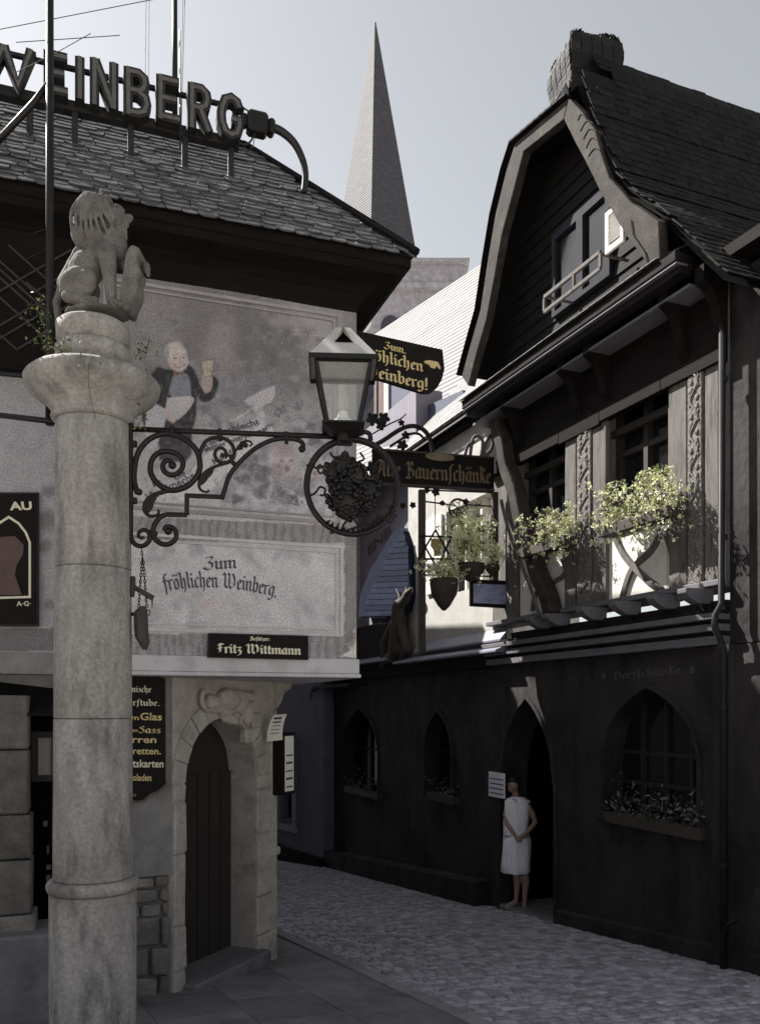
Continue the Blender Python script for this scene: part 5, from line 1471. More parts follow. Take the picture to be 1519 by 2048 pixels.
for i in range(n + 1):
    for j_ in range(n + 1):
        s_, q_ = i / n, j_ / n
        p = P[0] * (1 - s_) * (1 - q_) + P[1] * s_ * (1 - q_) + P[2] * s_ * q_ + P[3] * (1 - s_) * q_
        vs.append((p.x - .012 * math.sin(q_ * 3), p.y - .03 * math.sin(q_ * 3.1), p.z))
mb = MB(); mb.add(vs, [(i * (n + 1) + j_, (i + 1) * (n + 1) + j_, (i + 1) * (n + 1) + j_ + 1, i * (n + 1) + j_ + 1) for i in range(n) for j_ in range(n)])
part('sheet', mb, M['paper'], t)
for k in range(5):
    q_ = .15 + k * .14
    p = (P[0].lerp(P[3], q_)).lerp(P[1].lerp(P[2], q_), .22); p2 = (P[0].lerp(P[3], q_)).lerp(P[1].lerp(P[2], q_), .78)
    y_ = 6.75 - .03 * math.sin(q_ * 3.1) - .004
    mb = MB(); h_ = (.016, .012, .006, .006, .006)[k]; mb.add([(p.x - .01, y_, p.z - h_ / 2), (p2.x - .01, y_, p2.z - h_ / 2), (p2.x - .01, y_, p2.z + h_ / 2), (p.x - .01, y_, p.z + h_ / 2)], [(0, 1, 2, 3)])
    part('print_line', mb, M['ink'], t)

# ================================================================ TAVERN (right) : frame RF, a away, b outward
tav = thing('gabled_tavern', 'dark old tavern with a swept gable, carved posts and pointed arches on the right', 'tavern', RF, (1.9, 0, 0))
ZC = 2.72
ops = [(RF.px(1400, 1500).x, RF.px(1206, 1500).x, 1.15, 1.75, .66, 'point'), (RF.px(1112, 1500).x, RF.px(1000, 1500).x, -1.5, 1.25, 1.08, 'point')]
mb = arch_wall(MB(), -2.0, 3.93, -1.5, ZC, -.38, 0, ops)
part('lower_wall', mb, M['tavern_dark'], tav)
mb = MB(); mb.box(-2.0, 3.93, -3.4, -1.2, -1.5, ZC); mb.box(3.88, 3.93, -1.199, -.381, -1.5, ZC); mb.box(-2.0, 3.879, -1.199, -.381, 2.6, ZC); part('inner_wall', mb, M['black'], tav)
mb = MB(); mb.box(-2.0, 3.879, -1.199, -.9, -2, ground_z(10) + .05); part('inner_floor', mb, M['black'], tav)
# window in the big arch
o = ops[0]
mb = MB(); mb.prism(arch_outline(*o), -.26, -.25); wpn = part('window', mb, M['glass_dark'], tav)
mb = MB()
for k in range(1, 4): mb.box(o[0] + (o[1] - o[0]) * k / 4 - .02, o[0] + (o[1] - o[0]) * k / 4 + .02, -.249, -.21, o[2], o[3] + .5)
for z in (1.45, 1.75): mb.box(o[0], o[1], -.25, -.205, z - .02, z + .02)
part('window_frame', mb, M['doorwood'], tav, parent=wpn)
mb = MB(); mb.cbox(o[0] - .06, o[1] + .06, -.2, .08, o[2] - .09, o[2], c=.015); part('window_sill', mb, M['tavern_dark'], tav)
# door leaf standing open inside
o = ops[1]
mb = MB(); mb.prism(arch_outline(o[0], o[1], -1.2, o[3], o[4], 'point'), -1.19, -1.15); part('door_leaf', mb, M['doorwood'], tav)
mb = MB(); mb.cbox(o[0] - .05, o[1] + .05, -.9, .02, -1.0, ground_z(10) + .02, c=.02); part('threshold', mb, M['pavement'], tav)
# moulded arch surrounds
for o in ops:
    seq = arch_outline(*o)
    seq = [(p[0], max(p[1], -.9)) for p in seq]
    mb = MB(); mb.ribbon(seq, .05, lambda x, y, d: (x, d, y), .002, .022); part('arch_surround', mb, M['tavern_dark'], tav)
# sloping plinth along the street
def plinth(t, fr, a0, a1, b, h, m):
    mb = MB()
    def gz_(a, bb): p = fr.w(a, bb, 0); return ground_z(p.y)
    mb.hexa([(a0, 0.001, -2), (a0, b, -2), (a1, b, -2), (a1, 0.001, -2), (a0, 0.001, gz_(a0, b) + h + .02), (a0, b, gz_(a0, b) + h), (a1, b, gz_(a1, b) + h), (a1, 0.001, gz_(a1, b) + h + .02)])
    return part('plinth', mb, m, t)
plinth(tav, RF, -2, ops[1][0] - .06, .06, .14, M['tavern_dark'])
# corner pilaster and pipe
mb = MB(); mb.box(-.06, .115, .001, .07, -1, ZC); part('corner_pilaster', mb, M['tavern_dark'], tav)
# cornice : stacked boards
for (z0, z1, b, m_) in ((2.725, 2.80, .10, 'cornice'), (2.803, 2.835, .07, 'dark_board'), (2.838, 2.90, .13, 'cornice'), (2.903, 2.93, .09, 'dark_board'), (2.933, 2.985, .17, 'cornice'), (2.988, 3.02, .11, 'dark_board')):
    mb = MB(); mb.box(.02, 3.93, -.3, b, z0, z1); part('cornice_board', mb, M[m_], tav, bevel=.006)
# beam ends
for k, x in enumerate((1100, 1135, 1207, 1275, 1352, 1418)):
    a = RF.px(x, 1210).x
    mb = MB(); prof_ = [(.0, 3.08), (.16, 3.08), (.25, 3.12), (.30, 3.165), (.30, 3.205), (.0, 3.215)]
    vs = [(a - .055, b_, z_) for b_, z_ in prof_] + [(a + .055, b_, z_) for b_, z_ in prof_]
    n = len(prof_); mb.add(vs, [tuple(range(n)), tuple(range(2 * n - 1, n - 1, -1))] + [(i, (i + 1) % n, (i + 1) % n + n, i + n) for i in range(n)])
    part('beam_end', mb, M['cornice'], tav, bevel=.006)
mb = MB(); mb.box(.02, 3.93, -.3, .04, 3.0201, 3.10); part('beam_ledge', mb, M['dark_board'], tav)
mb = MB(); mb.box(.02, 3.93, -.3, .10, 3.218, 3.27); part('sill_beam', mb, M['cornice'], tav, bevel=.008)
# upper wall: plaster core with openings
ZS, ZT, ZU = 4.08, 5.50, 5.80
w1 = (RF.px(1130, 1000).x, RF.px(1040, 1000).x); w2 = (RF.px(1336, 1000).x, RF.px(1212, 1000).x)
mb = MB()
cells = [(.02, w2[0]), (w2[1], w1[0]), (w1[1], 3.93)]
for (x0, x1) in cells: mb.box(x0, x1, -.3, 0, 3.21, ZU)
for (x0, x1) in (w1, w2): mb.box(x0, x1, -.3, 0, 3.21, ZS); mb.box(x0, x1, -.3, 0, ZT, ZU)
part('upper_wall', mb, M['timber'], tav)
for (x0, x1) in (w1, w2): mb = MB(); mb.box(x0 + .004, x1 - .004, .0005, .012, 3.272, ZS - .075); part('plaster_panel', mb, M['panel_white'], tav)
mb = MB(); mb.box(.05, w2[0] - .004, .0005, .010, 3.272, 3.95); part('plaster_panel', mb, M['panel_white'], tav)
mb = MB(); mb.box(-2, .0199, -.3, -.02, ZC + .01, ZU); part('corner_wall', mb, M['tavern_dark'], tav)
for (x0, x1) in (w1, w2):
    mb = MB(); mb.box(x0, x1, -.20, -.19, ZS, ZT); wn_ = part('window', mb, M['glass_dark'], tav)
    mb = MB()
    for f in (0, .5, 1): 
        xx_ = x0 + (x1 - x0) * f; xx_ = min(max(xx_, x0 + .03), x1 - .03); mb.box(xx_ - .03, xx_ + .03, -.189, -.12, ZS, ZT)
    for z in (ZS + .03, 4.75, ZT - .03): mb.box(x0, x1, -.188, -.13, z - .028, z + .028)
    mb.box(x0, x1, -.12, -.06, 4.93, 5.0)
    part('window_frame', mb, M['doorwood'], tav, parent=wn_)
    mb = MB(); mb.box(x0 + .03, x1 - .03, -.186, -.18, 5.04, ZT - .06)
    part('upper_light', mb, M['black'], tav, parent=wn_)
    mb = MB(); mb.cbox(x0 - .04, x1 + .04, -.1, .10, ZS - .07, ZS, c=.01); part('window_sill', mb, M['timber'], tav)
# posts
def vpost(x0, x1, z0, z1, b, m, nm='post', lab=None):
    A, B_ = RF.px(x1, 1000, b).x, RF.px(x0, 1000, b).x
    mb = MB(); mb.box(A, B_, .001, b, z0, z1); return part(nm, mb, M[m], tav, bevel=.008, label=lab)
vpost(1130, 1151, 3.271, ZU, .055, 'timber'); vpost(1153, 1180, 3.271, ZU, .075, 'carved', 'carved_post', 'post with carved foliage panel'); vpost(1185, 1211, 3.271, ZU, .055, 'timber')
vpost(1337, 1372, 3.271, ZU, .055, 'timber'); vpost(1374, 1402, 3.271, ZU, .075, 'carved', 'carved_post', 'post with carved foliage panel'); vpost(1409, 1436, 3.271, ZU, .055, 'timber')
vpost(1013, 1034, 3.271, ZU, .055, 'timber')
# carved relief on the two carved posts
for (x0, x1) in ((1153, 1180), (1374, 1402)):
    A, B_ = RF.px(x1, 1000, .076).x, RF.px(x0, 1000, .076).x
    c = (A + B_) / 2; w_ = (B_ - A)
    mb = MB(); pts = [(c + w_ * .26 * math.sin(z * 21), .078, z) for z in np.linspace(3.4, 5.6, 110)]
    mb.tube(pts, .011, 6)
    z = 3.45
    while z < 5.6:
        s_ = math.sin(z * 21)
        mb.ball((c - w_ * .20 * (1 if s_ > 0 else -1), .078, z), (.022, .012, .03), 8, 6)
        mb.ball((c + w_ * .30 * (1 if s_ > 0 else -1), .078, z + .03), (.012, .010, .02), 6, 5)
        z += .075
    part('vine_carving', mb, M['carved'], tav, smooth=True)
# curved struts under the windows, carved brackets
def strut(pts, w_, b, m='timber', nm='curved_brace', sm=True):
    P = [RF.px(x, y, b) for x, y in pts]
    P = catmull([(p.x, 0, p.z) for p in P], 5)
    mb = MB(); mb.ribbon([(p.x, p.z) for p in P], w_, lambda x, y, d: (x, d, y), .003, b); return part(nm, mb, M[m], tav, bevel=.006)
strut([(1110, 1085), (1128, 1130), (1138, 1175), (1150, 1215)], .07, .05)
strut([(1095, 1110), (1075, 1150), (1068, 1180), (1062, 1222)], .06, .045)
strut([(1135, 1115), (1125, 1150), (1100, 1170), (1085, 1215)], .05, .04, 'timber')
strut([(1225, 1070), (1245, 1110), (1280, 1150), (1320, 1180)], .06, .05)
strut([(1320, 1060), (1300, 1100), (1260, 1140), (1240, 1200)], .06, .045)
strut([(1330, 1060), (1345, 1110), (1352, 1150), (1360, 1200)], .09, .06)
strut([(1205, 1075), (1200, 1110), (1190, 1150), (1185, 1200)], .07, .06)
# gnarled leaning timber at the left edge
P = [RF.px(x, y, .22) for x, y in ((984, 826), (996, 885), (1012, 950), (1034, 1030), (1056, 1110), (1078, 1175), (1098, 1230))]
P = catmull([(p.x, 0, p.z) for p in P], 5)
mb = MB(); mb.ribbon([(p.x + .02 * math.sin(k * .9), p.z) for k, p in enumerate(P)], .16, lambda x, y, d: (x, d, y), .06, .24)
part('leaning_timber', mb, M['verge'], tav, bevel=.03, label='gnarled dark timber leaning from the cornice up to the eaves')
P2 = [RF.px(x, y, .25) for x, y in ((1003, 1000), (1018, 1060), (1040, 1120), (1062, 1175), (1080, 1232))]
P2 = catmull([(p.x, 0, p.z) for p in P2], 5)
mb = MB(); mb.ribbon([(p.x, p.z) for p in P2], .035, lambda x, y, d: (x, d, y), .245, .27); part('timber_moulding', mb, M['timber'], tav)

# ---- eaves / gable base, projecting
OB = .46
E0, E1 = RF.px(1322, 530, OB).x, RF.px(928, 770, OB).x
zE = (RF.px(1322, 545, OB).z + RF.px(928, 783, OB).z) / 2
mb = MB(); mb.box(E0 - .25, E1, -.3, OB - .10, ZU + .002, zE - .13); part('eaves_box', mb, M['darkwood'], tav)
for (z0, z1, b, m_) in ((zE - .30, zE - .27, OB - .12, 'cornice'), (zE - .2, zE - .14, OB - .02, 'dark_board'), (zE - .135, zE - .115, OB + .02, 'cornice'), (zE - .11, zE - .03, OB + .03, 'dark_board')):
    mb = MB(); mb.box(E0 - .2, E1, OB - .14 if b > OB - .1 else -.2, b, z0, z1); part('eaves_moulding', mb, M[m_], tav, bevel=.004)
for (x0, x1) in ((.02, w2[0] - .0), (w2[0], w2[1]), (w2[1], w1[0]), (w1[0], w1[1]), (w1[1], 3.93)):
    mb = MB(); mb.box(x0 + .002, x1 - .002, .001, .09, 5.08 + random.uniform(-.03, .03), ZU); part('eave_shade_board', mb, M['darkwood'], tav, bevel=.006)  # dark boards put the eave shade into the top of the wall
for k, x in enumerate((1140, 1195, 1350, 1425, 1024)):
    a = RF.px(x, 850, .2).x; mb = MB(); prof_ = [(.091, 5.80), (.34, 5.80), (.34, 5.68), (.25, 5.62), (.18, 5.48), (.14, 5.32), (.091, 5.22)]
    n = len(prof_); vs = [(a - .05, b_, z_) for b_, z_ in prof_] + [(a + .05, b_, z_) for b_, z_ in prof_]
    mb.add(vs, [tuple(range(n)), tuple(range(2 * n - 1, n - 1, -1))] + [(i, (i + 1) % n, (i + 1) % n + n, i + n) for i in range(n)]); part('eaves_bracket', mb, M['darkwood'], tav)
# little pent roof of slates along the gable foot
GB = .12          # gable wall plane
mb = MB(); mb.hexa([(E0, GB, zE - .03), (E0, OB + .05, zE - .03), (E1, OB + .05, zE - .03), (E1, GB, zE - .03), (E0, GB, zE + .20), (E0, OB + .05, zE - .025), (E1, OB + .05, zE - .025), (E1, GB, zE + .20)])
pent = part('pent_roof', mb, M['slate_dark'], tav)
SP = []
for k in range(4):
    w_ = (.12, .15, .18, .14)[k]
    mbk = MB(); mbk.cbox(0, w_ - .006, 0, .17, 0, .010, c=.003, jit=.002)
    me = mesh_of('slate', mbk); me.materials.append(M['slate_pale']); SP.append((w_, me))
exr = Vector((1, 0, 0)); eyr = Vector((0, -(OB + .05 - GB), .225)).normalized(); enr = exr.cross(eyr).normalized()
if enr.z < 0: enr = -enr
tiles = []
for r in range(3):
    x = E0
    while x < E1 - .1:
        w_, me = random.choice(SP)
        o_ = Vector((x, OB + .06, zE - .022)) + eyr * (r * .125) + enr * .008
        R3 = Matrix((exr, eyr, enr)).transposed() @ Matrix.Rotation(-.06, 3, 'X')
        Mx = R3.to_4x4(); Mx.translation = o_
        tiles.append((RF.w(*o_).length, me, Mx)); x += w_
scatter('pale_slate', tiles, M['slate_pale'], tav, parent=pent)

# gable wall and its verge boards
outer = [(1137, 195), (1030, 285), (1012, 340), (990, 430), (975, 520), (960, 620), (940, 690), (923, 752)]
inner = [(1127, 238), (1047, 302), (1027, 380), (1003, 470), (987, 560), (972, 640), (953, 705), (936, 772)]
outr = [(1137, 195), (1165, 225), (1190, 260), (1200, 300), (1218, 355), (1245, 385), (1262, 405), (1285, 420), (1316, 442), (1320, 532)]
innr = [(1127, 238), (1150, 285), (1168, 318), (1184, 350), (1202, 388), (1222, 420), (1240, 452), (1258, 480), (1280, 508), (1302, 540)]
def strip(o_, i_, b0, b1):
    mb = MB(); P, Q_ = [RF.px(x, y, b1) for x, y in o_], [RF.px(x, y, b1) for x, y in i_]
    n = len(P); vs = [(p.x, b1, p.z) for p in P] + [(p.x, b1, p.z) for p in Q_] + [(p.x, b0, p.z) for p in P] + [(p.x, b0, p.z) for p in Q_]
    fs = []
    for i in range(n - 1):
        fs += [(i, i + 1, n + i + 1, n + i), (2 * n + i, 2 * n + i + 1, 3 * n + i + 1, 3 * n + i), (i, i + 1, 2 * n + i + 1, 2 * n + i), (n + i, n + i + 1, 3 * n + i + 1, 3 * n + i)]
    fs += [(0, n, 3 * n, 2 * n), (n - 1, 2 * n - 1, 4 * n - 1, 3 * n - 1)]
    return mb.add(vs, fs)
part('verge_board', strip(outer, inner, OB - .10, OB), M['verge'], tav, bevel=.012, label='long left gable board sweeping down to the eaves')
vb = part('verge_board', strip(outr, innr, OB - .08, OB + .02), M['verge'], tav, bevel=.012, label='broad carved right gable board')
# incised marks on the right verge board
for k, (p, c, q) in enumerate((((1155, 240), (1162, 228), (1172, 236)), ((1160, 262), (1172, 242), (1186, 246)), ((1166, 278), (1178, 258), (1192, 262)), ((1172, 296), (1182, 276), (1196, 280)), ((1176, 312), (1188, 297), (1200, 300)))):
    P = catmull([RF.px(*z_, OB + .023) for z_ in (p, c, q)], 5)
    mb = MB(); mb.tube(P, .005, 5); part('carved_groove', mb, M['dark_board'], tav, parent=vb)
tb = MB(); P = [RF.px(x, y, OB + .03) for x, y in ((1262, 440), (1266, 470), (1290, 505), (1296, 530))]
tb.tube(P, .006, 5); part('board_joint', tb, M['dark_board'], tav, parent=vb)
# gable wall
gout = [(p.x, p.z) for p in (RF.px(x, y, OB - .1) for x, y in outer[::-1] + outr[1:])]
gw = [(a, z) for a, z in gout]
gw[0] = (gw[0][0] - .03, zE); gw[-1] = (gw[-1][0] + .03, zE)
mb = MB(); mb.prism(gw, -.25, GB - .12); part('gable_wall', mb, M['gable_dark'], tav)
# weatherboards on the gable wall
zz = zE + .04
def span(z_):
    xs = []
    for (p, q) in zip(gw, gw[1:] + gw[:1]):
        if (p[1] - z_) * (q[1] - z_) < 0: xs.append(p[0] + (q[0] - p[0]) * (z_ - p[1]) / (q[1] - p[1]))
    return (min(xs), max(xs)) if len(xs) > 1 else None
while zz < 8.0:
    s_ = span(zz + .14)
    if s_:
        mb = MB(); x0, x1 = s_[0] + .05, s_[1] - .05
        if x1 > x0: mb.hexa([(x0, GB - .12, zz), (x1, GB - .12, zz), (x1, GB - .085, zz), (x0, GB - .085, zz), (x0, GB - .12, zz + .15), (x1, GB - .12, zz + .15), (x1, GB - .105, zz + .15), (x0, GB - .105, zz + .15)]); part('weatherboard', mb, M['gable_dark'], tav)
    zz += .15
# soffit shell (verge depth) and the big roof: loft of the outline going back
def loft(outline_px, b_list, shrink=None, m='slate_dark', nm='roof', lift=0.0):
    P = [RF.px(x, y, OB - .1) for x, y in outline_px]
    n = len(P); mb = MB(); vs = []
    for b in b_list: vs += [(p.x, b, p.z + lift) for p in P]
    fs = [(q * n + i, q * n + i + 1, (q + 1) * n + i + 1, (q + 1) * n + i) for q in range(len(b_list) - 1) for i in range(n - 1)]
    mb.add(vs, fs); return part(nm, mb, M[m], tav), P
so, _ = loft(outer[::-1] + outr[1:], [OB - .02, -.3], nm='verge_soffit', m='gable_dark')
# roof profile: higher ridge behind the hood
a_r = RF.px(1137, 195, OB).x
rz_ = RF.w(a_r, -.35, 0); ridge_z = RF.px(1240, 120, -.2).z - .13
a_ridge = a_r
rp = [(a_ridge + .0, ridge_z)]
PR = [RF.px(x, y, OB - .04) for x, y in ((1190, 245), (1212, 300), (1232, 352), (1262, 388), (1290, 408), (1330, 432))]
prof_r = [(a_ridge, ridge_z), (a_ridge - .12, ridge_z - .22)] + [(p.x, p.z + .03) for p in PR] + [(p.x, p.z) for p in (RF.px(1362, 462, OB - .04), RF.px(1405, 505, OB - .04), RF.px(1452, 548, OB - .04))]
PLm = [RF.px(x, y, OB - .04) for x, y in ((1100, 215), (1028, 282), (1008, 340), (986, 430), (971, 520), (956, 620), (936, 690), (921, 745))]
prof_l = [(p.x, p.z + .02) for p in PLm]
full = prof_l[::-1] + prof_r
n = len(full); vs = []; fs = []
BL = [OB - .02, -.2, -2.0, -6.0]
for q, b in enumerate(BL):
    for (a, z) in full:
        if q == 0:       # front edge follows the verge: pull the high ridge down to the board
            z = min(z, RF.px(1137, 190, OB).z + .02)
        vs.append((a, b, z))
    if q:
        for i in range(n - 1): fs.append(((q - 1) * n + i, (q - 1) * n + i + 1, q * n + i + 1, q * n + i))
mb = MB(); mb.add(vs, fs)
# underside closing sheet, 4 cm below
mb.add([(v[0], v[1], v[2] - .05) for v in vs], fs)
roof_t = part('roof', mb, M['slate_dark'], tav)
# slates on the right-hand slope
SD = []
for k in range(6):
    w_ = (.12, .15, .18)[k % 3]
    mbk = MB(); mbk.cbox(0, w_ - .005, 0, .19, 0, .011 + .002 * (k % 2), c=.003, jit=.003)
    me = mesh_of('slate', mbk); me.materials.append(M['slate_dark']); SD.append((w_, me))
tiles = []
pr_pts = [Vector((a, 0, z)) for a, z in prof_r][::-1]      # from eaves up
seg = [0]
for p, q in zip(pr_pts[:-1], pr_pts[1:]): seg.append(seg[-1] + (q - p).length)
expo = .10
for r in range(int(seg[-1] / expo)):
    s0 = r * expo
    k = max(i for i in range(len(seg) - 1) if seg[i] <= s0)
    d = (pr_pts[k + 1] - pr_pts[k]).normalized(); p = pr_pts[k] + d * (s0 - seg[k])
    ex_ = Vector((0, -1, 0)); nrm = ex_.cross(d).normalized()
    if nrm.x > 0 and nrm.z < 0 or nrm.z < 0: nrm = -nrm
    x = random.uniform(0, .1)
    while x < 3.0:
        w_, me = random.choice(SD)
        o_ = Vector((p.x, OB - .02 - x, p.z)) + nrm * .012
        if not (p.z > RF.px(1137, 190, OB).z and x < .25):
            R3 = Matrix((ex_, d, nrm)).transposed() @ Matrix.Rotation(-.06 + random.uniform(-.02, .02), 3, 'X') @ Matrix.Rotation(random.uniform(-.02, .02), 3, 'Z')
            Mx = R3.to_4x4(); Mx.translation = o_
            tiles.append((RF.w(*o_).length, me, Mx))
        x += w_
scatter('slate', tiles, M['slate_dark'], tav, parent=roof_t)
# edge slates over the upper left verge
for k in range(9):
    f = k / 9
    p = RF.px(1137 + (1028 - 1137) * f, 193 + (285 - 193) * f, OB); q = RF.px(1137 + (1028 - 1137) * (f + .14), 193 + (285 - 193) * (f + .14), OB)
    mb = MB(); mb.prism([(p.x, p.z + .005), (q.x, q.z + .005), (q.x + .01, q.z + .03), (p.x, p.z + .022)], OB - .2, OB + .05); part('verge_slate', mb, M['slate_dark'], tav, parent=roof_t)
# slate hood on the gable apex
HB = .02
hc = RF.px(1169, 130, HB)
hp = [(252, 40), (238, 58), (226, 66), (205, 60), (188, 57), (174, 58), (160, 61), (148, 63), (132, 62), (118, 57), (106, 48), (97, 36), (90, 22), (86, 8)]
hd = RF.w(hc.x, HB, 0).y
ppm = FPX / hd * .83
prof_h = []
for (y0, r0), (y1, r1) in zip(hp[:-1], hp[1:]):
    for q in range(3):
        y, r = y0 + (y1 - y0) * q / 3, r0 + (r1 - r0) * q / 3
        z = EYE + (CY - y) / (ppm / .83)
        prof_h.append((r / ppm + .014, z)); prof_h.append((r / ppm + .0, z + abs(y1 - y0) / 3 / ppm * .96))
mb = MB(); mb.lathe(prof_h, (hc.x, HB), 4, 0, math.radians(124.3), math.radians(484.3))
hood = part('hood', mb, M['slate_dark'], tav, parent=roof_t, label='bulbous slate hood over the gable apex')
hs = []
HS = []
for k in range(3):
    mbk = MB(); mbk.cbox(-.055, .05, 0, .10, 0, .008, c=.003, jit=.003); me = mesh_of('hood_slate', mbk); me.materials.append(M['slate_hood']); HS.append(me)
for i in range(0, len(prof_h) - 1, 2):
    r, z = prof_h[i]; r2, z2 = prof_h[min(i + 2, len(prof_h) - 1)]
    for fc in range(4):
        A0_, A1_ = math.radians(124.3 + 90 * fc), math.radians(214.3 + 90 * fc); Am = (A0_ + A1_) / 2
        c0_, c1_ = Vector((math.cos(A0_), math.sin(A0_), 0)), Vector((math.cos(A1_), math.sin(A1_), 0))
        rad_ = Vector((math.cos(Am), math.sin(Am), 0)); tan_ = (c1_ - c0_).normalized()
        L_ = (c1_ - c0_).length * r; m_ = max(1, int(L_ / .10))
        up_ = (rad_ * (r2 - r) * .7071 + Vector((0, 0, z2 - z))).normalized(); nr_ = tan_.cross(up_).normalized()
        if nr_.dot(rad_) < 0: nr_ = -nr_
        for k in range(m_):
            f = (k + .5) / m_
            o_ = Vector((hc.x, HB, z)) + c0_ * r * (1 - f) + c1_ * r * f + nr_ * .004
            R3 = Matrix((tan_, up_, nr_)).transposed() @ Matrix.Rotation(-.12, 3, 'X')
            Mx = R3.to_4x4(); Mx.translation = o_
            hs.append((RF.w(*o_).length, random.choice(HS), Mx))
scatter('hood_slate', hs, M['slate_hood'], tav, parent=roof_t)

# gable window with shutter and window box rail
gp = GB - .10
gx0, gx1 = RF.px(1228, 480, gp).x, RF.px(1112, 480, gp).x
gz0, gz1 = RF.px(1170, 585, gp).z, RF.px(1165, 440, gp).z
mb = MB(); mb.box(gx0, gx1, gp - .02, gp + .015, gz0, gz1); gwn = part('gable_window', mb, M['glass_dark'], tav)
mb = MB()
for x0, x1, y0, y1 in ((gx0, gx0 + .07, gz0, gz1), (gx1 - .06, gx1, gz0, gz1), (gx0, gx1, gz1, gz1 + .09), (gx0, gx1, gz0 - .05, gz0), ((gx0 + gx1) / 2 - .06, (gx0 + gx1) / 2 + .05, gz0, gz1)):
    mb.box(x0, x1, gp + .016, gp + .06, y0, y1)
part('window_frame', mb, M['window_frame'], tav, parent=gwn)
shp = [RF.px(x, y, .43) for x, y in ((1213, 428), (1249, 420), (1249, 478), (1213, 510))]
sh = thing('window_shutter', 'open pale louvred shutter at the gable window', 'shutter', RF, (gx0, .2, gz0))
sx0, sx1, sz0, sz1 = min(shp[1].x, shp[2].x), max(shp[0].x, shp[3].x), min(shp[3].z, shp[2].z), max(shp[0].z, shp[1].z)
mb = MB()
for x0, x1, y0, y1 in ((sx0, sx0 + .035, sz0, sz1), (sx1 - .045, sx1, sz0, sz1), (sx0 + .035, sx1 - .045, sz0, sz0 + .05), (sx0 + .035, sx1 - .045, sz1 - .04, sz1)): mb.box(x0, x1, .42, .45, y0, y1)
part('frame', mb, M['white_paint'], sh)
nsl = 6
for k in range(nsl):
    z = sz0 + .09 + (sz1 - sz0 - .16) * k / (nsl - 1) 
    mb = MB(); mb.hexa([(sx0 + .03, .422, z), (sx1 - .04, .422, z), (sx1 - .04, .43, z - .006), (sx0 + .03, .43, z - .006), (sx0 + .03, .44, z + .035), (sx1 - .04, .44, z + .035), (sx1 - .04, .448, z + .029), (sx0 + .03, .448, z + .029)])
    part('slat', mb, M['white_paint'], sh)
wb = thing('window_box_rail', 'pale wooden rail for flower pots below the gable window', 'planter rail', RF, ((gx0 + gx1) / 2, .3, gz0))
ra, rb_ = RF.px(1200, 520, .42), RF.px(1088, 578, .42)
rc_, rd_ = RF.px(1200, 552, .42), RF.px(1088, 608, .42)
zt_, zb_ = (ra.z + rb_.z) / 2, (rc_.z + rd_.z) / 2
mb = MB(); mb.box(ra.x, rb_.x, .40, .43, zt_ - .02, zt_ + .015); part('top_rail', mb, M['timber'], wb)
mb = MB(); mb.box(ra.x, rb_.x, .40, .43, zb_ - .02, zb_ + .012); part('bottom_rail', mb, M['timber'], wb)
for f in (0, .45, 1): 
    x = ra.x + (rb_.x - ra.x) * f; mb = MB(); mb.box(x - .015, x + .015, .401, .429, zb_ + .0121, zt_ - .0201); part('upright', mb, M['timber'], wb)
for x in (ra.x + .02, rb_.x - .02): mb = MB(); mb.box(x - .014, x + .014, gp + .06, .40, zt_ - .018, zt_ + .0); part('side_rail', mb, M['timber'], wb)
# faint painted name over the big arch, with rosettes
def letter_line_R(s, pa, pb, xh, b, thick, nib=.22):
    A, B_ = RF.px(pa[0], pa[1], b), RF.px(pb[0], pb[1], b)     # A is the viewer's left end (larger a)
    L = (A.x - B_.x); sx = L / bl_width(s)
    mb = MB()
    def mp(x, y, dep): t = x / L; return (A.x - x, dep, A.z + (B_.z - A.z) * t + y)
    blackletter(mb, s, mp, sx, xh, b, b + thick, nib); return mb
part('painted_lettering', letter_line_R('DorfLchänke', (1226, 1359), (1362, 1348), .052, .001, .003), M['faint_ink'], tav, label='faint painted tavern name above the wide arch')
for (x, y, r) in ((1207, 1352, .035), (1384, 1340, .04)):
    c = RF.px(x, y, .003); mb = MB()
    for k in range(6):
        a = k * math.pi / 3; mb.prism([(c.x + r * .55 * math.cos(a) + r * .36 * math.cos(q * math.pi / 4), c.z + r * .55 * math.sin(a) + r * .36 * math.sin(q * math.pi / 4)) for q in range(8)], .001, .003 + .0004 * k)
    part('painted_rosette', mb, M['faint_ink'], tav)
# gutter fragments on the right
mb = MB(); q0, q1 = RF.px(1428, 522, -.1), RF.px(1470, 535, -1.2)
mb = MB(); mb.tube([RF.px(1424, 521, -.05), RF.px(1452, 530, -.05), RF.px(1475, 531, -.05)], .012, 6); part('gutter_bracket', mb, M['cornice'], tav)
mb = MB(); mb.box(-2, E0 - .19, -.5, .14, zE - .12, zE - .02); part('side_eaves', mb, M['darkwood'], tav)
mb = MB(); mb.box(-2, PR[-1].x - .05, -.6, -.25, 5.81, zE - .02); part('side_gable_wall', mb, M['darkwood'], tav)

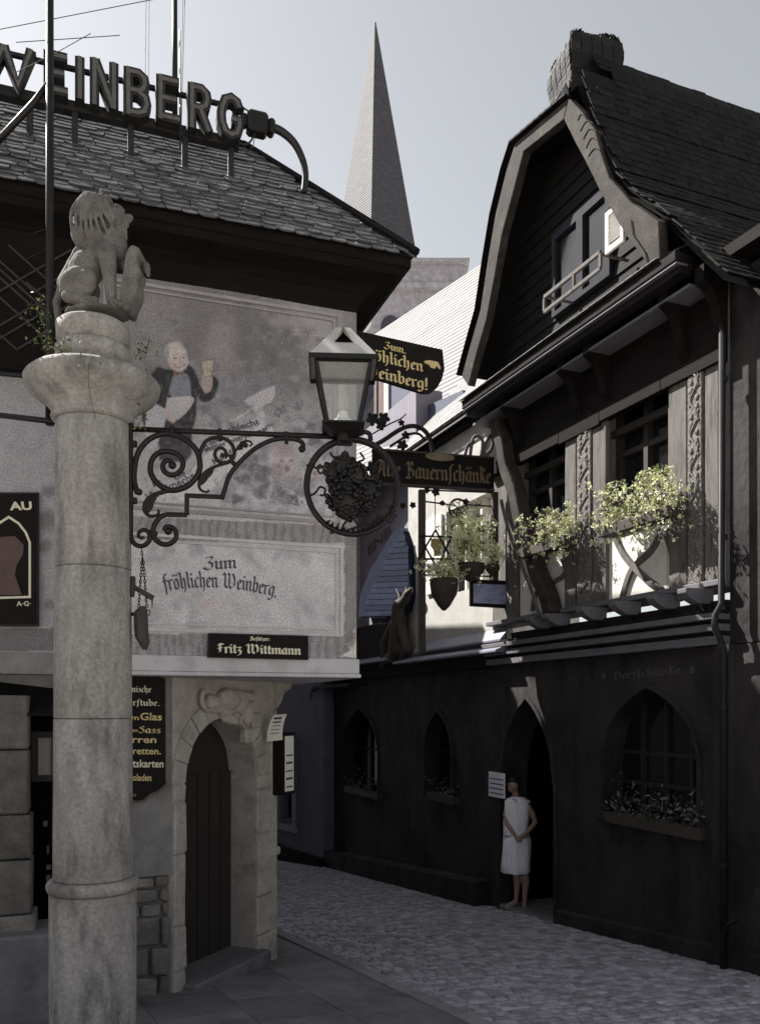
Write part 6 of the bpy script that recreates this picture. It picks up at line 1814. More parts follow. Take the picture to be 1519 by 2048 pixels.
dp = thing('downpipe', 'grey vertical rainwater pipe at the near corner of the tavern', 'downpipe', RF, (.05, .12, 0))
a = RF.px(1446, 1300, .11).x
mb = MB(); mb.tube([(a, .11, -.3), (a, .11, 2.68), (a, .14, 2.75), (a, .20, 2.85), (a, .20, 2.95), (a, .13, 3.05), (a, .12, 5.5)], .028, 10); part('pipe', mb, M['grey_iron'], dp, smooth=True)
for z in (.9, 2.2, 3.6, 4.9): mb = MB(); mb.lathe([(.033, z - .02), (.036, z), (.033, z + .02)], (a, .11), 12); part('clip', mb, M['grey_iron'], dp)
hk = thing('wheel_guard', 'curved iron wheel guard at the foot of the tavern corner', 'wheel guard', RF, (0, .1, 0))
mb = MB(); mb.tube(catmull([RF.px(x, y, .16) for x, y in ((1444, 1905), (1447, 1872), (1456, 1850), (1475, 1842))], 5), .014, 8); part('bar', mb, M['iron'], hk, smooth=True)

# ---- flower boxes
def flowerbox(fr, x0, x1, y0, y1, b, n, label, blooms, dens=1.0, h=.16, sp=.10, group='flower boxes on the tavern', bright=True, depth=.16, drop=.12):
    A, B_ = fr.px(x0, y0, b), fr.px(x1, y1, b)
    c = (A + B_) / 2; a0, a1 = min(A.x, B_.x), max(A.x, B_.x); z = c.z
    t = thing('flower_box', label, 'flower box', fr, (c.x, b, z), group)
    mb = MB(); mb.box(a0, a1, b - depth, b, z - .10, z); part('box', mb, M['oldwood'], t, bevel=.008)
    lf, ld, bw, bp = MB(), MB(), MB(), MB()
    tufts = [(random.uniform(a0 - .04, a1 + .04), random.uniform(.4, 1.1)) for _ in range(max(4, int((a1 - a0) / .07)))]
    for _ in range(int(n / 13)):
        tx, th = random.choice(tufts)
        r_ = random.random() ** .7
        c_p = Vector((tx + random.gauss(0, .05), b - depth * .4 + random.gauss(0, .07), z + th * h * 2 * r_ - drop * (random.random() ** 3) * 1.5))
        q = random.random(); tgt = bw if (q < .74 and bright) else (lf if q < .90 else ld)
        rr_ = random.uniform(.012, .026); sz = random.uniform(.014, .036) if tgt is not bw else random.uniform(.015, .030)
        for _k in range(10):
            dv = Vector((random.gauss(0, 1), random.gauss(0, 1), random.gauss(0, .8))).normalized() * rr_ * random.uniform(.5, 1.2)
            tgt.leafquad(c_p + dv, sz * random.uniform(.7, 1.3))
    for _ in range(int(n * .010 * (1 if blooms else 0))):
        tx, th = random.choice(tufts); p = Vector((tx, b - .02 + random.gauss(0, .06), z + th * h + random.gauss(0, .05)))
        for q in range(4): bp.leafquad(p + Vector((random.gauss(0, .008), random.gauss(0, .008), random.gauss(0, .008))), .024)
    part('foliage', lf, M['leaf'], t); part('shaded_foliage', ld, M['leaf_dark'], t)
    if bright: part('pale_blossom', bw, M['bloom_white'], t)
    if blooms: part('purple_blossom', bp, M['bloom_purple'], t)
    return t
flowerbox(RF, 1128, 1038, 1072, 1098, .30, 6500, 'flower box with cream and yellow blossoms under the tavern window next to the leaning timber', True, h=.19, drop=.22)
flowerbox(RF, 1334, 1196, 1014, 1052, .32, 11000, 'wide flower box with purple and cream blossoms under the tavern window nearest the corner pipe', True, h=.23, drop=.20)
def dimbox(fr, x0, x1, y, b, n, label):
    A, B_ = fr.px(x0, y, b), fr.px(x1, y, b)
    c = (A + B_) / 2; a0, a1 = min(A.x, B_.x), max(A.x, B_.x)
    t = thing('window_flowers', label, 'flower box', fr, (c.x, b, c.z), 'flowers in the ground floor arches')
    mb = MB(); mb.box(a0, a1, b - .14, b, c.z - .10, c.z); part('box', mb, M['oldwood'], t)
    l1, l2 = MB(), MB()
    for _ in range(n):
        p = Vector((random.uniform(a0, a1), b - .06 + random.gauss(0, .06), c.z + abs(random.gauss(0, .13))))
        (l1 if random.random() < .45 else l2).leafquad(p, random.uniform(.03, .06))
    part('pale_leaves', l1, M['bloom_dim'], t); part('dark_leaves', l2, M['leaf_dark'], t)
dimbox(RF, 1400, 1208, 1640, .10, 420, 'dim flower box in the wide pointed arch under the painted tavern name')

# ================================================================ MIDDLE HOUSE (same line)
mid = thing('middle_house', 'narrow half hidden house with pale sunlit wall and slate pent ledge beyond the tavern', 'house', RF, (5.2, 0, -.3))
AE = 10.6
mops = [(RF.px(905, 1500).x, RF.px(848, 1500).x, .88, 1.55, .61, 'point'), (RF.px(757, 1500).x, RF.px(684, 1500).x, .66, 1.45, .75, 'point')]
mb = arch_wall(MB(), 3.935, AE, -2.2, 2.70, -.38, -.004, mops)
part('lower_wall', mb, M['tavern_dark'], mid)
for o in mops:
    mb = MB(); mb.prism(arch_outline(*o), -.26, -.25); w_ = part('window', mb, M['glass_dark'], mid)
    mb = MB(); c = (o[0] + o[1]) / 2; mb.box(c - .02, c + .02, -.249, -.21, o[2], o[3] + o[4] * .9); mb.box(o[0], o[1], -.249, -.21, o[3] - .02, o[3] + .02); part('window_frame', mb, M['doorwood'], mid, parent=w_)
    mb = MB(); mb.ribbon(arch_outline(*o), .05, lambda x, y, d: (x, d, y), 0, .018); part('arch_surround', mb, M['tavern_dark'], mid)
dimbox(RF, 905, 852, 1590, .10, 150, 'dim flowers in the small pointed arch left of the tavern door')
dimbox(RF, 755, 688, 1580, .10, 220, 'dim flowers in the pointed arch farthest down the lane')
plinth(mid, RF, ops[1][1] + .3, AE, .22, .30, M['tavern_dark'])
# upper wall and windows
EM = 5.93
mb = MB()
mw = (RF.px(984, 1030).x, RF.px(892, 1030).x); mz0, mz1 = 3.78, 4.95
mb.box(3.935, mw[0], -.3, -.004, 2.71, EM); mb.box(mw[1], 6.55, -.3, -.004, 2.71, EM); mb.box(mw[0], mw[1], -.3, -.004, 2.71, mz0); mb.box(mw[0], mw[1], -.3, -.004, mz1, EM)
part('upper_wall', mb, M['plaster_white'], mid)
mb = MB(); mb.box(mw[0], mw[1], -.2, -.19, mz0, mz1); w_ = part('window', mb, M['glass_dark'], mid)
mb = MB(); 
for f in (0, .33, .66, 1): x = mw[0] + (mw[1] - mw[0]) * f; mb.box(x - .025, x + .025, -.189, -.08, mz0, mz1)
mb.box(mw[0], mw[1], -.188, -.1, 4.45, 4.5); part('window_frame', mb, M['white_paint'], mid, parent=w_)
mb = MB(); mb.box(mw[0] + .04, mw[1] - .04, -.185, -.18, 4.52, mz1 - .02); part('curtain', mb, M['paper'], mid, parent=w_)
sh1 = RF.px(884, 1000, .02).x; sh2 = RF.px(853, 1000, .02).x
mb = MB(); mb.box(sh1, sh2, .0, .035, 3.85, 4.95); part('shutter', mb, M['white_paint'], mid, bevel=.006)
# eaves and roof
mb = MB(); mb.box(3.935, 6.6, -.1, .10, EM + .002, EM + .09); mb.box(3.935, 6.62, -.05, .16, EM + .093, EM + .13); part('eaves_board', mb, M['darkwood'], mid)
mb = MB(); mb.box(3.935, 6.6, .165, .18, EM + .06, EM + .085); part('gutter', mb, M['timber'], mid)
mb = MB(); mb.hexa([(3.9, .17, EM + .132), (6.65, .17, EM + .132), (6.65, -1.55, EM + .132), (3.9, -1.55, EM + .132), (3.9, .18, EM + .14), (6.65, .18, EM + .14), (6.65, -1.5, EM + 2.1), (3.9, -1.5, EM + 2.1)])
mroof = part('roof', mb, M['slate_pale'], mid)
tiles = []
eyr = Vector((0, -1.68, 1.96)).normalized(); enr = Vector((1, 0, 0)).cross(eyr).normalized(); enr = enr if enr.z > 0 else -enr
for r in range(19):
    x = 3.95
    while x < 6.62:
        w_, me = random.choice(SP)
        o_ = Vector((x, .19, EM + .14)) + eyr * (r * .13) + enr * .006
        Mx = (Matrix((Vector((1, 0, 0)), eyr, enr)).transposed() @ Matrix.Rotation(-.05, 3, 'X') @ Matrix.Rotation(random.uniform(-.03, .03), 3, 'Z')).to_4x4(); Mx.translation = o_
        tiles.append((RF.w(*o_).length, me, Mx)); x += w_
scatter('roof_slate', tiles, M['slate_pale'], mid, parent=mroof, limit=200)
# blue dormer cheek
mb = MB(); P = [RF.px(x, y, -.35) for x, y in ((852, 812), (925, 780), (930, 800), (902, 852), (872, 852), (855, 840))]
mb.prism([(p.x, p.z) for p in P], -.75, -.35); part('dormer_cheek', mb, M['slate_blue'], mid)
# projecting slate ledge over the ground floor (two flights)
M['slate_ledge'] = mat('ledge_slate', (.20, .20, .26), (.12, .125, .17), rough=.5, scale=5, bump=.4, bscale=20)
def ledge(a0, a1, z, b, d=.10, nm='slate_ledge', m='slate_ledge'):
    mb = MB(); mb.hexa([(a0, -.003, z - .03), (a0, b, z - .03), (a1, b, z - .03), (a1, -.003, z - .03), (a0, -.003, z + d), (a0, b, z), (a1, b, z), (a1, -.003, z + d)]); part(nm, mb, M[m], mid, bevel=.006)
ledge(RF.px(991, 1300, .25).x, RF.px(785, 1330, .25).x, RF.px(880, 1313, .25).z, .25)
ledge(RF.px(1000, 1275, .12).x, RF.px(826, 1303, .12).x, RF.px(910, 1291, .12).z, .12, .14)
ledge(RF.px(768, 1316, .3).x, AE - .1, RF.px(730, 1323, .3).z, .30)
mb = MB(); mb.box(3.935, AE, -.2, .08, 2.702, RF.px(880, 1313, .25).z - .032); part('ledge_board', mb, M['dark_board'], mid)
for k in range(5):
    z = 2.86 + .05 * k
    mb = MB(); mb.box(3.50, 3.93, .001 + .10, .19 + .012 * (k % 2), z + .0, z + .043) if k > 5 else None
# curved dark hood over the last arch
hx0, hx1 = RF.px(700, 1330, .3).x, AE + .02
mb = MB(); pts = [(hx0, 2.62), (hx1 - .3, 2.62), (hx1 - .1, 2.56), (hx1, 2.42), (hx1, 2.3), (hx1 - .03, 2.3), (hx1 - .12, 2.5), (hx1 - .3, 2.56), (hx0, 2.57)]
mb.prism(pts, -.2, .32); part('curved_hood', mb, M['slate_dark'], mid)

# wall of the next house: shaded, lilac
nxt = thing('shaded_house', 'lilac grey house wall beyond the sunlit strip with a tall slate hood', 'house', RF, (8, -.2, -.5))
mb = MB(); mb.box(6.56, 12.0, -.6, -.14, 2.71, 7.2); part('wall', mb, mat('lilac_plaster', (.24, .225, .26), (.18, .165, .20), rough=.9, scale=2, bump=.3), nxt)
sl_ = [(716, 1235), (720, 1190), (740, 1140), (768, 1095), (783, 1068), (796, 1055), (806, 1062), (814, 1090), (818, 1130), (819, 1190), (812, 1222), (770, 1236)]
P = [RF.px(x, y, .1) for x, y in sl_]
mb = MB(); mb.prism([(p.x, p.z) for p in P], -.139, .1); sh_ = part('slate_hood', mb, M['hood_blue'], nxt)
for k in range(14):
    y = 1075 + k * 11.5
    x1 = 817; x0 = 716 + max(0, (1235 - y)) * .42
    if k < 2: x0 += 8
    p, q = RF.px(x0 + 2, y + 3, .1), RF.px(x1 - (6 if k < 2 else 0), y, .1)
    mb = MB(); mb.hexa([(q.x, .1001, q.z - .05), (p.x, .1001, p.z - .05), (p.x, .109, p.z - .05), (q.x, .109, q.z - .05), (q.x, .1001, q.z + .04), (p.x, .1001, p.z + .04), (p.x, .103, p.z + .04), (q.x, .103, q.z + .04)])
    part('slate_course', mb, M['hood_blue'], nxt, parent=sh_)
A = RF.px(722, 1112, .0); B_ = RF.px(768, 1066, .0)
vs, fs = font_mesh('ENB', 1.0, .02); w0 = max(v[0] for v in vs)
mb = MB(); d_ = Vector((B_.x - A.x, B_.z - A.z)); L_ = d_.length; d_.normalize(); nn = Vector((-d_.y, d_.x)); nn = nn if nn.y > 0 else -nn
mb.add([(A.x + d_.x * v[0] / w0 * L_ + nn.x * v[1] * .25, -.13, A.z + d_.y * v[0] / w0 * L_ + nn.y * v[1] * .25) for v in vs], fs); part('painted_lettering', mb, mat('rust_lettering', (.10, .07, .06), rough=.8), nxt)
mb = MB(); mb.box(6.6, AE, -.13, .05, 2.72, RF.px(770, 1240, .05).z - .02); part('dark_base', mb, M['dark_board'], nxt)

# ---- dark carved animal on the ledge
ani = thing('carved_animal', 'dark carved horned animal standing on the slate ledge in front of the lilac wall', 'statue', RF, (7.3, .2, 2.9))
def AP(x, y, b): return RF.px(x, y, b)
us = RF.px(800, 1250, .2).z - RF.px(800, 1251, .2).z
def AE_(x, y, rx, ry, b=.15): return ('e', AP(x, y, b), (rx * us * 1.9, ry * us, ry * us))
def AC(p, q, r0, r1, b=.15): return ('c', AP(*p, b), AP(*q, b), r0 * us, r1 * us)
sculpt('body', [AC((800, 1215), (795, 1300), 17, 20), AC((806, 1205), (812, 1195), 11, 9), AC((812, 1190), (822, 1180), 8, 6), AC((800, 1195), (793, 1178), 4, 3), AC((815, 1190), (812, 1176), 4, 3), AC((790, 1250), (770, 1290), 14, 12), AC((805, 1260), (815, 1300), 12, 10), AC((775, 1290), (765, 1330), 10, 9), AC((800, 1300), (775, 1320), 14, 10), AC((795, 1300), (790, 1322), 12, 10), AC((812, 1300), (805, 1320), 9, 9)], .018, M['oldwood'], ani)

# ================================================================ HANGING BOARD with lattice
hb = thing('hanging_tavern_board', 'long dark hanging board with dull gold broken letters spanning the lane', 'sign', SF, (-.7, 0, 5))
P = [SF.px(x, y, 0) for x, y in ((745, 900), (988, 918), (988, 979), (745, 964))]
mb = MB(); mb.prism([(p.x, p.z) for p in P], 0, .04); part('board', mb, M['black_paint'], hb)
mb = MB(); mb.prism([(P[0].x, P[0].z - .0), (P[1].x, P[1].z), (P[1].x, P[1].z + .022), (P[0].x, P[0].z + .022)], -.02, .06); mb.prism([(P[3].x, P[3].z - .022), (P[2].x, P[2].z - .022), (P[2].x, P[2].z), (P[3].x, P[3].z)], -.02, .06); part('frame', mb, M['oldwood'], hb)
part('lettering', letter_line(SF, 'Alte BauernLchänke', (752, 952), (982, 968), .135, -.001, -.005, nib=.26), M['dull_gold'], hb)
c = SF.px(880, 914, -.03); s_ = SF.px(881, 914, 0).x - SF.px(880, 914, 0).x
mb = MB(); mb.ball(c, (30 * s_, .012, 8 * s_), 20, 8); part('oval_plaque', mb, mat('plaque', (.20, .15, .09), (.13, .10, .06), rough=.6), hb)
def spipe(pts, r, nm, t, m='iron', b=0.02):
    mb = MB(); Pp = catmull([SF.px(x, y, b) for x, y in pts], 6) if len(pts) > 2 else [SF.px(x, y, b) for x, y in pts]
    mb.tube(Pp, r, 7); return part(nm, mb, M[m], t, smooth=True)
spipe([(745, 893), (768, 880), (795, 862), (815, 853), (835, 853), (852, 864), (862, 884), (866, 905)], .028, 'iron_arch', hb)
spipe([(780, 893), (800, 880), (820, 868), (838, 868), (850, 880)], .016, 'iron_scroll', hb)
spipe([(745, 868), (775, 850), (800, 838), (812, 828)], .009, 'iron_scroll', hb)
for (x, y, r) in ((745, 838, 14), (762, 850, 11), (768, 836, 13), (805, 890, 12), (803, 845, 7), (812, 870, 9), (806, 1011, 7)):
    vleaf(x, y, r, random.uniform(0, 3), 0.0, SF, hb, 'iron_leaf')
# crest figures over the board
for pts in ([(940, 912), (945, 880), (955, 872), (965, 882), (962, 912)], [(968, 915), (972, 885), (982, 870)], [(930, 910), (936, 890), (948, 885)], [(972, 912), (985, 890), (984, 850)]):
    spipe(pts, .022, 'crest_scroll', hb, 'timber')
lat = thing('iron_lattice', 'dark iron lattice with star, wheel and post hanging below the tavern board', 'lattice', SF, (-.8, 0, 3.6))
mb = MB(); a0_, a1_ = SF.px(838, 1100, 0).x, SF.px(850, 1100, 0).x; mb.box(a0_, a1_, -.03, .04, 2.85, SF.px(845, 975, 0).z - .03); part('post', mb, M['oldwood'], lat)
mb = MB(); a0_, a1_ = SF.px(984, 1100, 0).x, SF.px(995, 1100, 0).x
mb.box(a0_, a1_, -.03, .04, SF.px(990, 1200, 0).z, SF.px(990, 980, 0).z - .03); part('post', mb, M['oldwood'], lat)
for (y0, y1, x0, x1) in ((1003, 1010, 850, 905), (1009, 1013, 932, 988), (1150, 1153, 850, 988), (980, 985, 850, 985)):
    spipe([(x0, y0), (x1, y1)], .010, 'crossbar', lat)
spipe([(870, 985), (871, 1062)], .006, 'drop_rod', lat)
c = SF.px(916, 1017, .0); mb = MB(); rr = 18 * s_
mb.tube([(c.x + rr * math.cos(t), 0, c.z + rr * math.sin(t)) for t in [k * math.pi / 12 for k in range(25)]], .014, 7, cap=False)
for k in range(3): a = k * math.pi / 3 + .3; mb.tube([(c.x + rr * math.cos(a), 0, c.z + rr * math.sin(a)), (c.x - rr * math.cos(a), 0, c.z - rr * math.sin(a))], .008, 6)
part('wheel', mb, M['iron'], lat, smooth=True)
for tri_ in (((837, 1118), (903, 1118), (871, 1060)), ((838, 1072), (903, 1074), (874, 1136))):
    for p, q in zip(tri_, tri_[1:] + tri_[:1]): spipe([p, q], .0125, 'star_bar', lat, b=-.03)
for (x, y, r) in ((872, 984, 9), (854, 980, 7), (826, 1010, 7), (932, 1003, 7), (885, 1006, 6)): vleaf(x, y, r, random.uniform(0, 3), -.01, SF, lat, 'iron_leaf')
mb = MB(); P = [SF.px(x, y, .0) for x, y in ((862, 1078), (884, 1078), (886, 1092), (880, 1100), (879, 1112), (868, 1112), (867, 1100), (861, 1092))]
mb.prism([(p.x, p.z) for p in P], -.02, .0); part('painted_goblet', mb, mat('goblet', (.35, .24, .09), (.25, .17, .06), rough=.5), lat)
# star support pieces and frame scrolls
spipe([(905, 1020), (925, 1050), (950, 1085), (975, 1110)], .012, 'diagonal_bar', lat)
spipe([(958, 1030), (958, 1080)], .02, 'upright', lat, 'timber'); spipe([(982, 1030), (982, 1090)], .025, 'upright', lat, 'timber')
# baskets of flowers hung on the lattice
def bowl(label, x, y, wpx, hpx, n, size, cone, fr=SF):
    c = fr.px(x, y, -.08); t = thing('flower_bowl', label, 'flower pot', fr, (c.x, -.08, c.z), 'flower bowls on the lattice')
    r = wpx * s_ / 2
    mb = MB(); mb.lathe([(.02, c.z - cone * s_), (r * .30, c.z - cone * s_ * .85), (r * .62, c.z - cone * s_ * .5), (r * .70, c.z - .05), (r * .66, c.z)], (c.x, -.08), 16); part('bowl', mb, M['oldwood'], t, smooth=True)
    lf, ld, bw = MB(), MB(), MB()
    for _ in range(n // 10):
        d = Vector((random.gauss(0, .5), random.gauss(0, .4), random.gauss(0, .45))); c_p = Vector((c.x + d.x * wpx * s_ * .55, -.08 + d.y * wpx * s_ * .5, c.z + hpx * s_ * (.5 + d.z * .6)))
        q = random.random(); tgt = bw if q < .82 else lf if q < .93 else ld
        for _k in range(9):
            dv = Vector((random.gauss(0, 1), random.gauss(0, 1), random.gauss(0, .8))).normalized() * random.uniform(.012, .035)
            tgt.leafquad(c_p + dv, size * random.uniform(.5, 1.2))
    part('foliage', lf, M['leaf'], t); part('shaded_foliage', ld, M['leaf_dark'], t); part('pale_blossom', bw, M['bloom_white'], t)
bowl('wide dark bowl of cream flowers at the foot of the iron star', 888, 1158, 78, 34, 2600, .035, 60)
bowl('tall mound of pale flowers to the right of the iron star', 940, 1128, 84, 92, 6000, .035, 34)
bowl('small pale flowers at the right post above the blue sign', 985, 1130, 40, 34, 900, .032, 22)
bs = thing('blue_enamel_sign', 'small blue and white enamel sign in a dark frame below the flower bowls', 'sign', SF, (-.2, 0, 3.9))
P = [SF.px(x, y, -.06) for x, y in ((941, 1158), (1028, 1162), (1028, 1217), (941, 1212))]
mb = MB(); mb.prism([(p.x, p.z) for p in P], -.05, -.01); part('frame', mb, M['black_paint'], bs)
P = [SF.px(x, y, -.06) for x, y in ((947, 1167), (1022, 1170), (1022, 1209), (947, 1206))]
mb = MB(); mb.prism([(p.x, p.z) for p in P], -.056, -.0505); part('enamel_plate', mb, M['blue_enamel'], bs)

# paper notice at the tavern door
nt = thing('door_notice', 'pale rectangular notice hanging at the left side of the tavern door', 'notice', RF, RF.px(994, 1565, .03))
P = [RF.px(x, y, .03) for x, y in ((977, 1543), (1009, 1543), (1009, 1590), (977, 1592))]
x0, x1, z0, z1 = P[1].x, P[0].x, P[3].z, P[0].z
mb = MB(); mb.box(x0, x1, .02, .03, z0, z1); part('sheet', mb, mat('notice_paper', (.74, .73, .78), (.62, .62, .70), rough=.8), nt)
mb = MB()
for k in range(4): mb.box(x0 + .03, x1 - .03, .0305, .0315, z0 + .04 + k * .06, z0 + .055 + k * .06)
part('print', mb, M['faint_ink'], nt)

# ================================================================ HOUSE AT THE END OF THE LANE
far = thing('lane_end_house', 'bluish rendered house with one tall window where the lane bends', 'house', UF, (1.2, 0, -.8))
wa, wb_ = UF.px(589, 1560).x, UF.px(560, 1560).x
wz0, wz1 = UF.px(575, 1640).z, UF.px(575, 1486).z
mb = MB(); mb.box(0, wa, -3, 0, -3, 9.0); mb.box(wb_, 8, -3, 0, -3, 9.0); mb.box(wa, wb_, -3, 0, -3, wz0); mb.box(wa, wb_, -3, 0, wz1, 9.0)
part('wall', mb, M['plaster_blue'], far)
mb = MB(); mb.box(wa, wb_, -.25, -.2, wz0, wz1); w_ = part('window', mb, M['glass_dark'], far)
M['win_blue'] = mat('blue_grey_frame', (.26, .26, .33), (.2, .2, .26), rough=.7)
mb = MB()
for x0, x1, y0, y1 in ((wa - .09, wa, wz0 - .1, wz1 + .1), (wb_, wb_ + .09, wz0 - .1, wz1 + .1), (wa, wb_, wz1, wz1 + .1), (wa - .15, wb_ + .15, wz0 - .22, wz0 - .101)): mb.box(x0, x1, .001, .06, y0, y1)
part('window_surround', mb, M['win_blue'], far, parent=w_)
mb = MB(); c = (wa + wb_) / 2; mb.box(c - .03, c + .03, -.199, -.15, wz0, wz1); mb.box(wa, wb_, -.198, -.15, (wz0 + wz1) / 2 + .2, (wz0 + wz1) / 2 + .25); part('window_frame', mb, M['win_blue'], far, parent=w_)
mb = MB(); mb.box(-.02, 8, .001, .10, -3, ground_z(17) + .25); part('plinth', mb, M['dark_board'], far)

# ================================================================ FAR HOUSE with the bright roof
gh = thing('bright_roof_house', 'tall house behind with a steep roof blazing white in the sun', 'house', GF, (1, -1, -1.5))
zr0 = GF.px(960, 530).z
sl = 1.45
mb = MB(); mb.hexa([(-3, 0, zr0 - .1), (3.75, 0, zr0 - .1), (3.75, 3.6, zr0 - 3.6 * sl - .1), (-3, 3.6, zr0 - 3.6 * sl - .1), (-3, 0, zr0), (3.75, 0, zr0), (3.75, 3.6, zr0 - 3.6 * sl), (-3, 3.6, zr0 - 3.6 * sl)])
mb.add([(-3, 0, zr0), (3.75, 0, zr0), (3.75, -3, zr0 - 4), (-3, -3, zr0 - 4)], [(0, 1, 2, 3)])
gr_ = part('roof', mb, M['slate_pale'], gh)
# slate courses on the bright roof
mb = MB(); n = 44
for k in range(n):
    t0 = k / n * 3.6; t1 = (k + 1) / n * 3.6
    j_ = .02
    mb.hexa([(-2.9, t0, zr0 - t0 * sl + .002), (3.78, t0, zr0 - t0 * sl + .002), (3.78 + random.uniform(0, .03), t1, zr0 - t1 * sl + .002), (-2.9, t1, zr0 - t1 * sl + .002), (-2.9, t0, zr0 - t0 * sl + .006), (3.78, t0, zr0 - t0 * sl + .006), (3.78, t1, zr0 - t1 * sl + .035), (-2.9, t1, zr0 - t1 * sl + .035)])
part('slate_courses', mb, M['slate_pale'], gh, parent=gr_, kind='stuff')
mb = MB(); mb.box(0, 3.39, -2.9, 3.2, 3.4, zr0 - 3.6 * sl); mb.hexa([(3.4, -2.5, 3.4), (3.7, -2.5, 3.4), (3.7, 3.2, 3.4), (3.4, 3.2, 3.4), (3.4, -2.5, zr0 - 3.7), (3.7, -2.5, zr0 - 3.7), (3.7, 3.2, zr0 - 3.3 * sl - .2), (3.4, 3.2, zr0 - 3.3 * sl - .2)])
part('wall', mb, M['plaster_white'], gh)
# dormer with striped jambs and blue shade
def gbox(pts, b, m, nm, d=.25):
    P = [GF.px(x, y, b) for x, y in pts]; mb = MB(); mb.prism([(p.x, p.z) for p in P], b - d, b); return part(nm, mb, M[m] if isinstance(m, str) else m, gh)
M['jamb_red'] = mat('brownish_jamb', (.18, .13, .115), rough=.8)
gbox([(776, 765), (832, 765), (832, 800), (812, 826), (782, 838), (776, 838)], 2.75, 'slate_blue', 'dormer_window', .5)
gbox([(768, 762), (776, 762), (776, 842), (768, 842)], 2.78, 'white_paint', 'dormer_jamb', .5)
gbox([(757, 762), (768, 762), (768, 846), (757, 846)], 2.76, M['jamb_red'], 'dormer_jamb', .5)
gbox([(748, 762), (753, 762), (753, 846), (748, 846)], 2.77, M['jamb_red'], 'dormer_jamb', .5)

# ================================================================ CHURCH
ch = thing('church', 'church with a tall slim slate spire and plain stone tower block behind the roofs', 'church', WF, (0, 60, -6))
DS = 60.0
def cp(x, y, d=DS): return WF.px(x, y, d)
apx, by = cp(750, 42), cp(750, 640)
half = (830 - 750) / FPX * DS
zb = cp(750, 512).z
slope_r = half / (apx.z - zb)
c_ = Vector((apx.x, DS, 0))
zbase = cp(750, 640).z
ncourse = 110
mb = MB(); vs = []
# four-sided spire with courses of slate, each course standing a little proud at its foot
angs = [math.radians(a) for a in (-95, -5, 85, 175)]
for k in range(ncourse):
    for top in (0, 1):
        z = zbase + (apx.z - zbase) * (k + top) / ncourse
        r = (apx.z - z) * slope_r * 1.02 + (.035 if top == 0 else .0) + .03
        for a in angs: 
            rr = r * (1.0)
            vs.append((c_.x + rr * math.cos(a), DS + rr * math.sin(a), z))
fs = []
for k in range(ncourse):
    for q in range(2):
        o0 = (2 * k + q) * 4; o1 = o0 + 4
        if o1 + 3 >= len(vs): break
        for i in range(4): fs.append((o0 + i, o0 + (i + 1) % 4, o1 + (i + 1) % 4, o1 + i))
mb.add(vs, fs); part('spire', mb, M['spire'], ch)
x0, x1 = cp(560, 0).x, cp(905, 0).x
zt = cp(800, 524, 56).z
mb = MB(); mb.box(x0, x1, 55, 66, -8, cp(800, 575, 55).z); part('tower_block', mb, M['church'], ch)
z1_, z2_ = cp(800, 573, 55).z, cp(800, 520, 54.5).z
mb = MB(); mb.box(x0, cp(913, 0).x, 54.6, 66.4, z1_ + .02, z2_ - .25); part('attic', mb, M['church'], ch)
mb = MB(); mb.box(x0, cp(922, 0).x, 54.2, 66.8, z2_ - .245, z2_); mb.box(x0, cp(912, 0).x, 54.45, 66.5, z1_ - .3, z1_ + .015); part('cornice', mb, M['church'], ch)
mb = MB(); a_, b_ = cp(762, 0, 55).x, cp(800, 0, 55).x; zz = cp(780, 655, 55).z; rr = (b_ - a_) / 2
mb.prism([(a_, zz - 4)] + [((a_ + b_) / 2 - rr * math.cos(math.pi * k / 12), zz + rr * 1.2 * math.sin(math.pi * k / 12)) for k in range(13)] + [(b_, zz - 4)], 54.85, 54.98)
part('arched_window', mb, M['church_dark'], ch)
wp = thing('white_rainwater_pipe', 'thin white pipe with a bend on the church wall just past the inn corner', 'downpipe', WF, cp(737, 640, 30))
mb = MB(); mb.tube([cp(737, 560, 30), cp(737, 592, 30), cp(739, 600, 30), cp(740, 630, 30), cp(739, 648, 30), cp(733, 658, 30), cp(725, 664, 30)], .065, 8); part('pipe', mb, M['bright_metal'], wp, smooth=True)
mb = MB(); q = cp(737, 591, 30); mb.lathe([(.09, q.z - .1), (.11, q.z), (.09, q.z + .1)], (q.x, 30), 10); part('collar', mb, M['bright_metal'], wp)

# ================================================================ THE WOMAN AT THE TAVERN DOOR
HW = 1.62
wy = 10.32
px_c = 1040
base = Vector(((px_c - CX) / FPX * wy, wy, EYE + (CY - 1813) / FPX * wy))
gzw = ground_z(wy) + .012
base.z = gzw
wm = thing('person', 'woman in a short sleeveless white dress standing in the dark tavern doorway', 'person', WF, base)
k = 262 / 1.0 ; kk = HW / (1812 - 1553)
def Wp(cx, cy, db=0.0):
    x, y = 940 + cx / 6.022, 1500 + cy / 6.022
    return Vector((base.x + (x - px_c) * kk, base.y + db, base.z + (1812 - y) * kk))
g_ = kk / 6.022
def WE(cx, cy, rx, ry, rd, db=0.0): return ('e', Wp(cx, cy, db), (rx * g_, rd * g_, ry * g_))
def WC(p, q, r0, r1, d0=0.0, d1=None): return ('c', Wp(*p, d0), Wp(*q, d0 if d1 is None else d1), r0 * g_, r1 * g_)
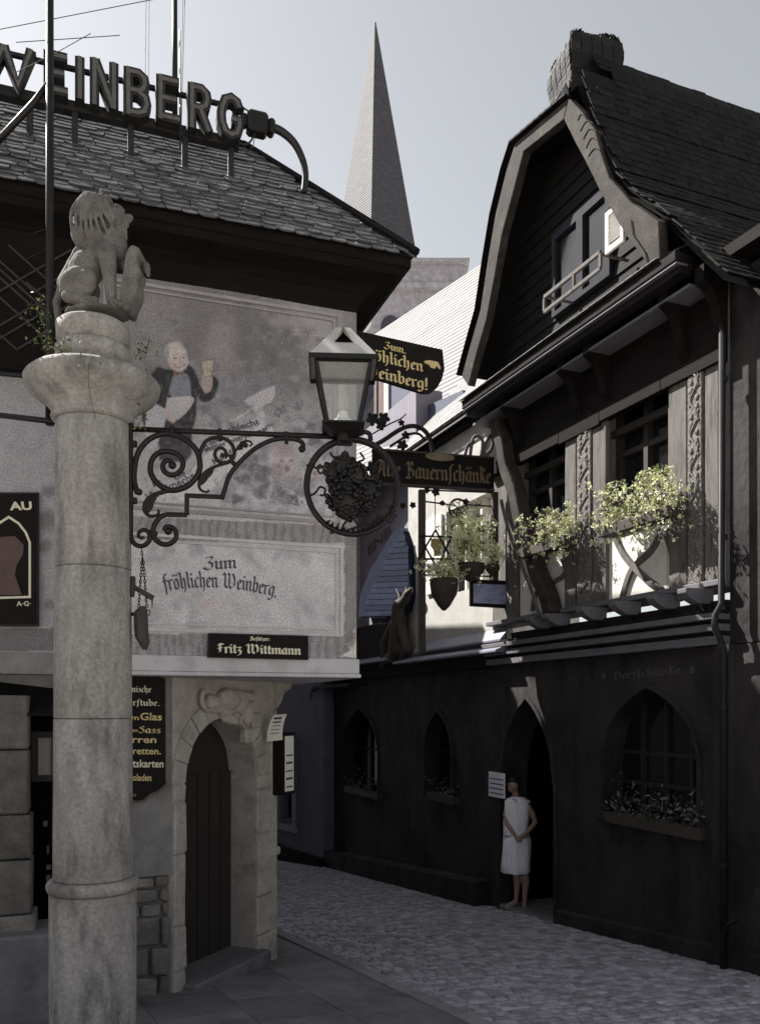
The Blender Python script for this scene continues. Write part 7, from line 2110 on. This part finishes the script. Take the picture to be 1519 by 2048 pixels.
body = [
    WE(520, 408, 62, 82, 74), WE(505, 440, 50, 58, 58), WE(500, 432, 12, 22, 14, -.068), WE(515, 478, 30, 18, 30, -.035), WC((535, 470), (555, 560), 36, 40),
    WE(565, 640, 125, 90, 80), WC((490, 600), (640, 600), 52, 52), WE(560, 760, 115, 140, 88), WE(555, 950, 112, 120, 92), WE(560, 1080, 130, 100, 105),
    WC((655, 610), (745, 760), 46, 36, -.01, -.03), WC((745, 760), (775, 850), 36, 31, -.03), WC((775, 850), (690, 935), 30, 26, -.03, -.10), WC((690, 935), (590, 1000), 25, 20, -.10, -.15),
    WC((475, 610), (430, 760), 44, 35, .0, -.02), WC((430, 760), (440, 860), 34, 30, -.02, -.06), WC((440, 860), (540, 1010), 28, 20, -.06, -.15),
    WE(575, 1020, 30, 24, 18, -.155), WE(552, 1030, 28, 24, 17, -.165),
    WC((520, 1100), (520, 1300), 80, 66, .02), WC((610, 1100), (640, 1300), 80, 64, -.02), WC((520, 1300), (560, 1440), 62, 46, .02), WC((640, 1300), (655, 1440), 62, 46, -.02),
    WC((560, 1440), (570, 1560), 44, 46, .02), WC((570, 1560), (560, 1760), 44, 24, .02), WC((655, 1440), (665, 1560), 44, 46, -.02), WC((665, 1560), (650, 1790), 44, 25, -.02),
    WC((555, 1790), (445, 1840), 26, 18, .02, -.01), WC((648, 1820), (640, 1870), 28, 20, -.02, -.09),
]
for q in range(4):
    body.append(WC((590 - q * 9, 1020 + q * 9), (560 - q * 6, 1052 + q * 4), 8, 6, -.165, -.17))
    body.append(WC((535 + q * 8, 1020 + q * 8), (572 + q * 4, 1045 + q * 5), 8, 6, -.175, -.178))
body.append(WC((560, 1000), (545, 985), 9, 7, -.16)); body.append(WC((575, 1040), (600, 1050), 9, 7, -.16))
body += [WC((478, 440), (470, 455), 12, 9, -.04), WE(478, 478, 14, 6, 14, -.035)]
sculpt('body', body, .0085, M['skin'], wm, smooth_it=2)
def loftw(rings, m, nm, th=None, n=28, fold=0.0):
    mb = MB(); vs = []
    for i, (cx, cy, rx, rd, db) in enumerate(rings):
        for k_ in range(n):
            t = 2 * math.pi * k_ / n; p = Wp(cx, cy, db)
            f = 1 + fold * (i / len(rings)) * math.sin(t * 7 + 1.3) + fold * .5 * math.sin(t * 3 + i)
            vs.append((p.x + rx * g_ * math.cos(t) * f, p.y + rd * g_ * math.sin(t) * f, p.z))
    fs = [(i * n + k_, i * n + (k_ + 1) % n, (i + 1) * n + (k_ + 1) % n, (i + 1) * n + k_) for i in range(len(rings) - 1) for k_ in range(n)]
    return part(nm, mb.add(vs, fs), m, wm, smooth=True)
loftw([(555, 548, 60, 50, 0), (560, 565, 112, 62, 0), (562, 600, 150, 82, 0), (565, 680, 150, 98, 0), (560, 780, 150, 108, 0), (556, 880, 146, 106, 0), (554, 960, 142, 106, 0), (556, 1000, 146, 110, 0)], M['dress'], 'dress_bodice', fold=.09)
loftw([(556, 992, 155, 119, 0), (556, 1004, 159, 122, 0), (556, 1016, 160, 122, 0), (556, 1026, 158, 121, 0)], mat('sash', (.38, .37, .42), rough=.8), 'sash')
loftw([(520, 560, 30, 20, -.06), (540, 600, 22, 14, -.075), (550, 650, 10, 8, -.08)], mat('collar', (.55, .54, .60), rough=.8), 'collar', n=10)
loftw([(556, 985, 148, 112, 0), (556, 1010, 156, 118, 0), (556, 1100, 166, 128, 0), (554, 1220, 168, 134, 0), (553, 1340, 168, 138, 0), (553, 1440, 168, 140, 0), (553, 1446, 160, 132, 0)], M['dress'], 'dress_skirt', fold=.13)
hair = [WE(512, 345, 50, 26, 40, -.045), WE(532, 372, 68, 64, 80, .012), WE(568, 420, 42, 66, 72, .02), WE(505, 362, 52, 40, 60), WE(548, 455, 30, 34, 60, .03)]
sculpt('hair', hair, .009, M['hair'], wm, smooth_it=2, disp=.006)
for (cx, cy, dx) in ((490, 408, -.055), (528, 408, -.066)):
    mb = MB(); mb.ball(Wp(cx, cy, dx), (.014, .010, .009), 8, 6); part('eye', mb, M['hair'], wm)
mb = MB(); mb.ball(Wp(508, 462, -.066), (.018, .008, .007), 8, 6); part('mouth', mb, mat('lips', (.20, .06, .05), rough=.5), wm)
for (p, q, r0, r1, d0, d1) in (((562, 1800), (445, 1842), 30, 20, .02, -.01), ((648, 1835), (640, 1880), 32, 24, -.02, -.09)):
    mb = MB(); P, Q_ = Wp(*p, d0), Wp(*q, d1); P.z = max(P.z, base.z + .03); Q_.z = base.z + .025
    mb.tube([P, P.lerp(Q_, .5), Q_], [r0 * g_, (r0 + r1) / 2 * g_, r1 * g_], 10, flat=.8); mb.ball(Q_, (r1 * g_ * 1.1, r1 * g_ * 1.1, r1 * g_), 8, 6); part('shoe', mb, M['shoe'], wm, smooth=True)
